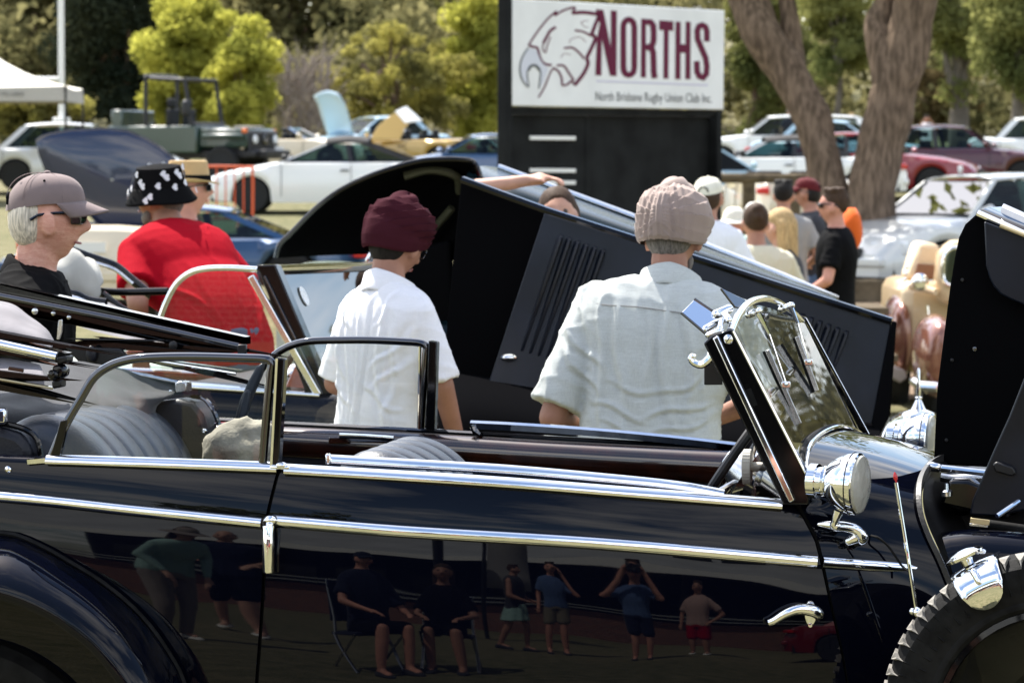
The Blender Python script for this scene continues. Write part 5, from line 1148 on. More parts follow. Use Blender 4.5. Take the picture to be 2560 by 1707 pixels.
def car_wheel(par, x, y, R, side, rim='alloy', w=.2):
    e = sub_empty('wheel', par); ax = Vector((0, side, 0)); c = Vector((x, y, R))
    m = MB(); m.lathe([(R * .62, -w / 2), (R * .9, -w / 2), (R, -w * .3), (R, w * .3), (R * .9, w / 2), (R * .66, w * .48), (R * .62, w * .3)], c, ax, 32); m.build('tyre', 'tyre_black', e, local=True)
    m = MB(); m.lathe([(R * .66, w * .46), (R * .63, w * .42), (R * .60, w * .1), (R * .2, w * .12), (0, w * .14)], c, ax, 28); m.build('rim_barrel', 'interior_dark', e, local=True)
    m = MB(); m.lathe([(R * .14, w * .12), (R * .14, w * .4), (0, w * .42)], c, ax, 14)
    for k in range(7):
        a = k * 2 * math.pi / 7; d = Vector((math.cos(a), 0, math.sin(a))); s = Vector((-math.sin(a), 0, math.cos(a)))
        p0, p1 = c + ax * w * .36 + d * R * .1, c + ax * w * .40 + d * R * .64
        m.hexa([p0 - s * R * .07, p1 - s * R * .045, p1 + s * R * .045, p0 + s * R * .07] + [q + ax * w * .05 for q in (p0 - s * R * .07, p1 - s * R * .045, p1 + s * R * .045, p0 + s * R * .07)])
    m.tube([c + ax * w * .4 + Vector((math.cos(a), 0, math.sin(a))) * R * .645 for a in np.linspace(0, 2 * math.pi, 29)[:-1]], R * .035, 6, closed=True)
    m.build('rim', rim, e, local=True)
def modern_car(label, px, D, facing, body, L=4.5, W=1.78, H=1.40, belt=.92, hood=.88, trunk=.92, nose=.62, ws=(.16, .02), rw=(-.34, -.24), roof=None, glass='car_glass', R=.31, dz=0, group='cars parked across the showground', name='parked_car', rim='alloy', open_top=False, cat='car', bonnet=None, wheelbase=.59, doors=2):
    """facing: rotation about Z (0 = front to the right). ws/rw: (base, top) of windscreen and rear window as shares of the length"""
    x0 = (px - 1280) * D / FPX
    t = thing(name, label, cat, (x0, D, ground_z(D) + dz), facing, group)
    hl, hw = L / 2, W / 2; fa, ra_ = L * wheelbase / 2 + .06, -L * wheelbase / 2 + .04
    xs = sorted(set(np.round(np.concatenate([np.linspace(-hl, hl, 31)] + [np.linspace(a - R * 1.18, a + R * 1.18, 13) for a in (fa, ra_)]), 4)))
    tx = [-hl, -hl + .05, -hl + .25, rw[0] * L, ws[0] * L, hl - .75, hl - .25, hl - .05, hl]
    tz = [trunk - .30, trunk - .12, trunk, belt, belt - .01, hood - .05, nose + .10, nose - .02, nose - .12]
    rings = []
    for x in xs:
        zt = float(np.interp(x, tx, tz)); zb = .20 + .05 * (abs(x) / hl) ** 4
        for a in (fa, ra_):
            q = (R * 1.16) ** 2 - (x - a) ** 2
            if q > 0: zb = max(zb, R + math.sqrt(q) * .98)
        zb = min(zb, zt - .08); e = abs(x) / hl; w = hw * (1 - .20 * e ** 7 - .05 * e ** 3)
        zm = zb + (zt - zb) * .45
        half = [(w * .97, zb), (w * 1.0, zb + (zt - zb) * .25), (w * 1.0, zm), (w * .985, zb + (zt - zb) * .72), (w * .93, zt - .025), (w * .86, zt), (w * .4, zt + .025 * (1 if x > ws[0] * L or x < rw[0] * L else 0))]
        rings.append([Vector((x, y, z)) for y, z in half] + [Vector((x, -y, z)) for y, z in reversed(half)])
    m = MB(); m.loft(rings, closed=False, cap=False)
    n = len(rings[0]); m.add(rings[0], [tuple(range(n))]); m.add(rings[-1], [tuple(range(n))])
    m.build('body', body, t, local=True, smooth=32)
    m = MB(); m.box((0, 0, .32), (L * .93, W * .84, .22)); m.box((fa, 0, .5), (R * 2.5, W * .8, .5)); m.box((ra_, 0, .5), (R * 2.5, W * .8, .5)); m.build('underbody', 'interior_dark', t, local=True)
    for x in (fa, ra_):
        for s in (1, -1): car_wheel(t, x, s * (hw - .11), R, s, rim)
    # shut lines and handles
    for s in (1, -1):
        for k, xd in enumerate([ws[0] * L - .05, (ws[0] + rw[0]) / 2 * L, rw[0] * L + .12][: doors + 1]):
            m = MB(); m.tube([Vector((xd, s * hw * 1.0, .32)), Vector((xd, s * hw * 1.003, .62)), Vector((xd, s * hw * .965, belt - .06))], .006, 5); m.build('shut_line', 'interior_dark', t, local=True)
        for xd in ((ws[0] + rw[0]) / 2 * L + .12, rw[0] * L + .28)[: max(1, doors - 1)]:
            m = MB(); m.box((xd, s * (hw + .012), belt - .16), (.17, .03, .03)); m.build('door_handle', 'chrome_dark', t, local=True, bevel=.008)
        m = MB(); m.cap((ws[0] * L - .12, s * (hw + .10), belt + .08), .065, (ws[0] * L - .10, s * (hw + .02), belt + .06), .05); m.build('wing_mirror', 'plastic_black' if roof == 'soft_top' else body, t, local=True)
        m = MB(); m.hexa([Vector((hl - .16 - dx, s * yy, nose - .03 + dz2)) for dz2 in (-.08, .07) for dx, yy in ((0, hw * .48), (.20, hw * .93), (.26, hw * .90), (.06, hw * .48))]); 
        m.v = [(a + .07, b, c) for a, b, c in m.v]; m.build('headlamp', 'lamp_clear', t, local=True, bevel=.02)
        m = MB(); m.hexa([Vector((-hl + dx, s * yy, trunk - .19 + dz2)) for dz2 in (-.055, .055) for dx, yy in ((-.012, hw * .74), (.10, hw * .945), (.20, hw * .95), (.06, hw * .74))]); m.build('tail_lamp', 'red_lens', t, local=True, bevel=.02)
    m = MB(); m.box((hl - .02, 0, .42), (.10, W * .82, .12)); m.build('front_bumper', body, t, local=True, bevel=.03)
    m = MB(); m.box((hl + .0, 0, nose - .10), (.06, W * .42, .14)); m.build('grille', 'plastic_black', t, local=True, bevel=.02)
    m = MB(); m.box((-hl + .02, 0, .42), (.10, W * .82, .12)); m.build('rear_bumper', body, t, local=True, bevel=.03)
    m = MB(); m.box((-hl - .01, 0, trunk - .22), (.02, .37, .11)); m.build('number_plate', 'plate_white', t, local=True)
    m = MB(); m.box((hl + .04, 0, .46), (.02, .37, .11)); m.build('number_plate', 'plate_white', t, local=True)
    # cabin
    wb0, wt0, rb0, rt0 = ws[0] * L, ws[1] * L, rw[0] * L, rw[1] * L; bw, tw = hw * .87, hw * .66
    m = MB(); m.box(((wb0 + rb0) / 2, 0, belt - .02), (wb0 - rb0, bw * 1.9, .10)); m.build('cabin_floor', 'interior_dark', t, local=True)
    for s in (1, -1):
        for xx in (.04 * L, -.13 * L):
            m = MB(); m.box((xx - .1, s * .36, belt + .02), (.14, .46, .26)); hz_ = belt + min(.30, H - belt - .19); m.cap((xx - .14, s * .36 - .08, hz_), .06, (xx - .14, s * .36 + .08, hz_), .06); m.build('seat', 'interior_dark', t, local=True, bevel=.05)
    zr = H
    if not open_top:
        G = []
        for u in np.linspace(0, 1, 13):
            x = rt0 + (wt0 - rt0) * u; cr = .05 * math.sin(math.pi * (u * .9 + .05))
            G.append([Vector((x, y * tw * 1.02, zr - .045 - (.12 if roof == 'soft_top' else .05) * abs(y) ** 3 + cr)) for y in np.linspace(-1, 1, 9)])
        m = MB(); m.grid(G); m.build('roof', roof or body, t, local=True, smooth=60, solid=.02)
        rz_ = zr - (.15 if roof == 'soft_top' else .09)
        def pillar(x0, y0, x1, y1, wd, mt):
            m = MB(); a, b = Vector((x0, y0, belt - .03)), Vector((x1, y1, rz_)); m.hexa([a + Vector((-wd / 2, -.02, 0)), a + Vector((wd / 2, -.02, 0)), a + Vector((wd / 2, .02, 0)), a + Vector((-wd / 2, .02, 0)), b + Vector((-wd / 2, -.02, 0)), b + Vector((wd / 2, -.02, 0)), b + Vector((wd / 2, .02, 0)), b + Vector((-wd / 2, .02, 0))]); m.build('pillar', mt, t, local=True)
        def pane(P, name, mt=glass):
            m = MB(); m.add(P, [(0, 1, 2, 3)]); m.build(name, mt, t, local=True, smooth=0)
        pm = 'soft_top' if roof == 'soft_top' else body
        mb_, mt2 = (wb0 + rb0) / 2, (wt0 + rt0) / 2
        for s in (1, -1):
            pillar(wb0, s * bw, wt0, s * tw, .07, body); pillar(mb_, s * bw, mt2, s * tw, .09, 'plastic_black'); pillar(rb0 + .08, s * bw, rt0 + .03, s * tw, .30 if roof == 'soft_top' else .16, pm)
            pane([Vector((wb0 - .02, s * bw * 1.0, belt - .02)), Vector((mb_, s * bw, belt - .02)), Vector((mt2, s * tw, rz_)), Vector((wt0 - .02, s * tw, rz_))], 'side_window')
            pane([Vector((mb_, s * bw, belt - .02)), Vector((rb0 + .1, s * bw, belt - .02)), Vector((rt0 + .05, s * tw, rz_)), Vector((mt2, s * tw, rz_))], 'side_window')
        pane([Vector((wb0, -bw * .97, belt - .02)), Vector((wb0, bw * .97, belt - .02)), Vector((wt0, tw * .97, rz_)), Vector((wt0, -tw * .97, rz_))], 'windscreen', 'car_glass_light')
        pane([Vector((rb0, -bw * .97, belt - .02)), Vector((rb0, bw * .97, belt - .02)), Vector((rt0, tw * .97, rz_)), Vector((rt0, -tw * .97, rz_))], 'rear_window')
        if roof == 'soft_top':
            m = MB(); m.grid([[Vector((rb0 + .02, y * bw * .96, belt)) for y in np.linspace(-1, 1, 7)], [Vector(((rb0 + rt0) / 2, y * (bw + tw) / 2, (belt + rz_) / 2 + .07)) for y in np.linspace(-1, 1, 7)], [Vector((rt0, y * tw, rz_ + .03)) for y in np.linspace(-1, 1, 7)]]); m.build('hood_back', 'soft_top', t, local=True, smooth=60)
    else:
        m = MB(); m.add([Vector((wb0, -bw * .95, belt)), Vector((wb0, bw * .95, belt)), Vector((wt0 + .1, tw, zr - .15)), Vector((wt0 + .1, -tw, zr - .15))], [(0, 1, 2, 3)]); m.build('windscreen', 'car_glass_light', t, local=True, smooth=0)
        m = MB(); m.tube([Vector((wb0, -bw * .95, belt)), Vector((wt0 + .1, -tw, zr - .15)), Vector((wt0 + .1, tw, zr - .15)), Vector((wb0, bw * .95, belt))], .025, 6); m.build('screen_frame', 'chrome', t, local=True)
    if bonnet:
        ang = bonnet; hx = ws[0] * L + .12; Lb = hl - hx - .15; G = []
        for u in np.linspace(0, 1, 9):
            r = u * Lb; z0 = belt + .01 - .10 * u * u * 0; dx, dz_ = math.cos(ang) * r, math.sin(ang) * r
            bend = .12 * max(0, u - .75) ** 1 * 2
            G.append([Vector((hx + dx + bend * .9 * (1 if ang > .6 else 0), y * hw * (.80 + .06 * math.sin(math.pi * u)), z0 + dz_ - .10 * y * y - bend * .6)) for y in np.linspace(-1, 1, 9)])
        m = MB(); m.grid(G); m.build('bonnet', body, t, local=True, smooth=60, solid=.03)
    return t
PI = math.pi
# left to centre
modern_car('white cabriolet with dark fabric roof behind the orange barrier', 832, 71, PI, 'paint_white', L=4.9, W=1.85, H=1.46, belt=.97, ws=(.20, .02), rw=(-.36, -.15), roof='soft_top', R=.33, doors=1)
modern_car('silver sedan parked under the marquee at far left', 203, 79, 0.0, 'paint_silver', L=4.5, H=1.44, dz=.06, ws=(.19, .07), rw=(-.37, -.25), glass='car_glass_light', R=.32)
modern_car('low blue coupe behind the man in the red shirt', 480, 43, PI - .05, 'paint_blue', L=4.3, W=1.75, H=1.12, belt=.76, hood=.74, trunk=.78, nose=.5, ws=(.24, .08), rw=(-.30, -.12), R=.30, doors=1)
modern_car('blue fastback with sloping tail beside the club sign', 1215, 77, PI + .12, 'paint_blue', L=4.5, H=1.33, ws=(.22, .08), rw=(-.42, -.10), R=.32)
modern_car('pale silver sedan roof just left of the sign post', 1330, 93, PI, 'paint_silver', L=4.6, H=1.40, R=.32)
modern_car('pale blue old car with its bonnet raised behind the white cabriolet', 925, 93, PI + .5, 'paint_paleblue', L=4.2, H=1.38, glass='car_glass_light', bonnet=1.25)
modern_car('cream open roadster left of the pale blue car', 720, 90, -.2, 'paint_cream', L=4.0, W=1.6, H=1.25, belt=.85, open_top=True)
modern_car('gold car with its bonnet raised and a white sheet on top', 1010, 91, PI - .35, 'paint_gold', L=4.3, H=1.2, belt=.82, hood=.8, trunk=.82, open_top=True)
# right
modern_car('white station wagon at the back behind the forked tree', 1945, 92, PI, 'paint_white', L=4.7, H=1.42, ws=(.18, .06), rw=(-.46, -.42), glass='car_glass_light')
modern_car('white convertible with black fabric roof behind the rail fence', 1975, 75, PI, 'paint_white', L=4.6, H=1.36, ws=(.25, .12), rw=(-.26, -.14), roof='soft_top', doors=1)
modern_car('cream open car with red tail lamps behind the rail fence', 1955, 61, PI / 2 + .12, 'paint_cream', L=4.4, W=1.72, H=1.2, trunk=1.0, belt=.98, open_top=True)
modern_car('pale blue sedan showing its windscreen right of the sign', 1760, 68, .3, 'paint_paleblue', L=4.5, H=1.38, glass='car_glass_light')
modern_car('blue-grey sedan glimpsed through the fork of the tree', 2120, 84, -.3, 'paint_paleblue', L=4.5, H=1.40, glass='car_glass_light')
modern_car('silver coupe with glinting windscreen right of the forked tree', 2462, 45, PI + .62, 'paint_silver', L=4.6, W=1.8, H=1.46, belt=.95, hood=.92, nose=.62, ws=(.21, .09), rw=(-.34, -.25), glass='car_glass', R=.32, doors=1)
modern_car('bright red car with chrome wing peeking from behind the trunk', 2178, 77, -.30, 'paint_red', L=4.6, H=1.36, glass='car_glass_light', ws=(.18, .06), rw=(-.34, -.24))
modern_car('dark maroon sedan facing right behind the silver coupe', 2395, 80, -.22, 'paint_maroon', L=4.7, H=1.42, ws=(.17, .04), rw=(-.34, -.24), glass='car_glass_light')
modern_car('white sedan at the right edge behind the maroon sedan', 2650, 87, -.1, 'paint_white', L=4.6, H=1.42, glass='car_glass_light')
# raised lids and sheet of the two far cars
def lid(pts, D, name, mt, par_label=None, depth=.25, parent=None):
    P = [at(x, y, D) for x, y in pts]; m = MB(); m.prism(P, (0, .03, 0)); return m
gold = [o for o in COL.objects if o.get('label', '').startswith('gold car')][0]
def local_of(o, P):
    M_ = (Matrix.Translation(o.location) @ Matrix.Rotation(o.rotation_euler.z, 4, 'Z')).inverted(); return [M_ @ p for p in P]
def lid_on(o, pts, D, mt, name, tilt=.5, th=.03):
    ys = [p[1] for p in pts]; y0, y1 = max(ys), min(ys)
    P = [at(x, y, D + tilt * (y0 - y) / max(1, y0 - y1)) for x, y in pts]
    m = MB(); m.prism(local_of(o, P), (0, 0, th)); return m.build(name, mt, o, local=True, bevel=.01)
lid_on(gold, [(925, 350), (945, 318), (975, 292), (1000, 278), (1030, 300), (1012, 325), (1000, 350)], 90, 'paint_gold', 'bonnet', .6)
lid_on(gold, [(988, 281), (1016, 268), (1056, 304), (1012, 309)], 89.6, 'white_paint', 'paper_sheet', .3)
# navy roadster showing its raised domed boot lid
rd = modern_car('navy roadster with a big domed lid raised behind the man in the cap', 275, 41.5, PI / 2, 'paint_cream', L=4.2, W=1.66, H=1.1, belt=.82, hood=.8, trunk=.95, open_top=True)
lp = [(90, 353), (104, 343), (121, 336), (175, 326), (256, 322), (318, 328), (366, 348), (402, 370), (436, 398), (452, 440), (456, 520), (430, 575), (260, 580), (205, 520), (150, 470), (113, 431), (95, 384)]
cx_, cy_ = 280, 450
P0 = [at(x, y, 40.4) for x, y in lp]; rings = [P0]
for s, dd in ((.98, -.02), (.85, -.04), (.6, -.07), (.3, -.085), (.02, -.09)): rings.append([at(cx_ + (x - cx_) * s, cy_ + (y - cy_) * s, 40.4 + dd) for x, y in lp])
m = MB(); m.loft([local_of(rd, r) for r in rings], cap=False); m.build('raised_lid', 'paint_navy', rd, local=True, smooth=60)
m = MB(); m.tube(local_of(rd, P0[:12]), .018, 6); m.build('lid_rim', 'chrome_dark', rd, local=True)

# ---- green open four-wheel drive
gk = thing('army_truck', 'dark green open military four-wheel drive with roll hoop', 'truck', ((478 - 1280) * 84 / FPX, 84, ground_z(84)), -.42)
def gb(c, s, name, mt='paint_green', bevel=.04, rot=None):
    m = MB(); m.box(c, s, rot); return m.build(name, mt, gk, local=True, bevel=bevel)
gb((-.55, 0, .95), (2.3, 1.62, .62), 'tub'); gb((1.2, 0, .98), (1.25, 1.36, .42), 'bonnet'); gb((1.85, 0, .88), (.08, 1.36, .5), 'grille', 'plastic_black')
gb((1.96, 0, .62), (.18, 1.6, .16), 'front_bumper', 'plastic_black'); gb((.45, 0, 1.30), (.12, 1.5, .08), 'folded_screen', 'plastic_black')
gb((1.25, .45, 1.24), (.8, .05, .05), 'screen_bar', 'plastic_black'); gb((.55, 0, .62), (3.4, 1.2, .2), 'chassis', 'plastic_black')
for s in (1, -1):
    gb((1.25, s * .74, 1.02), (1.05, .24, .12), 'wing', 'paint_green', .05); gb((1.75, s * .66, 1.14), (.12, .12, .10), 'indicator', 'orange_lens', .02)
    m = MB(); m.lathe([(.09, 0), (.10, .04), (.08, .06), (0, .07)], (1.88, s * .48, .95), (1, 0, 0), 16); m.build('headlamp', 'lamp_clear', gk, local=True)
    for x in (1.2, -1.1): car_wheel(gk, x, s * .70, .40, s, 'alloy_dark', .24)
    gb((-.25, s * .38, 1.42), (.16, .42, .46), 'seat', 'interior_dark', .05); gb((-.28, s * .38, 1.78), (.12, .26, .2), 'headrest', 'interior_dark', .04)
m = MB(); m.lathe([(.12, 0), (.13, .02), (.11, .03), (.03, .03)], (1.90, 0, .95), (1, 0, 0), 20); m.build('badge', 'chrome_dark', gk, local=True)
m = MB(); m.tube(smooth_path([Vector((-.75, -.72, 1.1)), Vector((-.75, -.72, 2.25)), Vector((-.75, -.60, 2.38)), Vector((-.75, .60, 2.38)), Vector((-.75, .72, 2.25)), Vector((-.75, .72, 1.1))], 5), .05, 8); m.build('roll_hoop', 'plastic_black', gk, local=True)
m = MB(); m.tube(smooth_path([Vector((.42, -.72, 1.25)), Vector((.25, -.72, 2.3)), Vector((.25, .72, 2.3)), Vector((.42, .72, 1.25))], 1), .05, 8); m.build('screen_frame', 'plastic_black', gk, local=True)
for s in (1, -1):
    m = MB(); m.tube([Vector((-.75, s * .66, 2.34)), Vector((.25, s * .66, 2.28))], .045, 8); m.build('roof_rail', 'plastic_black', gk, local=True)
gb((-1.5, 0, 1.4), (.3, 1.5, .45), 'rear_locker')
m = MB(); m.cap((.40, -.95, 1.55), .10, (.40, -.95, 1.75), .09); m.build('wing_mirror', 'plastic_black', gk, local=True)
m = MB(); m.box((1.98, .55, .70), (.02, .42, .2)); m.build('number_plate', 'plate_white', gk, local=True)

# ---- cream and copper pre-war saloon
mat('copper_paint', (.24, .095, .062), .25, .35, .5, coat=1.0); mat('cream_old', (.62, .46, .27), .35, 0, .5, coat=.6); mat('cream_cloth', (.72, .55, .36), .8, bump=(40, .3, .01)); mat('brown_lining', (.20, .10, .06), .8)
ts_ = thing('prewar_saloon', 'cream and copper pre-war car with open roof seen from behind', 'car', (at(2330, 950, 26).x, 26, 0))
def A(x, y, D): return at(x, y, D)
def wing(cx, cy, rx, ry, D, dep, name):
    m = MB(); rgs = []
    for k in range(13):
        t = k / 12; a = math.pi * t; sc = math.sin(a) ** .55 if 0 < t < 1 else .02
        o = A(cx, cy, D) + Vector((0, -dep / 2 * math.cos(a), 0))
        rgs.append([o + Vector((rx * sc * math.cos(b) * .5, 0, ry * (.35 + .65 * sc) * (math.sin(b) if math.sin(b) > 0 else math.sin(b) * 1.1) * .5)) for b in np.linspace(0, 2 * math.pi, 25)[:-1]])
    m.loft(rgs); return m.build(name, 'copper_paint', ts_, smooth=60)
wing(2338, 885, .30, .55, 25.0, .9, 'rear_wing'); wing(2243, 838, .20, .58, 26.1, .9, 'rear_wing')
def slabA(pts, D, th, name, mt, bevel=.03):
    m = MB(); m.prism([A(x, y, D) for x, y in pts], (0, th, 0)); return m.build(name, mt, ts_, bevel=bevel)
slabA([(2255, 735), (2262, 700), (2330, 705), (2420, 715), (2440, 800), (2420, 960), (2330, 960), (2280, 930), (2252, 870)], 25.7, 1.5, 'body', 'cream_old', .08)
slabA([(2268, 700), (2280, 660), (2296, 612), (2305, 603), (2350, 612), (2352, 668), (2345, 700)], 25.9, .5, 'folded_roof', 'cream_cloth', .05)
slabA([(2286, 690), (2294, 658), (2346, 664), (2344, 700)], 25.85, .04, 'roof_opening', 'brown_lining', .005)
slabA([(2340, 730), (2350, 640), (2362, 612), (2385, 602), (2440, 598), (2500, 620), (2510, 760), (2360, 770)], 25.4, .3, 'rear_panel', 'cream_old', .06)
m = MB(); ov = smooth_path([A(x, y, 25.37) for x, y in ((2360, 700), (2358, 665), (2364, 635), (2382, 621), (2410, 620), (2440, 640), (2440, 690), (2420, 712), (2380, 714))], 4, True); m.tube(ov, .014, 8, closed=True); m.build('window_surround', 'chrome', ts_)
m = MB(); m.add(ov, [tuple(range(len(ov)))]); m.build('rear_window', 'car_glass', ts_, smooth=0)
m = MB(); m.lathe([(.0, -.05), (.05, -.03), (.06, 0), (.04, .03), (0, .035)], A(2300, 705, 25.4), (0, -1, 0), 18); m.build('tail_lamp', 'chrome', ts_)
for x, y in ((2268, 668), (2266, 684), (2263, 698)):
    m = MB(); m.ell(A(x, y, 25.6), .015); m.build('hinge', 'chrome', ts_)
m = MB(); m.tube([A(2275, 715, 25.55), A(2310, 722, 25.5), A(2340, 730, 25.4)], .025, 8); m.build('belt_moulding', 'cream_cloth', ts_)
m = MB(); m.tube([A(2318, 762, 25.5), A(2322, 800, 25.5)], .008, 6); m.build('boot_hinge', 'chrome', ts_)
slabA([(2222, 915), (2262, 925), (2270, 945), (2250, 958), (2226, 940)], 25.2, .5, 'running_board', mat('running_board_grey', (.5, .44, .38), .6), .01)
m = MB(); m.tube([A(2285, 952, 24.7), A(2300, 965, 24.6), A(2420, 972, 24.5)], .035, 10); m.build('rear_bumper', 'chrome', ts_)
for cx_, D_ in ((2245, 26.3), (2325, 25.2)):
    p = A(cx_, 985, D_); m = MB(); m.lathe([(.18, -.07), (.3, -.07), (.33, 0), (.3, .07), (.15, .06), (0, .05)], (p.x, p.y + .1, .33), (1, 0, 0), 24); m.build('wheel', 'tyre_black', ts_)
# ================================================================ people
def skin_mat(name, c): return mat(name, c, .55, 0, .4, noise=(14, .10), bump=(180, .10, .002))
for n_, c_ in (('skin_brown', (.23, .105, .065)), ('skin_olive', (.34, .17, .115)), ('skin_fair', (.52, .29, .21)), ('skin_ruddy', (.55, .26, .185)), ('skin_tan', (.38, .19, .13)), ('skin_elder', (.66, .35, .26))): skin_mat(n_, c_)
def wrinkle(name):
    m = MATS[name]; n, l = m.node_tree.nodes, m.node_tree.links; b = n['Principled BSDF']; tc = n.new('ShaderNodeTexCoord')
    mp = n.new('ShaderNodeMapping'); mp.inputs['Scale'].default_value = (1, 1, 2.6); l.new(tc.outputs['Object'], mp.inputs['Vector'])
    v = n.new('ShaderNodeTexNoise'); v.inputs['Scale'].default_value = 38; v.inputs['Detail'].default_value = 8; v.inputs['Roughness'].default_value = .7; l.new(mp.outputs[0], v.inputs['Vector'])
    bp = n.new('ShaderNodeBump'); bp.inputs['Strength'].default_value = .55; bp.inputs['Distance'].default_value = .006; l.new(v.outputs['Fac'], bp.inputs['Height']); l.new(bp.outputs['Normal'], b.inputs['Normal'])
    rp = n.new('ShaderNodeValToRGB'); rp.color_ramp.elements[0].position = .3; rp.color_ramp.elements[1].position = .7; rp.color_ramp.elements[0].color = (.56, .24, .17, 1); rp.color_ramp.elements[1].color = (.70, .40, .30, 1)
    l.new(v.outputs['Fac'], rp.inputs['Fac']); l.new(rp.outputs[0], b.inputs['Base Color'])
wrinkle('skin_elder')
def cloth_mat(name, c, rough=.85, scale=350, amt=.035, weave=.25): return mat(name, c, rough, 0, .15, sheen=.1, noise=(22, amt), bump=(scale, weave, .002))
for n_, c_ in (('cloth_white', (.78, .78, .81)), ('cloth_linen', (.50, .525, .505)), ('cloth_red', (.33, .004, .013)), ('cloth_black', (.006, .006, .0065)), ('cloth_charcoal', (.035, .036, .042)), ('cloth_grey', (.26, .255, .25)), ('cloth_cream', (.66, .62, .46)),
               ('cloth_navy', (.012, .016, .035)), ('cloth_blue', (.08, .13, .26)), ('cloth_mint', (.30, .46, .42)), ('cloth_khaki', (.20, .175, .125)), ('cloth_denim', (.07, .11, .18)), ('cloth_taupe', (.25, .215, .19)), ('cloth_maroon', (.045, .010, .016)), ('cloth_rose', (.32, .25, .22)), ('cloth_capgrey', (.20, .155, .15)), ('cloth_straw', (.55, .37, .18)), ('cloth_orange', (.72, .13, .02)), ('cloth_floral', (.45, .30, .26)), ('cloth_ivory', (.74, .71, .60)), ('shoe_white', (.7, .69, .64))):
    cloth_mat(n_, c_)
for n_ in ('cloth_red', 'cloth_maroon', 'cloth_black'):
    b_ = MATS[n_].node_tree.nodes['Principled BSDF']; b_.inputs['Sheen Weight'].default_value = 0; b_.inputs['Specular IOR Level'].default_value = .05
def hair_mat(name, c): return mat(name, c, .7, 0, .25, noise=(60, .45), bump=(220, .6, .004))
for n_, c_ in (('hair_black', (.012, .010, .009)), ('hair_brown', (.05, .028, .016)), ('hair_blonde', (.42, .29, .14)), ('hair_white', (.62, .56, .46)), ('hair_grey', (.16, .145, .13))): hair_mat(n_, c_)
for n_ in ('hair_black', 'hair_brown', 'hair_blonde', 'hair_white', 'hair_grey'): stretch_noise(n_, [(30, 30, 2.5)], 7, .35, .5)
for n_ in ('cloth_linen', 'cloth_white', 'cloth_red', 'cloth_cream'): stretch_noise(n_, [(60, 60, 2), (3, 3, 70)], 11, .13 if n_ == 'cloth_linen' else .05, .25)
mat('print_white', (.72, .72, .76), .7); mat('sunglass', (.006, .006, .007), .08, 0, .5, coat=1)

def remesh(mb, voxel, name, mt, parent, it=5, disp=None, wr=0.0, seed=0):
    me = bpy.data.meshes.new(name + '_tmp'); me.from_pydata([tuple(p) for p in mb.v], [], mb.f)
    bm = bmesh.new(); bm.from_mesh(me); bmesh.ops.recalc_face_normals(bm, faces=bm.faces); bm.to_mesh(me); bm.free()
    ob = bpy.data.objects.new(name + '_tmp', me); COL.objects.link(ob)
    r = ob.modifiers.new('r', 'REMESH'); r.mode = 'VOXEL'; r.voxel_size = voxel
    s = ob.modifiers.new('s', 'SMOOTH'); s.factor = .5; s.iterations = it
    dg = bpy.context.evaluated_depsgraph_get(); dg.update()
    nm = bpy.data.meshes.new_from_object(ob.evaluated_get(dg)); nm.name = name
    bpy.data.objects.remove(ob, do_unlink=True); bpy.data.meshes.remove(me)
    n = len(nm.vertices); co = np.zeros(n * 3); nm.vertices.foreach_get('co', co); co = co.reshape(-1, 3)
    if wr or disp:
        no = np.zeros(n * 3); nm.vertices.foreach_get('normal', no); no = no.reshape(-1, 3)
        if wr:
            d = np.empty(n)
            for i in range(n):
                x, y, z = co[i]
                f1 = mnoise.noise(Vector((x * 15 + seed + z * 2, y * 15, z * 2.6))); f2 = mnoise.noise(Vector((x * 6 - z * 11 + seed, y * 8, z * 12 + x * 7)))
                f3 = mnoise.noise(Vector((x * 8 + seed, y * 8, z * 34 + x * 9))); f4 = mnoise.noise(Vector((x * 4, y * 4 + seed, z * 3)))
                r1_, r2_, r3_ = max(0, 1 - 2.6 * abs(f1)) ** 2, max(0, 1 - 3.2 * abs(f2)) ** 2, max(0, 1 - 3.6 * abs(f3)) ** 2
                low = min(1, max(0, (1.22 - z) / .22)); arm = min(1, max(0, (abs(x) - .08) / .10))
                d[i] = r1_ * .9 * (.7 + f4) + r2_ * .6 * arm * (.7 + f4) + r3_ * .50 * low * (.7 - f4) + f4 * .9 - .3
            co = co + no * (d * wr)[:, None]
        if disp: co = disp(co, no)
        nm.vertices.foreach_set('co', co.ravel())
    nm.materials.clear(); nm.materials.append(MATS[mt])
    nm.polygons.foreach_set('use_smooth', [True] * len(nm.polygons)); nm.update()
    o = bpy.data.objects.new(name, nm); COL.objects.link(o); o.parent = parent
    return o
def fold_disp(folds):
    """drawn cloth folds on the back: ridges with a valley beside them, from (x, z) to (x, z)"""
    def f(co, no):
        d = np.zeros(len(co)); back = np.clip(-no[:, 1] * 2.2, 0, 1)
        for x0, z0, x1, z1, w, a in folds:
            p = co[:, [0, 2]]; e = np.array([x1 - x0, z1 - z0]); L_ = np.hypot(*e); e = e / L_
            q = p - np.array([x0, z0]); t = np.clip((q @ e) / L_, 0, 1); s_ = q[:, 0] * e[1] - q[:, 1] * e[0]
            off = (q @ e) - t * L_; r = np.sqrt(off ** 2) / (2 * w); bend = .012 * np.sin(t * 5 + x0 * 40); s_ = s_ + bend
            k_ = np.exp(-r ** 2) * (np.sin(np.pi * np.clip(t * .92 + .06, 0, 1)) ** .5)
            d += a * k_ * (np.exp(-(s_ / w) ** 2) - .65 * np.exp(-((s_ - 1.7 * w) / w) ** 2))
        return co + no * (d * back)[:, None]
    return f
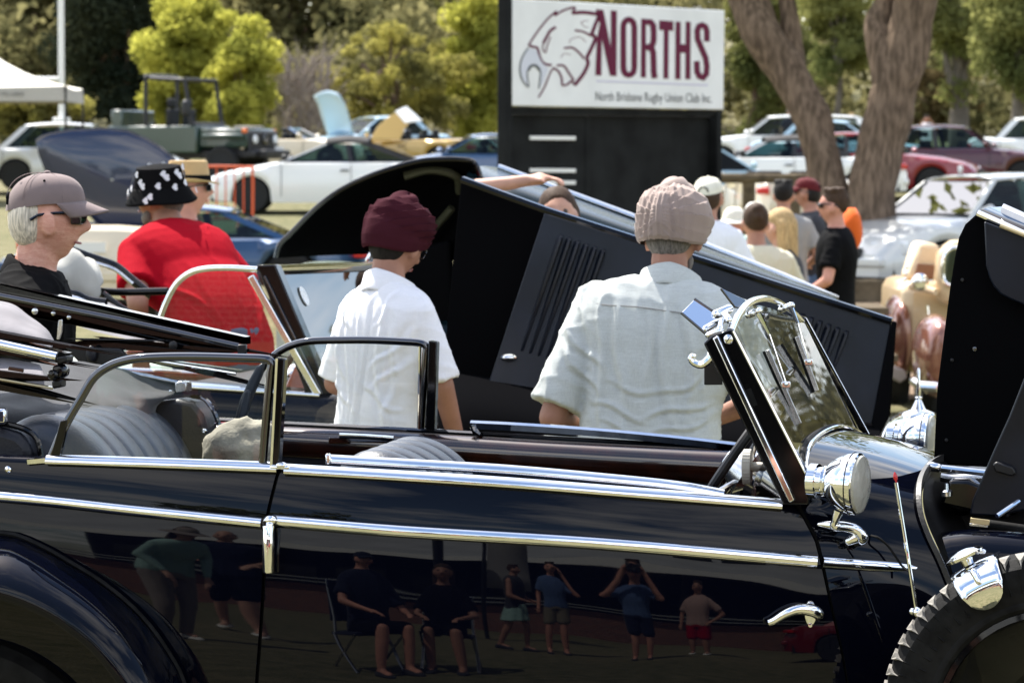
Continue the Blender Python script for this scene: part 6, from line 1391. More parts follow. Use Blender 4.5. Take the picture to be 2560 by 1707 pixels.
def head_verts(nu=56, nv=44, hl=1.0):
    vs, fs = [], []
    for i in range(nv + 1):
        t = math.pi * i / nv
        for j in range(nu):
            a = 2 * math.pi * j / nu
            x, y, z = math.sin(t) * math.sin(a), math.sin(t) * math.cos(a), math.cos(t)
            px, py, pz = .076 * x, .097 * y, .118 * z
            if z < 0:
                px *= 1 - .30 * z * z
                if y < 0: py *= 1 - .55 * min(1, -z)
                else: py *= 1 - .02 * z * z
            if y > 0:
                py -= .006 * (1 - abs(x))
                g = lambda cx, cz, sx, sz: math.exp(-((abs(px) - cx) / sx) ** 2 - ((pz - cz) / sz) ** 2)
                py += .027 * g(0, -.022, .013, .016) + .017 * g(0, -.004, .010, .020) + .006 * g(0, .018, .012, .02)
                py -= .011 * g(.032, .010, .015, .012); py += .006 * g(.028, .032, .022, .010)
                py += .007 * g(0, -.056, .022, .006) + .006 * g(0, -.068, .019, .006) - .004 * g(0, -.062, .022, .003)
                py += .010 * g(0, -.098, .022, .016); py += .005 * g(.040, -.018, .018, .02)
            vs.append(Vector((px, py, pz)) * hl)
    for i in range(nv):
        for j in range(nu):
            a, b = i * nu + j, i * nu + (j + 1) % nu
            fs.append((a, a + nu, b + nu, b))
    return vs, fs
ARMS = {'down': ((.245, -.03, 1.14), (.26, .04, .88)), 'fwd': ((.25, .02, 1.14), (.17, .25, 1.06)), 'low': ((.24, .06, 1.15), (.16, .24, .92)), 'phone': ((.34, .12, 1.22), (.15, .13, 1.54)), 'camera': ((.33, .14, 1.26), (.10, .20, 1.585)),
        'shade': ((.40, .12, 1.52), (.13, .13, 1.715)), 'clasp': ((.27, .03, 1.13), (.07, .24, 1.00)), 'table': ((.27, .12, 1.14), (.17, .36, 1.10)), 'hip': ((.38, -.06, 1.16), (.22, .05, 1.0)), 'cross': ((.27, .06, 1.15), (-.06, .20, 1.17))}
def person(label, px, D, top_y, facing, skin='skin_olive', shirt='cloth_grey', legs='cloth_denim', shoes='cloth_charcoal', arms=('down', 'down'), lean=0.0, sit=False, sleeve='short', bottom='long', head_yaw=0.0, head_pitch=0.0, head_roll=0.0, head_scale=1.0, hair='nape', hair_m='hair_black', hat=None, hat_m=None, broad=1.0, vox=.013, wr=.007, k=None, hat_h=.0, group='visitors at the car show', walk=0.0, tilt=0.0, ground=None, glasses=False, xy=None, twist=0.0, hem=.86, sl=.72, detail=1.0, beard=None, folds=None):
    s_ = FPX / D; gz = ground_z(D) if ground is None else ground
    X = (px - 1280) / s_; loc = (X, D, gz)
    if xy: loc = (xy[0], xy[1], gz)
    zt = CAMZ - (top_y - 430) / s_ - gz if top_y is not None else None
    root = thing('person', label, 'person', loc, facing, group)
    ph = Matrix.Rotation(-lean, 4, 'X'); hipz = .92
    def bend(p):
        p = Vector(p)
        if p.z <= hipz: return p
        f = min(1, (p.z - hipz) / .30); q = p - Vector((0, 0, hipz)); q = Matrix.Rotation(-lean * (.35 + .65 * f), 3, 'X') @ q
        q = Matrix.Rotation(twist * f, 3, 'Z') @ q
        if tilt: q = Matrix.Rotation(tilt * f, 3, 'Y') @ q
        return q + Vector((0, 0, hipz))
    dz = -.44 if sit else 0.0
    # size: put the crown of the head (or hat) at the photo's height
    hc0 = bend((0, .02, 1.55)) ; toph = (bend((0, .02, 1.55)) + Vector((0, .015, .20))).z + hat_h + dz
    if sit: k = k or 1.0; off = (zt - toph * k) if zt is not None else 0.0
    else:
        k = k or ((zt / toph) if zt is not None else 1.0); off = 0.0
    def L(p, up=True):
        q = bend(p) if up else Vector(p)
        return Vector((q.x * k, q.y * k, (q.z + dz) * k + off))
    b = broad
    # torso rings
    def torso(sc, z0, z1, ex=0.0):
        zs = [.86, .92, 1.0, 1.10, 1.20, 1.30, 1.38, 1.43, 1.465, 1.49]; wx = [.165, .17, .158, .152, .166, .184, .196, .182, .125, .072]; wy = [.105, .115, .112, .112, .122, .125, .112, .095, .075, .06]
        zz_ = [z for z in np.linspace(z0, z1, 16)]; rings = []
        for z in zz_:
            rx, ry = np.interp(z, zs, wx) * b * sc + ex, np.interp(z, zs, wy) * (.5 + .5 * b) * sc + ex
            rings.append([L((rx * np.sign(math.cos(a)) * abs(math.cos(a)) ** .8, ry * np.sign(math.sin(a)) * abs(math.sin(a)) ** .8 - .005, z)) for a in np.linspace(0, 2 * math.pi, 29)[:-1]])
        return rings
    bd = MB(); bd.loft(torso(.92, .86, 1.48))
    nk = L((0, -.01, 1.44)); hb = bend((0, .0, 1.50)); hcen = hb + Vector((0, .022 + .05 * math.sin(head_pitch), .125 - .015 * abs(math.sin(head_pitch))))
    Hm = Matrix.Rotation(head_yaw + twist, 3, 'Z') @ Matrix.Rotation(-head_pitch, 3, 'X') @ Matrix.Rotation(head_roll, 3, 'Y')
    HC = Vector((hcen.x * k, hcen.y * k, (hcen.z + dz) * k + off)); kh = (k if k < 1.12 else 1.12) * head_scale
    def H(p): return HC + (Hm @ Vector(p)) * kh
    bd.cap(nk, .062 * k, H((0, -.012, -.055)), .056 * kh)
    hv, hf = head_verts(); bd.add([H(p) for p in hv], hf)
    for s in (1, -1):
        bd.ell(H((.081 * s, .012, -.014)), (.013 * kh, .022 * kh, .036 * kh), Hm @ Matrix.Rotation(-.25 * s, 3, 'Z') @ Matrix.Rotation(.2, 3, 'X'), 12, 8)
    sh = MB(); sh.loft(torso(1.06, hem, 1.485, .004))
    ap = {}
    for s, nm in ((1, arms[0]), (-1, arms[1])):
        if isinstance(nm, str): e_, w_ = ARMS[nm]; up = True
        else: e_, w_ = nm; up = False
        S_ = L((.168 * s * b, 0, 1.385)); E_ = L((e_[0] * s * (b if up else 1), e_[1], e_[2]), up); W_ = L((w_[0] * s, w_[1], w_[2]), up); ap[s] = (S_, E_, W_)
        bd.cap(S_, .050 * k * b, E_, .040 * k); bd.cap(E_, .040 * k, W_, .027 * k)
        d = (W_ - E_).normalized(); sd = d.cross(Vector((0, 0, 1))); sd = sd.normalized() if sd.length > .1 else Vector((1, 0, 0)); nd = sd.cross(d)
        pc = W_ + d * .045 * k; bd.cap(W_, .026 * k, pc, .030 * k); bd.ell(pc + d * .01 * k, (.036 * k, .036 * k, .018 * k), Matrix((sd, d, nd)).transposed())
        for q, (o_, ln) in enumerate(((-.027, .062), (-.009, .075), (.009, .07), (.026, .055))):
            f0 = pc + d * .035 * k + sd * o_ * k; f1 = f0 + d * ln * .55 * k - nd * .012 * k; f2 = f1 + d * ln * .4 * k - nd * .03 * k
            bd.cap(f0, .0095 * k, f1, .009 * k); bd.cap(f1, .009 * k, f2, .0075 * k)
        t0 = W_ + d * .02 * k + sd * .03 * k * (1 if s > 0 else -1); bd.cap(t0, .012 * k, t0 + (d * .05 + sd * .03 * (1 if s > 0 else -1) - nd * .015) * k, .0095 * k)
        if sleeve == 'short': f = sl; e2 = S_.lerp(E_, f); sh.ell(S_, .056 * k * (.4 + .6 * b), None, 16, 10); sh.tube([S_, S_.lerp(e2, .5), e2], [.056 * k * (.4 + .6 * b), .063 * k * (.45 + .55 * b), .070 * k * (.45 + .55 * b)], 20)
        elif sleeve == 'long': sh.cap(S_, .056 * k * b, E_, .052 * k); sh.cap(E_, .052 * k, E_.lerp(W_, .92), .036 * k)
    # legs
    lg = MB(); sho = []
    for s in (1, -1):
        hp = L((.088 * s * b, 0, .90), False)
        if sit: kn, an = Vector((.12 * s * k, .43 * k, hp.z + .01)), Vector((.12 * s * k, .46 * k, .08))
        else: kn, an = Vector(((.10 * s) * k, (.03 + walk * s * .22) * k, .49 * k)), Vector(((.105 * s) * k, (-.01 + walk * s * .30 - (.12 * abs(walk) if s < 0 else 0)) * k, .085 * k + (.05 * abs(walk) if s * walk < 0 else 0)))
        bd.cap(hp, .082 * k * b, kn, .055 * k); bd.cap(kn, .055 * k, kn.lerp(an, .35), .056 * k); bd.cap(kn.lerp(an, .35), .056 * k, an, .036 * k); bd.cap(an - Vector((0, .02 * k, .02 * k)), .035 * k, an + Vector((0, .13 * k, -.045 * k)), .03 * k)
        if bottom == 'long': lg.cap(hp, .098 * k * b, kn, .076 * k); lg.cap(kn, .076 * k, an + Vector((0, 0, .03 * k)), .062 * k)
        elif bottom == 'shorts': lg.cap(hp, .098 * k * b, hp.lerp(kn, .86), .092 * k)
        m = MB(); rgs = []
        for t, (yy, w_, h_) in enumerate(((-.075, .025, .05), (-.055, .036, .075), (0, .038, .085), (.07, .044, .06), (.13, .045, .045), (.175, .032, .035), (.195, .012, .02))):
            rgs.append([an + Vector((w_ * math.cos(a), yy, -.085 + h_ * .5 + h_ * .52 * math.sin(a))) * 1.0 for a in np.linspace(0, 2 * math.pi, 15)[:-1]])
        m.loft(rgs); m.v = [tuple(Vector((p[0], p[1], max(p[2], an.z - .083)))) for p in m.v]; m.build('shoe', shoes, root, local=True, smooth=50)
    lg.loft([[Vector((p.x, p.y, p.z)) for p in r] for r in [[L((.178 * b * math.cos(a), .122 * math.sin(a) - .003, z), False) for a in np.linspace(0, 2 * math.pi, 23)[:-1]] for z in (.84, .9, .96, 1.0)]])
    if bottom == 'skirt':
        lg = MB(); rg = []
        for z, r in ((1.0, .15), (.9, .18), (.75, .21), (.60, .245)): rg.append([L(((r + .012 * math.sin(a * 9) * (1 - z) * 2) * math.cos(a), (r * .85 + .012 * math.sin(a * 9)) * math.sin(a), z), False) for a in np.linspace(0, 2 * math.pi, 73)[:-1]])
        lg.loft(rg)
    bo = remesh(bd, vox * (.75 if detail > 1 else 1), 'body', skin, root, 3)
    so = remesh(sh, vox * (.75 if detail > 1 else 1), 'shirt', shirt, root, 5, wr=wr, seed=px * .013, disp=fold_disp(folds) if folds else None)
    remesh(lg, vox * 1.2, 'skirt' if bottom == 'skirt' else ('shorts' if bottom == 'shorts' else 'trousers'), legs, root, 4, wr=wr * .8, seed=px * .02)
    # eyes and mouth
    for s in (1, -1):
        m = MB(); m.ell(H((.031 * s, .077, .010)), .0125 * kh, None, 12, 8); m.build('eye', 'eye_white' if 'eye_white' in MATS else mat('eye_white', (.06, .04, .032), .3), root, local=True)
    m = MB(); m.tube(smooth_path([H((-.022, .080, -.060)), H((0, .0925, -.0615)), H((.022, .080, -.060))], 3), .0032 * kh, 6); m.build('lips', 'lip' if 'lip' in MATS else mat('lip', (.30, .10, .085), .4), root, local=True)
    # hair
    hm = MB()
    if hair in ('short', 'bun', 'long', 'fringe', 'curly'):
        for i_, (c_, r_) in enumerate((((0, -.018, .035), (.083, .098, .098)), ((0, -.050, .010), (.076, .058, .066)))): hm.ell(H(c_), tuple(q * kh for q in r_), Hm, 20, 14)
        if hair == 'bun': hm.ell(H((0, -.085, .085)), .042 * kh, None, 16, 10); hm.ell(H((0, -.11, .04)), .03 * kh, None, 12, 8)
        if hair == 'long':
            for s in (1, -1): hm.cap(H((.055 * s, -.04, .02)), .045 * kh, H((.075 * s, -.055, -.20)), .035 * kh)
            hm.cap(H((0, -.07, .02)), .06 * kh, H((0, -.085, -.24)), .045 * kh)
        if hair == 'curly':
            for q in range(26):
                v_ = Vector(RNG.normal(size=3)).normalized(); v_.z = abs(v_.z) * .9; v_.y -= .25; hm.ell(H((v_.x * .075, v_.y * .085, .03 + v_.z * .075)), .026 * kh, None, 8, 6)
        if hair in ('short', 'fringe'):
            for q in range(18):
                a = RNG.random() * 6.28; hm.ell(H((.06 * math.cos(a), -.01 + .06 * math.sin(a), .105 + .01 * RNG.random())), .022 * kh, None, 8, 6)
        ho = remesh(hm, .008 if detail > 1 else .011, 'hair', hair_m, root, 2, wr=.004, seed=3)
    elif hair == 'nape':
        hm.ell(H((0, -.034, .0)), (.0785 * kh, .070 * kh, .092 * kh), Hm, 24, 16); remesh(hm, .006, 'hair', hair_m, root, 2, wr=.005, seed=3)
    if beard:
        hm = MB()
        for q in range(15):
            a = -1.0 + 2.0 * q / 14; hm.ell(H((.060 * math.sin(a), .056 * math.cos(a) + .012, -.050 - .045 * math.cos(a))), (.012 * kh, .016 * kh, .026 * kh), Hm, 8, 6)
        remesh(hm, .007, 'beard', beard, root, 2, wr=.005, seed=8)
    if hat: hat(root, H, Hm, kh, hat_m)
    if glasses:
        g = sub_empty('sunglasses', root)
        for s in (1, -1):
            m = MB(); m.hexa([H((s * x_, y_, z_)) for z_ in (-.010, .026) for x_, y_ in ((.006, .108), (.058, .098), (.072, .066), (.066, .060), (.050, .086), (.006, .098))][:0] or [H((s * x_, y_, z_)) for z_ in (-.012, .022) for x_, y_ in ((.006, .106), (.064, .096), (.070, .068), (.008, .094))]); m.build('lens', 'sunglass', g, local=True, bevel=.004)
            m = MB(); m.tube([H((s * .062, .087, .020)), H((s * .079, .03, .016)), H((s * .083, -.015, .008)), H((s * .08, -.035, -.006))], .0042 * kh, 6); m.build('temple_arm', 'sunglass', g, local=True)
    return root, L, H, ap, k
# ---- headwear, built in head coordinates
def hat_cap(root, H, Hm, kh, m_):
    e = sub_empty('cap', root); G = []
    for t in np.linspace(0, 1, 13):
        a = t * math.pi / 2; r, z = math.cos(a) ** .72, .036 + .082 * math.sin(a) ** .95
        G.append([H((.084 * r * math.sin(b) * (1 + .012 * math.cos(6 * b)), (.104 * r * math.cos(b) - .006), z + (.012 * math.cos(b) - .012 * (1 if math.cos(b) < 0 else 0) * abs(math.cos(b))) * (1 - t))) for b in np.linspace(0, 2 * math.pi, 49)])
    m = MB(); m.grid(G); m.build('crown', m_, e, local=True, smooth=70)
    G = []
    for t in np.linspace(0, 1, 8):
        G.append([H((math.sin(b) * .083 * (1 - .10 * t * t), math.cos(b) * .096 + .066 * t * math.cos(b) ** .5, .050 - .022 * t - .026 * (math.sin(b)) ** 2 * (.4 + .6 * t))) for b in np.linspace(-1.25, 1.25, 21)])
    m = MB(); m.grid(G); m.build('peak', m_, e, local=True, smooth=70, solid=.004)
    for q in range(3):
        b = q * math.pi / 3; m = MB()
        m.tube([H((.0855 * math.cos(a) ** .72 * math.sin(b) * (1 if sg > 0 else -1), .1055 * math.cos(a) ** .72 * math.cos(b) * (1 if sg > 0 else -1) - .006, .037 + .082 * math.sin(a) ** .95)) for sg, a in [(1, t_) for t_ in np.linspace(.1, 1.5, 12)] + [(-1, t_) for t_ in np.linspace(1.5, .1, 12)]], .0011 * kh, 4); m.build('crown_seam', m_, e, local=True)
        for sg in (1, -1):
            m = MB(); aa = .85; m.ell(H((.0845 * math.cos(aa) ** .72 * math.sin(b + .52) * sg, .1045 * math.cos(aa) ** .72 * math.cos(b + .52) * sg - .006, .036 + .082 * math.sin(aa) ** .95)), .0035 * kh, None, 8, 6); m.build('eyelet', 'cloth_black', e, local=True)
    m = MB(); m.tube(smooth_path([H((.03, -.102, .030)), H((.022, -.105, .052)), H((0, -.104, .060)), H((-.022, -.105, .052)), H((-.03, -.102, .030))], 5), .004 * kh, 6); m.build('strap_arch', 'cloth_black', e, local=True)
    m = MB(); m.ell(H((0, -.006, .120)), (.010, .010, .006), None, 10, 6); m.build('button', m_, e, local=True)
    return e
def hat_dome(h=.115, brim=.05, drop=.03, r0=1.0, top_flat=0.0):
    def f(root, H, Hm, kh, m_):
        e = sub_empty('hat', root); G = []
        for t in np.linspace(0, 1, 15):
            if top_flat:
                r = 1.0 - .17 * min(1, t / .72) if t < .72 else (1 - (t - .72) / .28) * .83; z = .03 + h * min(1, t / .72) + (.010 * math.sin((t - .72) / .28 * math.pi / 2) if t > .72 else 0)
            else: a = t * math.pi / 2; r, z = math.cos(a) ** .7, .02 + h * math.sin(a)
            G.append([H((.087 * r0 * r * math.sin(b), .106 * r0 * r * math.cos(b) - .004, z)) for b in np.linspace(0, 2 * math.pi, 41)])
        m = MB(); m.grid(G); m.build('crown', m_, e, local=True, smooth=50)
        G = []
        for t in np.linspace(0, 1, 7): G.append([H(((.087 * r0 + brim * t) * math.sin(b), (.106 * r0 + brim * t) * math.cos(b) - .004, .032 - drop * t + .004 * math.sin(3 * b) * t)) for b in np.linspace(0, 2 * math.pi, 41)])
        m = MB(); m.grid(G); m.build('brim', m_, e, local=True, smooth=70, solid=.003)
        return e
    return f
def hat_fedora(root, H, Hm, kh, m_):
    e = sub_empty('fedora', root); G = []
    for t in np.linspace(0, 1, 16):
        r = 1 - .16 * min(1, t / .7) if t < .7 else (1 - (t - .7) / .3) * .84; z = .03 + .105 * min(1, t / .7) - (.022 * ((t - .7) / .3) if t > .7 else 0)
        G.append([H((.087 * r * math.sin(b) * (1 - .06 * max(0, math.cos(b)) * min(1, t / .7)), .107 * r * math.cos(b) - .004, z)) for b in np.linspace(0, 2 * math.pi, 41)])
    m = MB(); m.grid(G); m.build('crown', m_, e, local=True, smooth=45)
    m = MB(); m.grid([[H((.0905 * (1 - .03 * q) * math.sin(b), .1105 * (1 - .03 * q) * math.cos(b) - .004, .034 + .03 * q)) for b in np.linspace(0, 2 * math.pi, 41)] for q in (0, 1)]); m.build('band', 'cloth_black', e, local=True)
    G = []
    for t in np.linspace(0, 1, 6): G.append([H(((.087 + .042 * t) * math.sin(b), (.106 + .042 * t) * math.cos(b) - .004, .034 - .012 * t * math.cos(b) + .012 * t * (math.sin(b) ** 2))) for b in np.linspace(0, 2 * math.pi, 41)])
    m = MB(); m.grid(G); m.build('brim', m_, e, local=True, smooth=70, solid=.003)
def turban(kind):
    def f(root, H, Hm, kh, m_):
        e = sub_empty('turban', root); na, nt = 200, 110; G = []
        for i in range(nt + 1):
            t = i / nt; row = []
            for j in range(na + 1):
                a = 2 * math.pi * j / na; fr = math.cos(a); sd = math.sin(a)        # a = 0 is the front
                prof = float(np.interp(t, [0, .06, .2, .45, .65, .8, .92, 1], [.95, 1.03, 1.12, 1.17, 1.10, .93, .60, .02]))
                zz_ = float(np.interp(t, [0, .06, .2, .45, .65, .8, .92, 1], [-.012, -.008, .018, .062, .100, .128, .148, .156]))
                base = zz_ + (1 - t) * (.040 * fr - .020 * sd * sd)
                if kind == 'knot':
                    da = abs(a - math.pi) if fr < 0 else abs(math.pi - abs(a - math.pi)) ; u = 6.0 * math.atan2(t - (.30 if fr < 0 else .12), .10 + da * .42) / 1.57 + 4; fold = (u % 1.0) ** 1.2 * .0048 - .0024
                    kb = math.exp(-((a - math.pi) / .20) ** 2); fold = fold * (1 - kb) + kb * (.016 * math.sin(math.pi * min(1, t / .72)) ** .6 + .0022 * math.sin((a - math.pi) * 60))
                    fan = math.exp(-((a - math.pi) / .62) ** 2) * (1 - kb); fold += fan * .0045 * math.sin(abs(a - math.pi) * 26 + t * 9)
                    dip = -.016 * math.exp(-((a - math.pi) / .12) ** 2) * max(0, t - .6) * 2
                    base += dip
                else:
                    u = t * 7.5 + 1.9 * math.sin(a - 2.2); fold = (u % 1.0) ** 1.2 * .0085 - .004
                    fold *= float(np.clip((t - .34 - .16 * math.sin(a - 2.2)) * 8, .05, 1))
                    kb = math.exp(-((a - math.pi - .5) / .10) ** 2); fold += kb * .006 * math.sin(math.pi * t) + .0012 * math.sin(a * 40) * kb
                nz_ = mnoise.noise(Vector((math.cos(a) * 2.1, math.sin(a) * 2.1, t * 3 + 3.3))) * .006
                r = prof + 0
                TW = 1.17 if kind == 'knot' else 1.06; row.append(H(((.0875 * r * TW + fold + nz_) * sd, (.106 * r * TW + fold + nz_) * fr - .006, base + fold * .3)))
            G.append(row)
        m = MB(); m.grid(G); m.build('wraps', m_, e, local=True, smooth=60)
        if kind == 'knot':
            G = []
            for t in np.linspace(0, 1, 14):
                aa = t * math.pi / 2; G.append([H((.062 * math.cos(aa) * math.sin(b) * (1 + .03 * math.sin(5 * b + t * 6)), -.008 + .074 * math.cos(aa) * math.cos(b), .125 + .060 * math.sin(aa) + .004 * math.sin(4 * b + 7 * t))) for b in np.linspace(0, 2 * math.pi, 49)])
            m = MB(); m.grid(G); m.build('inner_wrap', m_, e, local=True, smooth=75)
        else:
            G = []
            for t in np.linspace(0, 1, 14):
                aa = t * math.pi / 2; G.append([H((-.006 + .060 * math.cos(aa) * math.sin(b) * (1 + .05 * math.sin(3 * b + t * 7)), -.012 + .068 * math.cos(aa) * math.cos(b), .118 + .062 * math.sin(aa) + .006 * math.sin(3 * b + 6 * t))) for b in np.linspace(0, 2 * math.pi, 49)])
            m = MB(); m.grid(G); m.build('inner_wrap', m_, e, local=True, smooth=75)
    return f
def collar(root, L, m_, tall=.042, back=1.462, name='collar', open_=0.5, br=1.0):
    G = []
    for (dr, dz_) in ((.010, -.012), (.002, tall * .55), (.0, tall), (.010, tall * .9), (.022, -.010), (.024, -.018)):
        row = []
        for a in np.linspace(-math.pi + open_, math.pi - open_, 41):
            fr = -math.cos(a)       # -1 at the back
            row.append(L(((.072 * br + dr) * math.sin(a), -(.074 * br + dr) * math.cos(a) + .004, back + dz_ - .045 * (fr + 1) / 2 - .01 * abs(math.sin(a)))))
        G.append(row)
    m = MB(); m.grid(G); return m.build(name, m_, root, local=True, smooth=60, solid=.002)
def seam(root, L, pts, m_, r=.0022):
    m = MB(); m.tube(smooth_path([L(p) for p in pts], 5), r, 5); return m.build('seam', m_, root, local=True)

FG = 'visitors looking at the dark tourers'
# the man in the white shirt
r1, L1, H1, A1, k1 = person('man in white short-sleeved shirt and dark maroon turban standing behind the near tourer', 945, 11.3, 483, -R_(38), 'skin_olive', 'cloth_white', 'cloth_navy', arms=('low', 'fwd'), lean=.10, head_pitch=.40, head_yaw=-.15, hair='nape', hair_m='hair_black', hat=turban('side'), hat_m='cloth_maroon', hat_h=.045, vox=.0085, wr=.006, sl=.95, detail=2, broad=.90, group=FG, folds=[(-.015, 1.27, -.018, .82, .006, .007), (.017, 1.27, .02, .82, .006, -.006), (-.10, 1.24, -.065, .86, .010, .009), (-.055, 1.26, -.04, .9, .008, .006), (.07, 1.22, .09, .88, .010, .008), (.12, 1.2, .10, .95, .009, .008), (.155, 1.2, .05, 1.08, .008, .007), (-.15, 1.2, -.05, 1.06, .008, .007), (.16, 1.14, .06, 1.02, .008, .006), (-.14, 1.05, -.02, .98, .007, .005), (.02, 1.02, .14, .96, .007, .005), (-.11, 1.31, -.05, 1.2, .008, .006), (.10, 1.31, .05, 1.22, .008, .006)])
collar(r1, L1, 'cloth_white', .055, 1.478, br=1.06)
for nm_ in ('lens', 'lens'): pass
g_ = sub_empty('spectacles', r1)
for s in (1, -1):
    m = MB(); m.tube([H1((s * .034 + .024 * math.cos(a), .098 - .010 * abs(math.cos(a)), .006 + .021 * math.sin(a))) for a in np.linspace(0, 2 * math.pi, 25)[:-1]], .0016, 6, closed=True); m.build('rim', 'chrome_dark', g_, local=True)
    m = MB(); m.tube([H1((s * .058, .09, .010)), H1((s * .082, -.01, .004))], .0015, 5); m.build('temple_arm', 'chrome_dark', g_, local=True)
m = MB(); m.cap(H1((-.075, -.05, -.004)), .007, H1((-.095, -.06, -.006)), .006); m.build('hair_clip', mat('clip_green', (.02, .5, .12), .4), r1, local=True)
# the man in the grey linen shirt
r2, L2, H2, A2, k2 = person('broad man in pale grey linen shirt and dusty pink turban behind the near tourer', 1622, 10.6, 455, -R_(8), 'skin_olive', 'cloth_linen', 'cloth_charcoal', arms=('fwd', ((.30, -.02, 1.05), (.17, .25, 1.02))), lean=.13, head_pitch=.34, head_yaw=-.22, hair='nape', hair_m='hair_grey', hat=turban('knot'), hat_m='cloth_rose', hat_h=.04, vox=.009, wr=.006, sl=.90, detail=2, broad=1.30, tilt=.11, folds=[(.06, 1.33, .07, .95, .013, .010), (.12, 1.31, .13, 1.02, .011, .008), (0, 1.31, .02, 1.05, .010, .007), (-.08, 1.28, -.05, .98, .012, .008), (-.14, 1.24, -.11, .92, .010, .007), (-.15, 1.02, .01, .98, .007, .008), (.01, .98, .18, 1.03, .007, .008), (-.12, .965, .03, .935, .006, .007), (.03, .935, .18, .98, .006, .007), (-.10, 1.08, .06, 1.05, .007, .006), (.05, 1.05, .17, 1.10, .007, .006), (-.24, 1.24, -.13, 1.12, .010, .010), (-.23, 1.17, -.14, 1.05, .009, .009), (.25, 1.26, .16, 1.14, .010, .010), (.24, 1.19, .16, 1.08, .009, .008), (-.05, .90, .12, .90, .006, .006)], group=FG, beard='hair_grey')
collar(r2, L2, 'cloth_linen', .050, 1.480, br=1.18)
seam(r2, L2, [(-.245, -.06, 1.385), (-.19, -.122, 1.372), (-.08, -.147, 1.375), (.02, -.150, 1.373), (.10, -.147, 1.372), (.19, -.122, 1.372), (.245, -.06, 1.385)], 'cloth_grey', .0016)
# the man in the grey cap, profile to the right
r3, L3, H3, A3, k3 = person('older man in grey cap and sunglasses with white hair, profile to the right', 12, 9.9, 428, -R_(90) + .04, 'skin_elder', 'cloth_black', 'cloth_charcoal', arms=('down', 'low'), lean=.16, head_pitch=.06, head_yaw=-.02, hair='nape', hair_m='hair_white', hat=hat_cap, hat_m='cloth_capgrey', hat_h=.008, vox=.0085, wr=.008, detail=2, broad=1.1, group=FG, glasses=True, head_scale=1.05)
collar(r3, L3, 'cloth_black', .035, 1.478, br=1.1)
m = MB(); m.grid([[L3((-.205, .03, 1.40)), L3((-.20, -.08, 1.41))], [L3((-.245, .05, 1.33)), L3((-.24, -.085, 1.33))]]); 
# the man in red, stooping
r4, L4, H4, A4, k4 = person('stooping man in bright red T-shirt and black patterned bucket hat', 556, 14.4, None, R_(38), 'skin_olive', 'cloth_red', 'cloth_denim', arms=('low', 'fwd'), lean=.74, head_pitch=.05, head_yaw=.75, head_roll=-.15, hair='nape', hair_m='hair_grey', head_scale=.94, hat=hat_dome(.080, .036, .060, 1.0, 1), hat_m='cloth_black', vox=.011, wr=.002, detail=2, broad=1.08, k=1.08, group=FG, beard='hair_grey', folds=[(-.10, 1.30, -.06, 1.0, .012, .010), (.02, 1.34, .04, 1.05, .012, .009), (.14, 1.28, .09, 1.0, .012, .010), (-.20, 1.26, -.10, 1.12, .010, .010), (.22, 1.26, .12, 1.12, .010, .010)])
ht = [c for c in r4.children if c.name.startswith('hat')][0]
for q in range(34):
    a = q * 2.399; tt = (q % 5) / 4.0
    if q % 3 == 2: rr_, z_ = (.100 + .042 * tt), .032 - .055 * tt + .004
    else: rr_, z_ = .093 - .012 * tt, .045 + .06 * tt
    c_ = Vector((rr_ * math.sin(a) * .93, (rr_ + .018) * math.cos(a) - .004, z_)); d_ = Vector((math.sin(a), math.cos(a), .2)).normalized()
    u_ = d_.cross(Vector((0, 0, 1))).normalized(); w_ = u_.cross(d_)
    m = MB(); m.add([H4(c_ + d_ * .004 + (u_ * math.cos(t) * (.011 + .004 * math.cos(3 * t)) + w_ * math.sin(t) * .014)) for t in np.linspace(0, 2 * math.pi, 11)[:-1]], [tuple(range(10))]); m.build('print_motif', 'print_white', ht, local=True, smooth=0)
# straw fedora man beyond him
r5 = person('man in straw fedora and black shirt behind the stooping man', 462, 17.2, 395, -R_(75), 'skin_ruddy', 'cloth_black', 'cloth_charcoal', arms=('fwd', 'fwd'), hair='nape', hair_m='hair_grey', hat=hat_fedora, hat_m='cloth_straw', hat_h=.02, glasses=True, group=FG, broad=1.1)
# woman shading her eyes behind the louvred bonnet
r6 = person('woman with brown hair raising an arm to shade her eyes behind the louvred bonnet', 1394, 14.9, 468, R_(180), 'skin_fair', 'cloth_grey', 'cloth_denim', arms=(((.37, .08, 1.74), (.12, .10, 1.775)), 'down'), hair='long', hair_m='hair_brown', sleeve='none', group=FG, head_pitch=-.1, hat_h=-.005)

GG = 'group chatting under the forked tree'
r7 = person('man in black T-shirt with dark cropped hair and sunglasses, hands clasped, facing left', 2090, 22.6, 470, R_(80), 'skin_ruddy', 'cloth_black', 'cloth_charcoal', arms=('clasp', 'clasp'), hair='short', hair_m='hair_brown', glasses=True, group=GG, broad=1.08, head_yaw=.15)
person('blonde long-haired woman facing left beside the man in black', 1955, 24.0, 520, R_(70), 'skin_fair', 'cloth_charcoal', 'cloth_denim', arms=('fwd', 'fwd'), hair='long', hair_m='hair_blonde', sleeve='none', sit=True, group=GG)
person('woman in cream shirt with brown hair bun seen from behind', 1890, 23.4, 500, R_(5), 'skin_tan', 'cloth_cream', 'cloth_khaki', arms=('table', 'table'), hair='bun', hair_m='hair_brown', sit=True, group=GG, broad=1.12, hat_h=.02)
person('man in white shirt and ivory cap behind the pink turban', 1768, 20.5, 436, R_(-20), 'skin_tan', 'cloth_white', 'cloth_navy', arms=('fwd', 'fwd'), hair='nape', hair_m='hair_brown', hat=hat_cap, hat_m='cloth_ivory', hat_h=.01, group=GG)
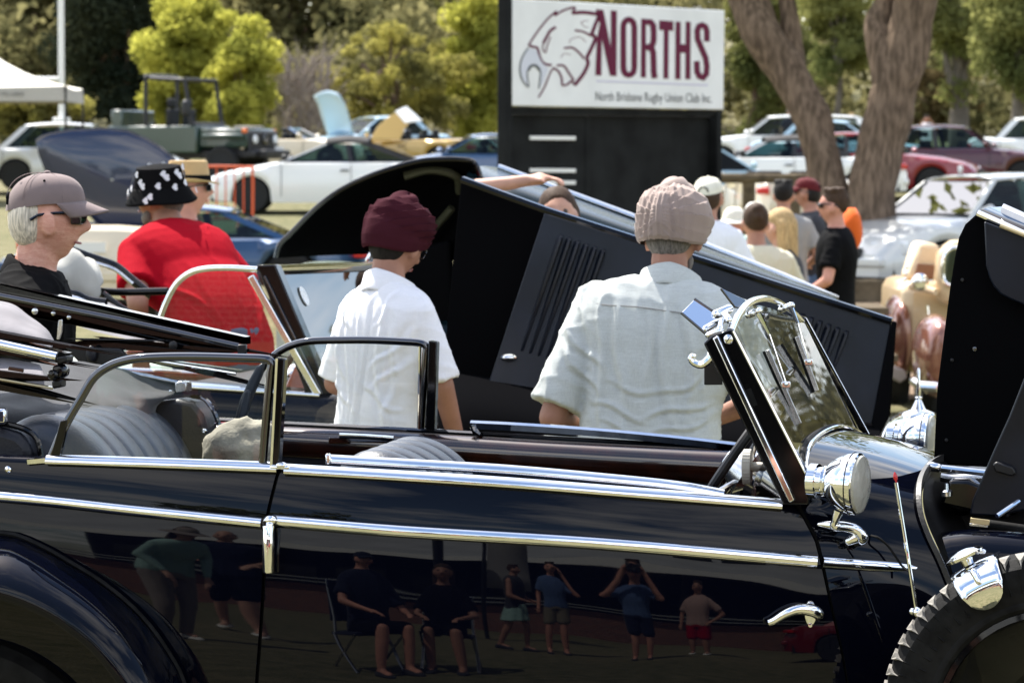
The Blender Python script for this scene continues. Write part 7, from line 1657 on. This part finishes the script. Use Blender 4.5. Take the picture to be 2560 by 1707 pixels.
person('person in white sun hat facing the camera in the seated group', 1838, 27.5, 514, R_(150), 'skin_ruddy', 'cloth_red', 'cloth_khaki', arms=('table', 'table'), hair='nape', hair_m='hair_grey', hat=hat_dome(.105, .045, .025), hat_m='cloth_ivory', hat_h=.01, sit=True, group=GG)
person('person in silvery sun hat behind the hair bun', 1888, 29.0, 500, R_(170), 'skin_ruddy', 'cloth_mint', 'cloth_khaki', arms=('table', 'table'), hair='nape', hair_m='hair_grey', hat=hat_dome(.10, .04, .02), hat_m='shoe_white', hat_h=.01, sit=True, group=GG)
person('dark-haired man in grey T-shirt seen from behind', 1958, 27.0, 450, R_(-10), 'skin_tan', 'cloth_grey', 'cloth_denim', arms=('fwd', 'fwd'), hair='short', hair_m='hair_black', group=GG, broad=1.1)
person('man in dark red cap and charcoal shirt sitting behind the man in black', 2052, 28.5, 440, R_(75), 'skin_tan', 'cloth_charcoal', 'cloth_denim', arms=('low', 'low'), hair='nape', hair_m='hair_black', hat=hat_cap, hat_m='cloth_capred' if 'cloth_capred' in MATS else cloth_mat('cloth_capred', (.10, .012, .015)).name, hat_h=.01, glasses=True, sit=True, group=GG, lean=.15)
# orange rucksack behind the man in black
bp = thing('rucksack', 'bright orange rucksack on the back of the man in black', 'bag', (at(2130, 640, 22.9).x, 22.95, at(2140, 625, 22.9).z))
m = MB(); rg = []
for t, (w_, d_) in enumerate(((.045, .06), (.065, .09), (.07, .10), (.065, .10), (.055, .08), (.03, .04))):
    z = at(2140, 625 - t * 21, 22.9).z; rg.append([Vector((bp.location.x + w_ * math.cos(a), 22.95 + d_ * math.sin(a), z)) for a in np.linspace(0, 2 * math.pi, 21)[:-1]])
m.loft(rg); m.v = [tuple(Vector(p) + Vector((mnoise.noise(Vector(p) * 12), mnoise.noise(Vector(p) * 12 + Vector((4, 0, 0))), 0)) * .012) for p in m.v]
m.build('pack', 'cloth_orange', bp, smooth=60)
m = MB(); m.tube([bp.location + Vector((-.10, -.05, .30)), bp.location + Vector((-.17, -.10, .2)), bp.location + Vector((-.11, -.04, .03))], .012, 6); m.build('strap', 'cloth_charcoal', bp)
# timber picnic table for the group
pt = thing('picnic_table', 'grey timber picnic table amid the seated group', 'table', (at(1880, 600, 25.5).x, 25.5, 0))
for k_ in range(5):
    m = MB(); m.box((pt.location.x, 25.1 + k_ * .17, .74), (1.8, .155, .045)); m.build('plank', 'old_timber', pt, bevel=.006)
for y_ in (24.55, 26.45):
    m = MB(); m.box((pt.location.x, y_, .45), (1.8, .26, .045)); m.build('bench_plank', 'old_timber', pt, bevel=.006)
for x_ in (-.65, .65):
    for s in (1, -1):
        m = MB(); m.tube([Vector((pt.location.x + x_, 25.5 + s * .15, .72)), Vector((pt.location.x + x_, 25.5 + s * .75, .02))], .045, 4); m.build('leg', 'old_timber', pt)
    m = MB(); m.box((pt.location.x + x_, 25.5, .42), (.05, 2.0, .09)); m.build('crossbar', 'old_timber', pt)
GF = 'people far back among the parked cars'
person('far man in white T-shirt raising his hands to his face above the maroon sedan', 2315, 98, 288, R_(180), 'skin_tan', 'cloth_white', 'cloth_navy', arms=('camera', 'camera'), hair='short', hair_m='hair_black', group=GF, vox=.022, wr=0)
person('far person in dark top seen through the fork of the tree', 2128, 96, 283, R_(160), 'skin_fair', 'cloth_black', 'cloth_denim', arms=('fwd', 'hip'), hair='short', hair_m='hair_blonde', group=GF, vox=.022, wr=0)
person('far dark-shirted man half hidden by the left trunk', 1972, 95, 272, R_(200), 'skin_tan', 'cloth_navy', 'cloth_denim', arms=('down', 'down'), hair='short', hair_m='hair_grey', group=GF, vox=.022, wr=0)
# ================================================================ what stands behind the photographer (the near car's flank mirrors it)
mat('club_brick', (.16, .06, .035), .9, 0, .15); 
def brick_mat():
    m = MATS['club_brick']; n, l = m.node_tree.nodes, m.node_tree.links; b = n['Principled BSDF']
    tc = n.new('ShaderNodeTexCoord'); mp = n.new('ShaderNodeMapping'); mp.inputs['Rotation'].default_value = (math.pi / 2, 0, 0); l.new(tc.outputs['Object'], mp.inputs['Vector'])
    bt = n.new('ShaderNodeTexBrick'); bt.inputs['Scale'].default_value = 4.2; bt.inputs['Color1'].default_value = (.20, .07, .04, 1); bt.inputs['Color2'].default_value = (.12, .045, .028, 1); bt.inputs['Mortar'].default_value = (.28, .25, .22, 1); bt.inputs['Mortar Size'].default_value = .018
    l.new(mp.outputs[0], bt.inputs['Vector']); l.new(bt.outputs['Color'], b.inputs['Base Color'])
brick_mat()
mat('roof_sheet', (.42, .43, .42), .5, .2, noise=(.8, .1)); mat('club_wall', (.05, .05, .055), .8); mat('window_dark', (.01, .012, .014), .08, 0, .5)
club = thing('clubhouse', 'long low clubhouse with pale roof and dark veranda mirrored in the car door', 'building', (1, -13, 0))
m = MB(); m.box((1, -15.5, 1.6), (34, .3, 3.2)); m.build('back_wall', 'club_wall', club)
m = MB(); m.box((1, -9.4, .5), (34, .3, 1.0)); m.build('brick_wall', 'club_brick', club)
m = MB(); m.box((1, -12.4, .45), (34, 5.8, .1)); m.build('veranda_floor', 'club_wall', club)
for z in (1.12, 1.26):
    m = MB(); m.box((1, -9.4, z), (34, .05, .05)); m.build('handrail', 'white_paint', club)
for k in range(9):
    m = MB(); m.box((-15 + k * 4, -9.9, 1.55), (.16, .16, 2.2)); m.build('veranda_post', 'white_paint' if k % 2 else 'club_wall', club)
m = MB(); m.prism([Vector((-17, -8.4, 2.62)), Vector((-17, -16.5, 5.2)), Vector((-17, -16.5, 5.05)), Vector((-17, -8.4, 2.47))], (36, 0, 0)); m.build('roof', 'roof_sheet', club)
m = MB(); m.box((1, -8.35, 2.53), (36, .06, .22)); m.build('fascia', 'white_paint', club)
for k in range(12):
    m = MB(); m.box((-14.5 + k * 2.7, -15.32, 1.75), (1.9, .06, 1.3)); m.build('window', 'window_dark', club)
for k in range(7):
    m = MB(); m.box((1.5 + k * 1.5, -12.1, 4.05), (1.2, .25, .5)); m.build('clerestory_window', 'window_dark', club)
# marquee banner and dark post
fb_ = thing('feather_banner', 'grey hanging banner on a dark pole mirrored in the car door', 'banner', (-2.6, -4.2, 0))
m = MB(); m.tube([Vector((-2.6, -4.2, 0)), Vector((-2.6, -4.2, 3.6))], .035, 8); m.build('pole', 'black_satin', fb_)
m = MB(); m.grid([[Vector((-2.55, -4.2, z)), Vector((-2.2, -4.22 + .05 * math.sin(z * 3), z)), Vector((-1.8, -4.2 + .07 * math.sin(z * 2.2), z))] for z in np.linspace(1.3, 3.5, 9)]); m.build('flag', 'cloth_grey', fb_, solid=.004)
sp = thing('shade_post', 'thick dark post of the veranda shade mirrored in the car door', 'post', (-3.1, -3.2, 0))
m = MB(); m.tube([Vector((-3.1, -3.2, 0)), Vector((-3.1, -3.2, 3.4))], .09, 12); m.build('post', 'black_satin', sp)
m = MB(); m.box((-3.1, -3.2, .03), (.35, .35, .06)); m.build('base_plate', 'black_satin', sp, bevel=.01)
GB = 'people mirrored in the near car door'
def behind(label, xy, h, facing, **kw):
    return person(label, 0, 8, None, facing, xy=xy, k=h / 1.75, ground=0.0, group=GB, vox=.016, **kw)
behind('woman in mint hooded top, sun hat and torn jeans bending, mirrored in the rear door', (-3.9, 2.7), 1.64, R_(-62), skin='skin_fair', shirt='cloth_mint', legs='cloth_taupe', shoes='shoe_white', arms=('low', 'low'), lean=.42, sleeve='long', hair='long', hair_m='hair_brown', hat=hat_dome(.10, .09, .03), hat_m='cloth_taupe', head_pitch=.3)
behind('man in dark shorts and white sneakers mirrored by the door hinge', (-4.4, .9), 1.80, R_(-20), skin='skin_fair', shirt='cloth_navy', legs='cloth_black', shoes='shoe_white', arms=('fwd', 'fwd'), bottom='shorts', walk=.4)
behind('man in dark clothes sitting low with one leg out, mirrored in the front door', (-1.95, 3.6), 1.75, R_(-48), skin='skin_ruddy', shirt='cloth_navy', legs='cloth_black', arms=('table', 'table'), bottom='shorts', sit=True, hat=hat_cap, hat_m='cloth_navy')
behind('seated woman in black beside him mirrored in the front door', (-1.4, 3.1), 1.68, R_(-10), skin='skin_tan', shirt='cloth_black', legs='cloth_black', arms=('table', 'table'), bottom='shorts', sit=True, hair='long', hair_m='hair_brown')
behind('woman in grey top and mint skirt mirrored in the front door', (-1.62, -1.4), 1.66, R_(-75), skin='skin_tan', shirt='cloth_charcoal', legs='cloth_mint', arms=('fwd', 'fwd'), bottom='skirt', hair='short', hair_m='hair_brown', sleeve='none', walk=.5)
behind('man in blue T-shirt holding a phone to his ear mirrored in the front door', (-1.02, -1.35), 1.78, R_(-12), skin='skin_ruddy', shirt='cloth_blue', legs='cloth_khaki', arms=('phone', 'down'), bottom='shorts', hair='short', hair_m='hair_brown')
behind('photographer in pale blue shirt and shorts mirrored near the door handle', (.05, -.62), 1.80, 0.0, skin='skin_ruddy', shirt='cloth_blue', legs='cloth_navy', arms=('camera', 'camera'), bottom='shorts', hair='short', hair_m='hair_brown')
behind('person in pink top and red shorts mirrored beside the photographer', (.95, -2.3), 1.70, R_(15), skin='skin_tan', shirt='cloth_floral', legs='cloth_red', shoes='shoe_white', arms=('hip', 'down'), bottom='shorts', hair='short', hair_m='hair_brown')
def chair(label, x, y, rz):
    c = thing('folding_chair', label, 'chair', (x, y, 0), rz, 'folding chairs mirrored in the near car door')
    m = MB(); m.box((0, 0, .40), (.46, .44, .03)); m.build('seat', 'cloth_navy', c, local=True, bevel=.01)
    m = MB(); m.box((0, -.24, .70), (.46, .03, .42)); m.build('backrest', 'cloth_navy', c, local=True, bevel=.01)
    for s in (1, -1):
        for a, b in (((.22 * s, .22, 0), (.22 * s, -.18, .40)), ((.22 * s, -.22, 0), (.22 * s, .2, .40)), ((.22 * s, -.16, .40), (.22 * s, -.26, .92))):
            m = MB(); m.tube([Vector(a), Vector(b)], .014, 6); m.build('leg', 'steel', c, local=True)
chair('folding chair under the seated man mirrored in the front door', -1.95, 3.6, R_(-48))
chair('folding chair under the seated woman mirrored in the front door', -1.4, 3.1, R_(-10))
pc = thing('photo_camera', 'black camera held up by the photographer', 'camera', (.05, -.36, 1.62))
m = MB(); m.box((.05, -.37, 1.665), (.14, .07, .095)); m.build('camera_body', 'plastic_black', pc, bevel=.01)
m = MB(); m.lathe([(.035, 0), (.038, .02), (.038, .12), (.034, .13), (.02, .125)], (.05, -.335, 1.66), (0, 1, 0), 20); m.build('lens_barrel', 'plastic_black', pc)
rc = modern_car('bright red classic car parked beyond the photographer, mirrored in the chrome', 1280, 1.0, R_(25), 'paint_red', L=4.0, W=1.6, H=1.35, group='cars parked across the showground')
rc.location = (4.3, -2.6, 0)
for k, (x, y) in enumerate(((-16, -26), (-7, -30), (4, -32), (14, -28), (26, -24))):
    t = thing('tree', ['leafy tree behind the clubhouse left end', 'tall leafy tree behind the clubhouse', 'broad leafy tree behind the clubhouse middle', 'leafy tree behind the clubhouse right end', 'leafy tree beyond the clubhouse on the right'][k], 'tree', (x, y, 0), group='trees behind the clubhouse')
    cs = [np.array([x, y, 7]) + RNG.normal(size=3) * np.array([2.2, 2.2, 1.8]) for _ in range(30)]
    V_, F_ = leaves(cs, [1.3] * 30, 70, .28); crown_obj(V_, F_, 'crown', 'leaf_gum', t)
    m = MB(); m.tube([Vector((x, y, 0)), Vector((x + .3, y, 4)), Vector((x, y, 8))], [.3, .22, .1], 8); m.build('trunk', 'bark', t)
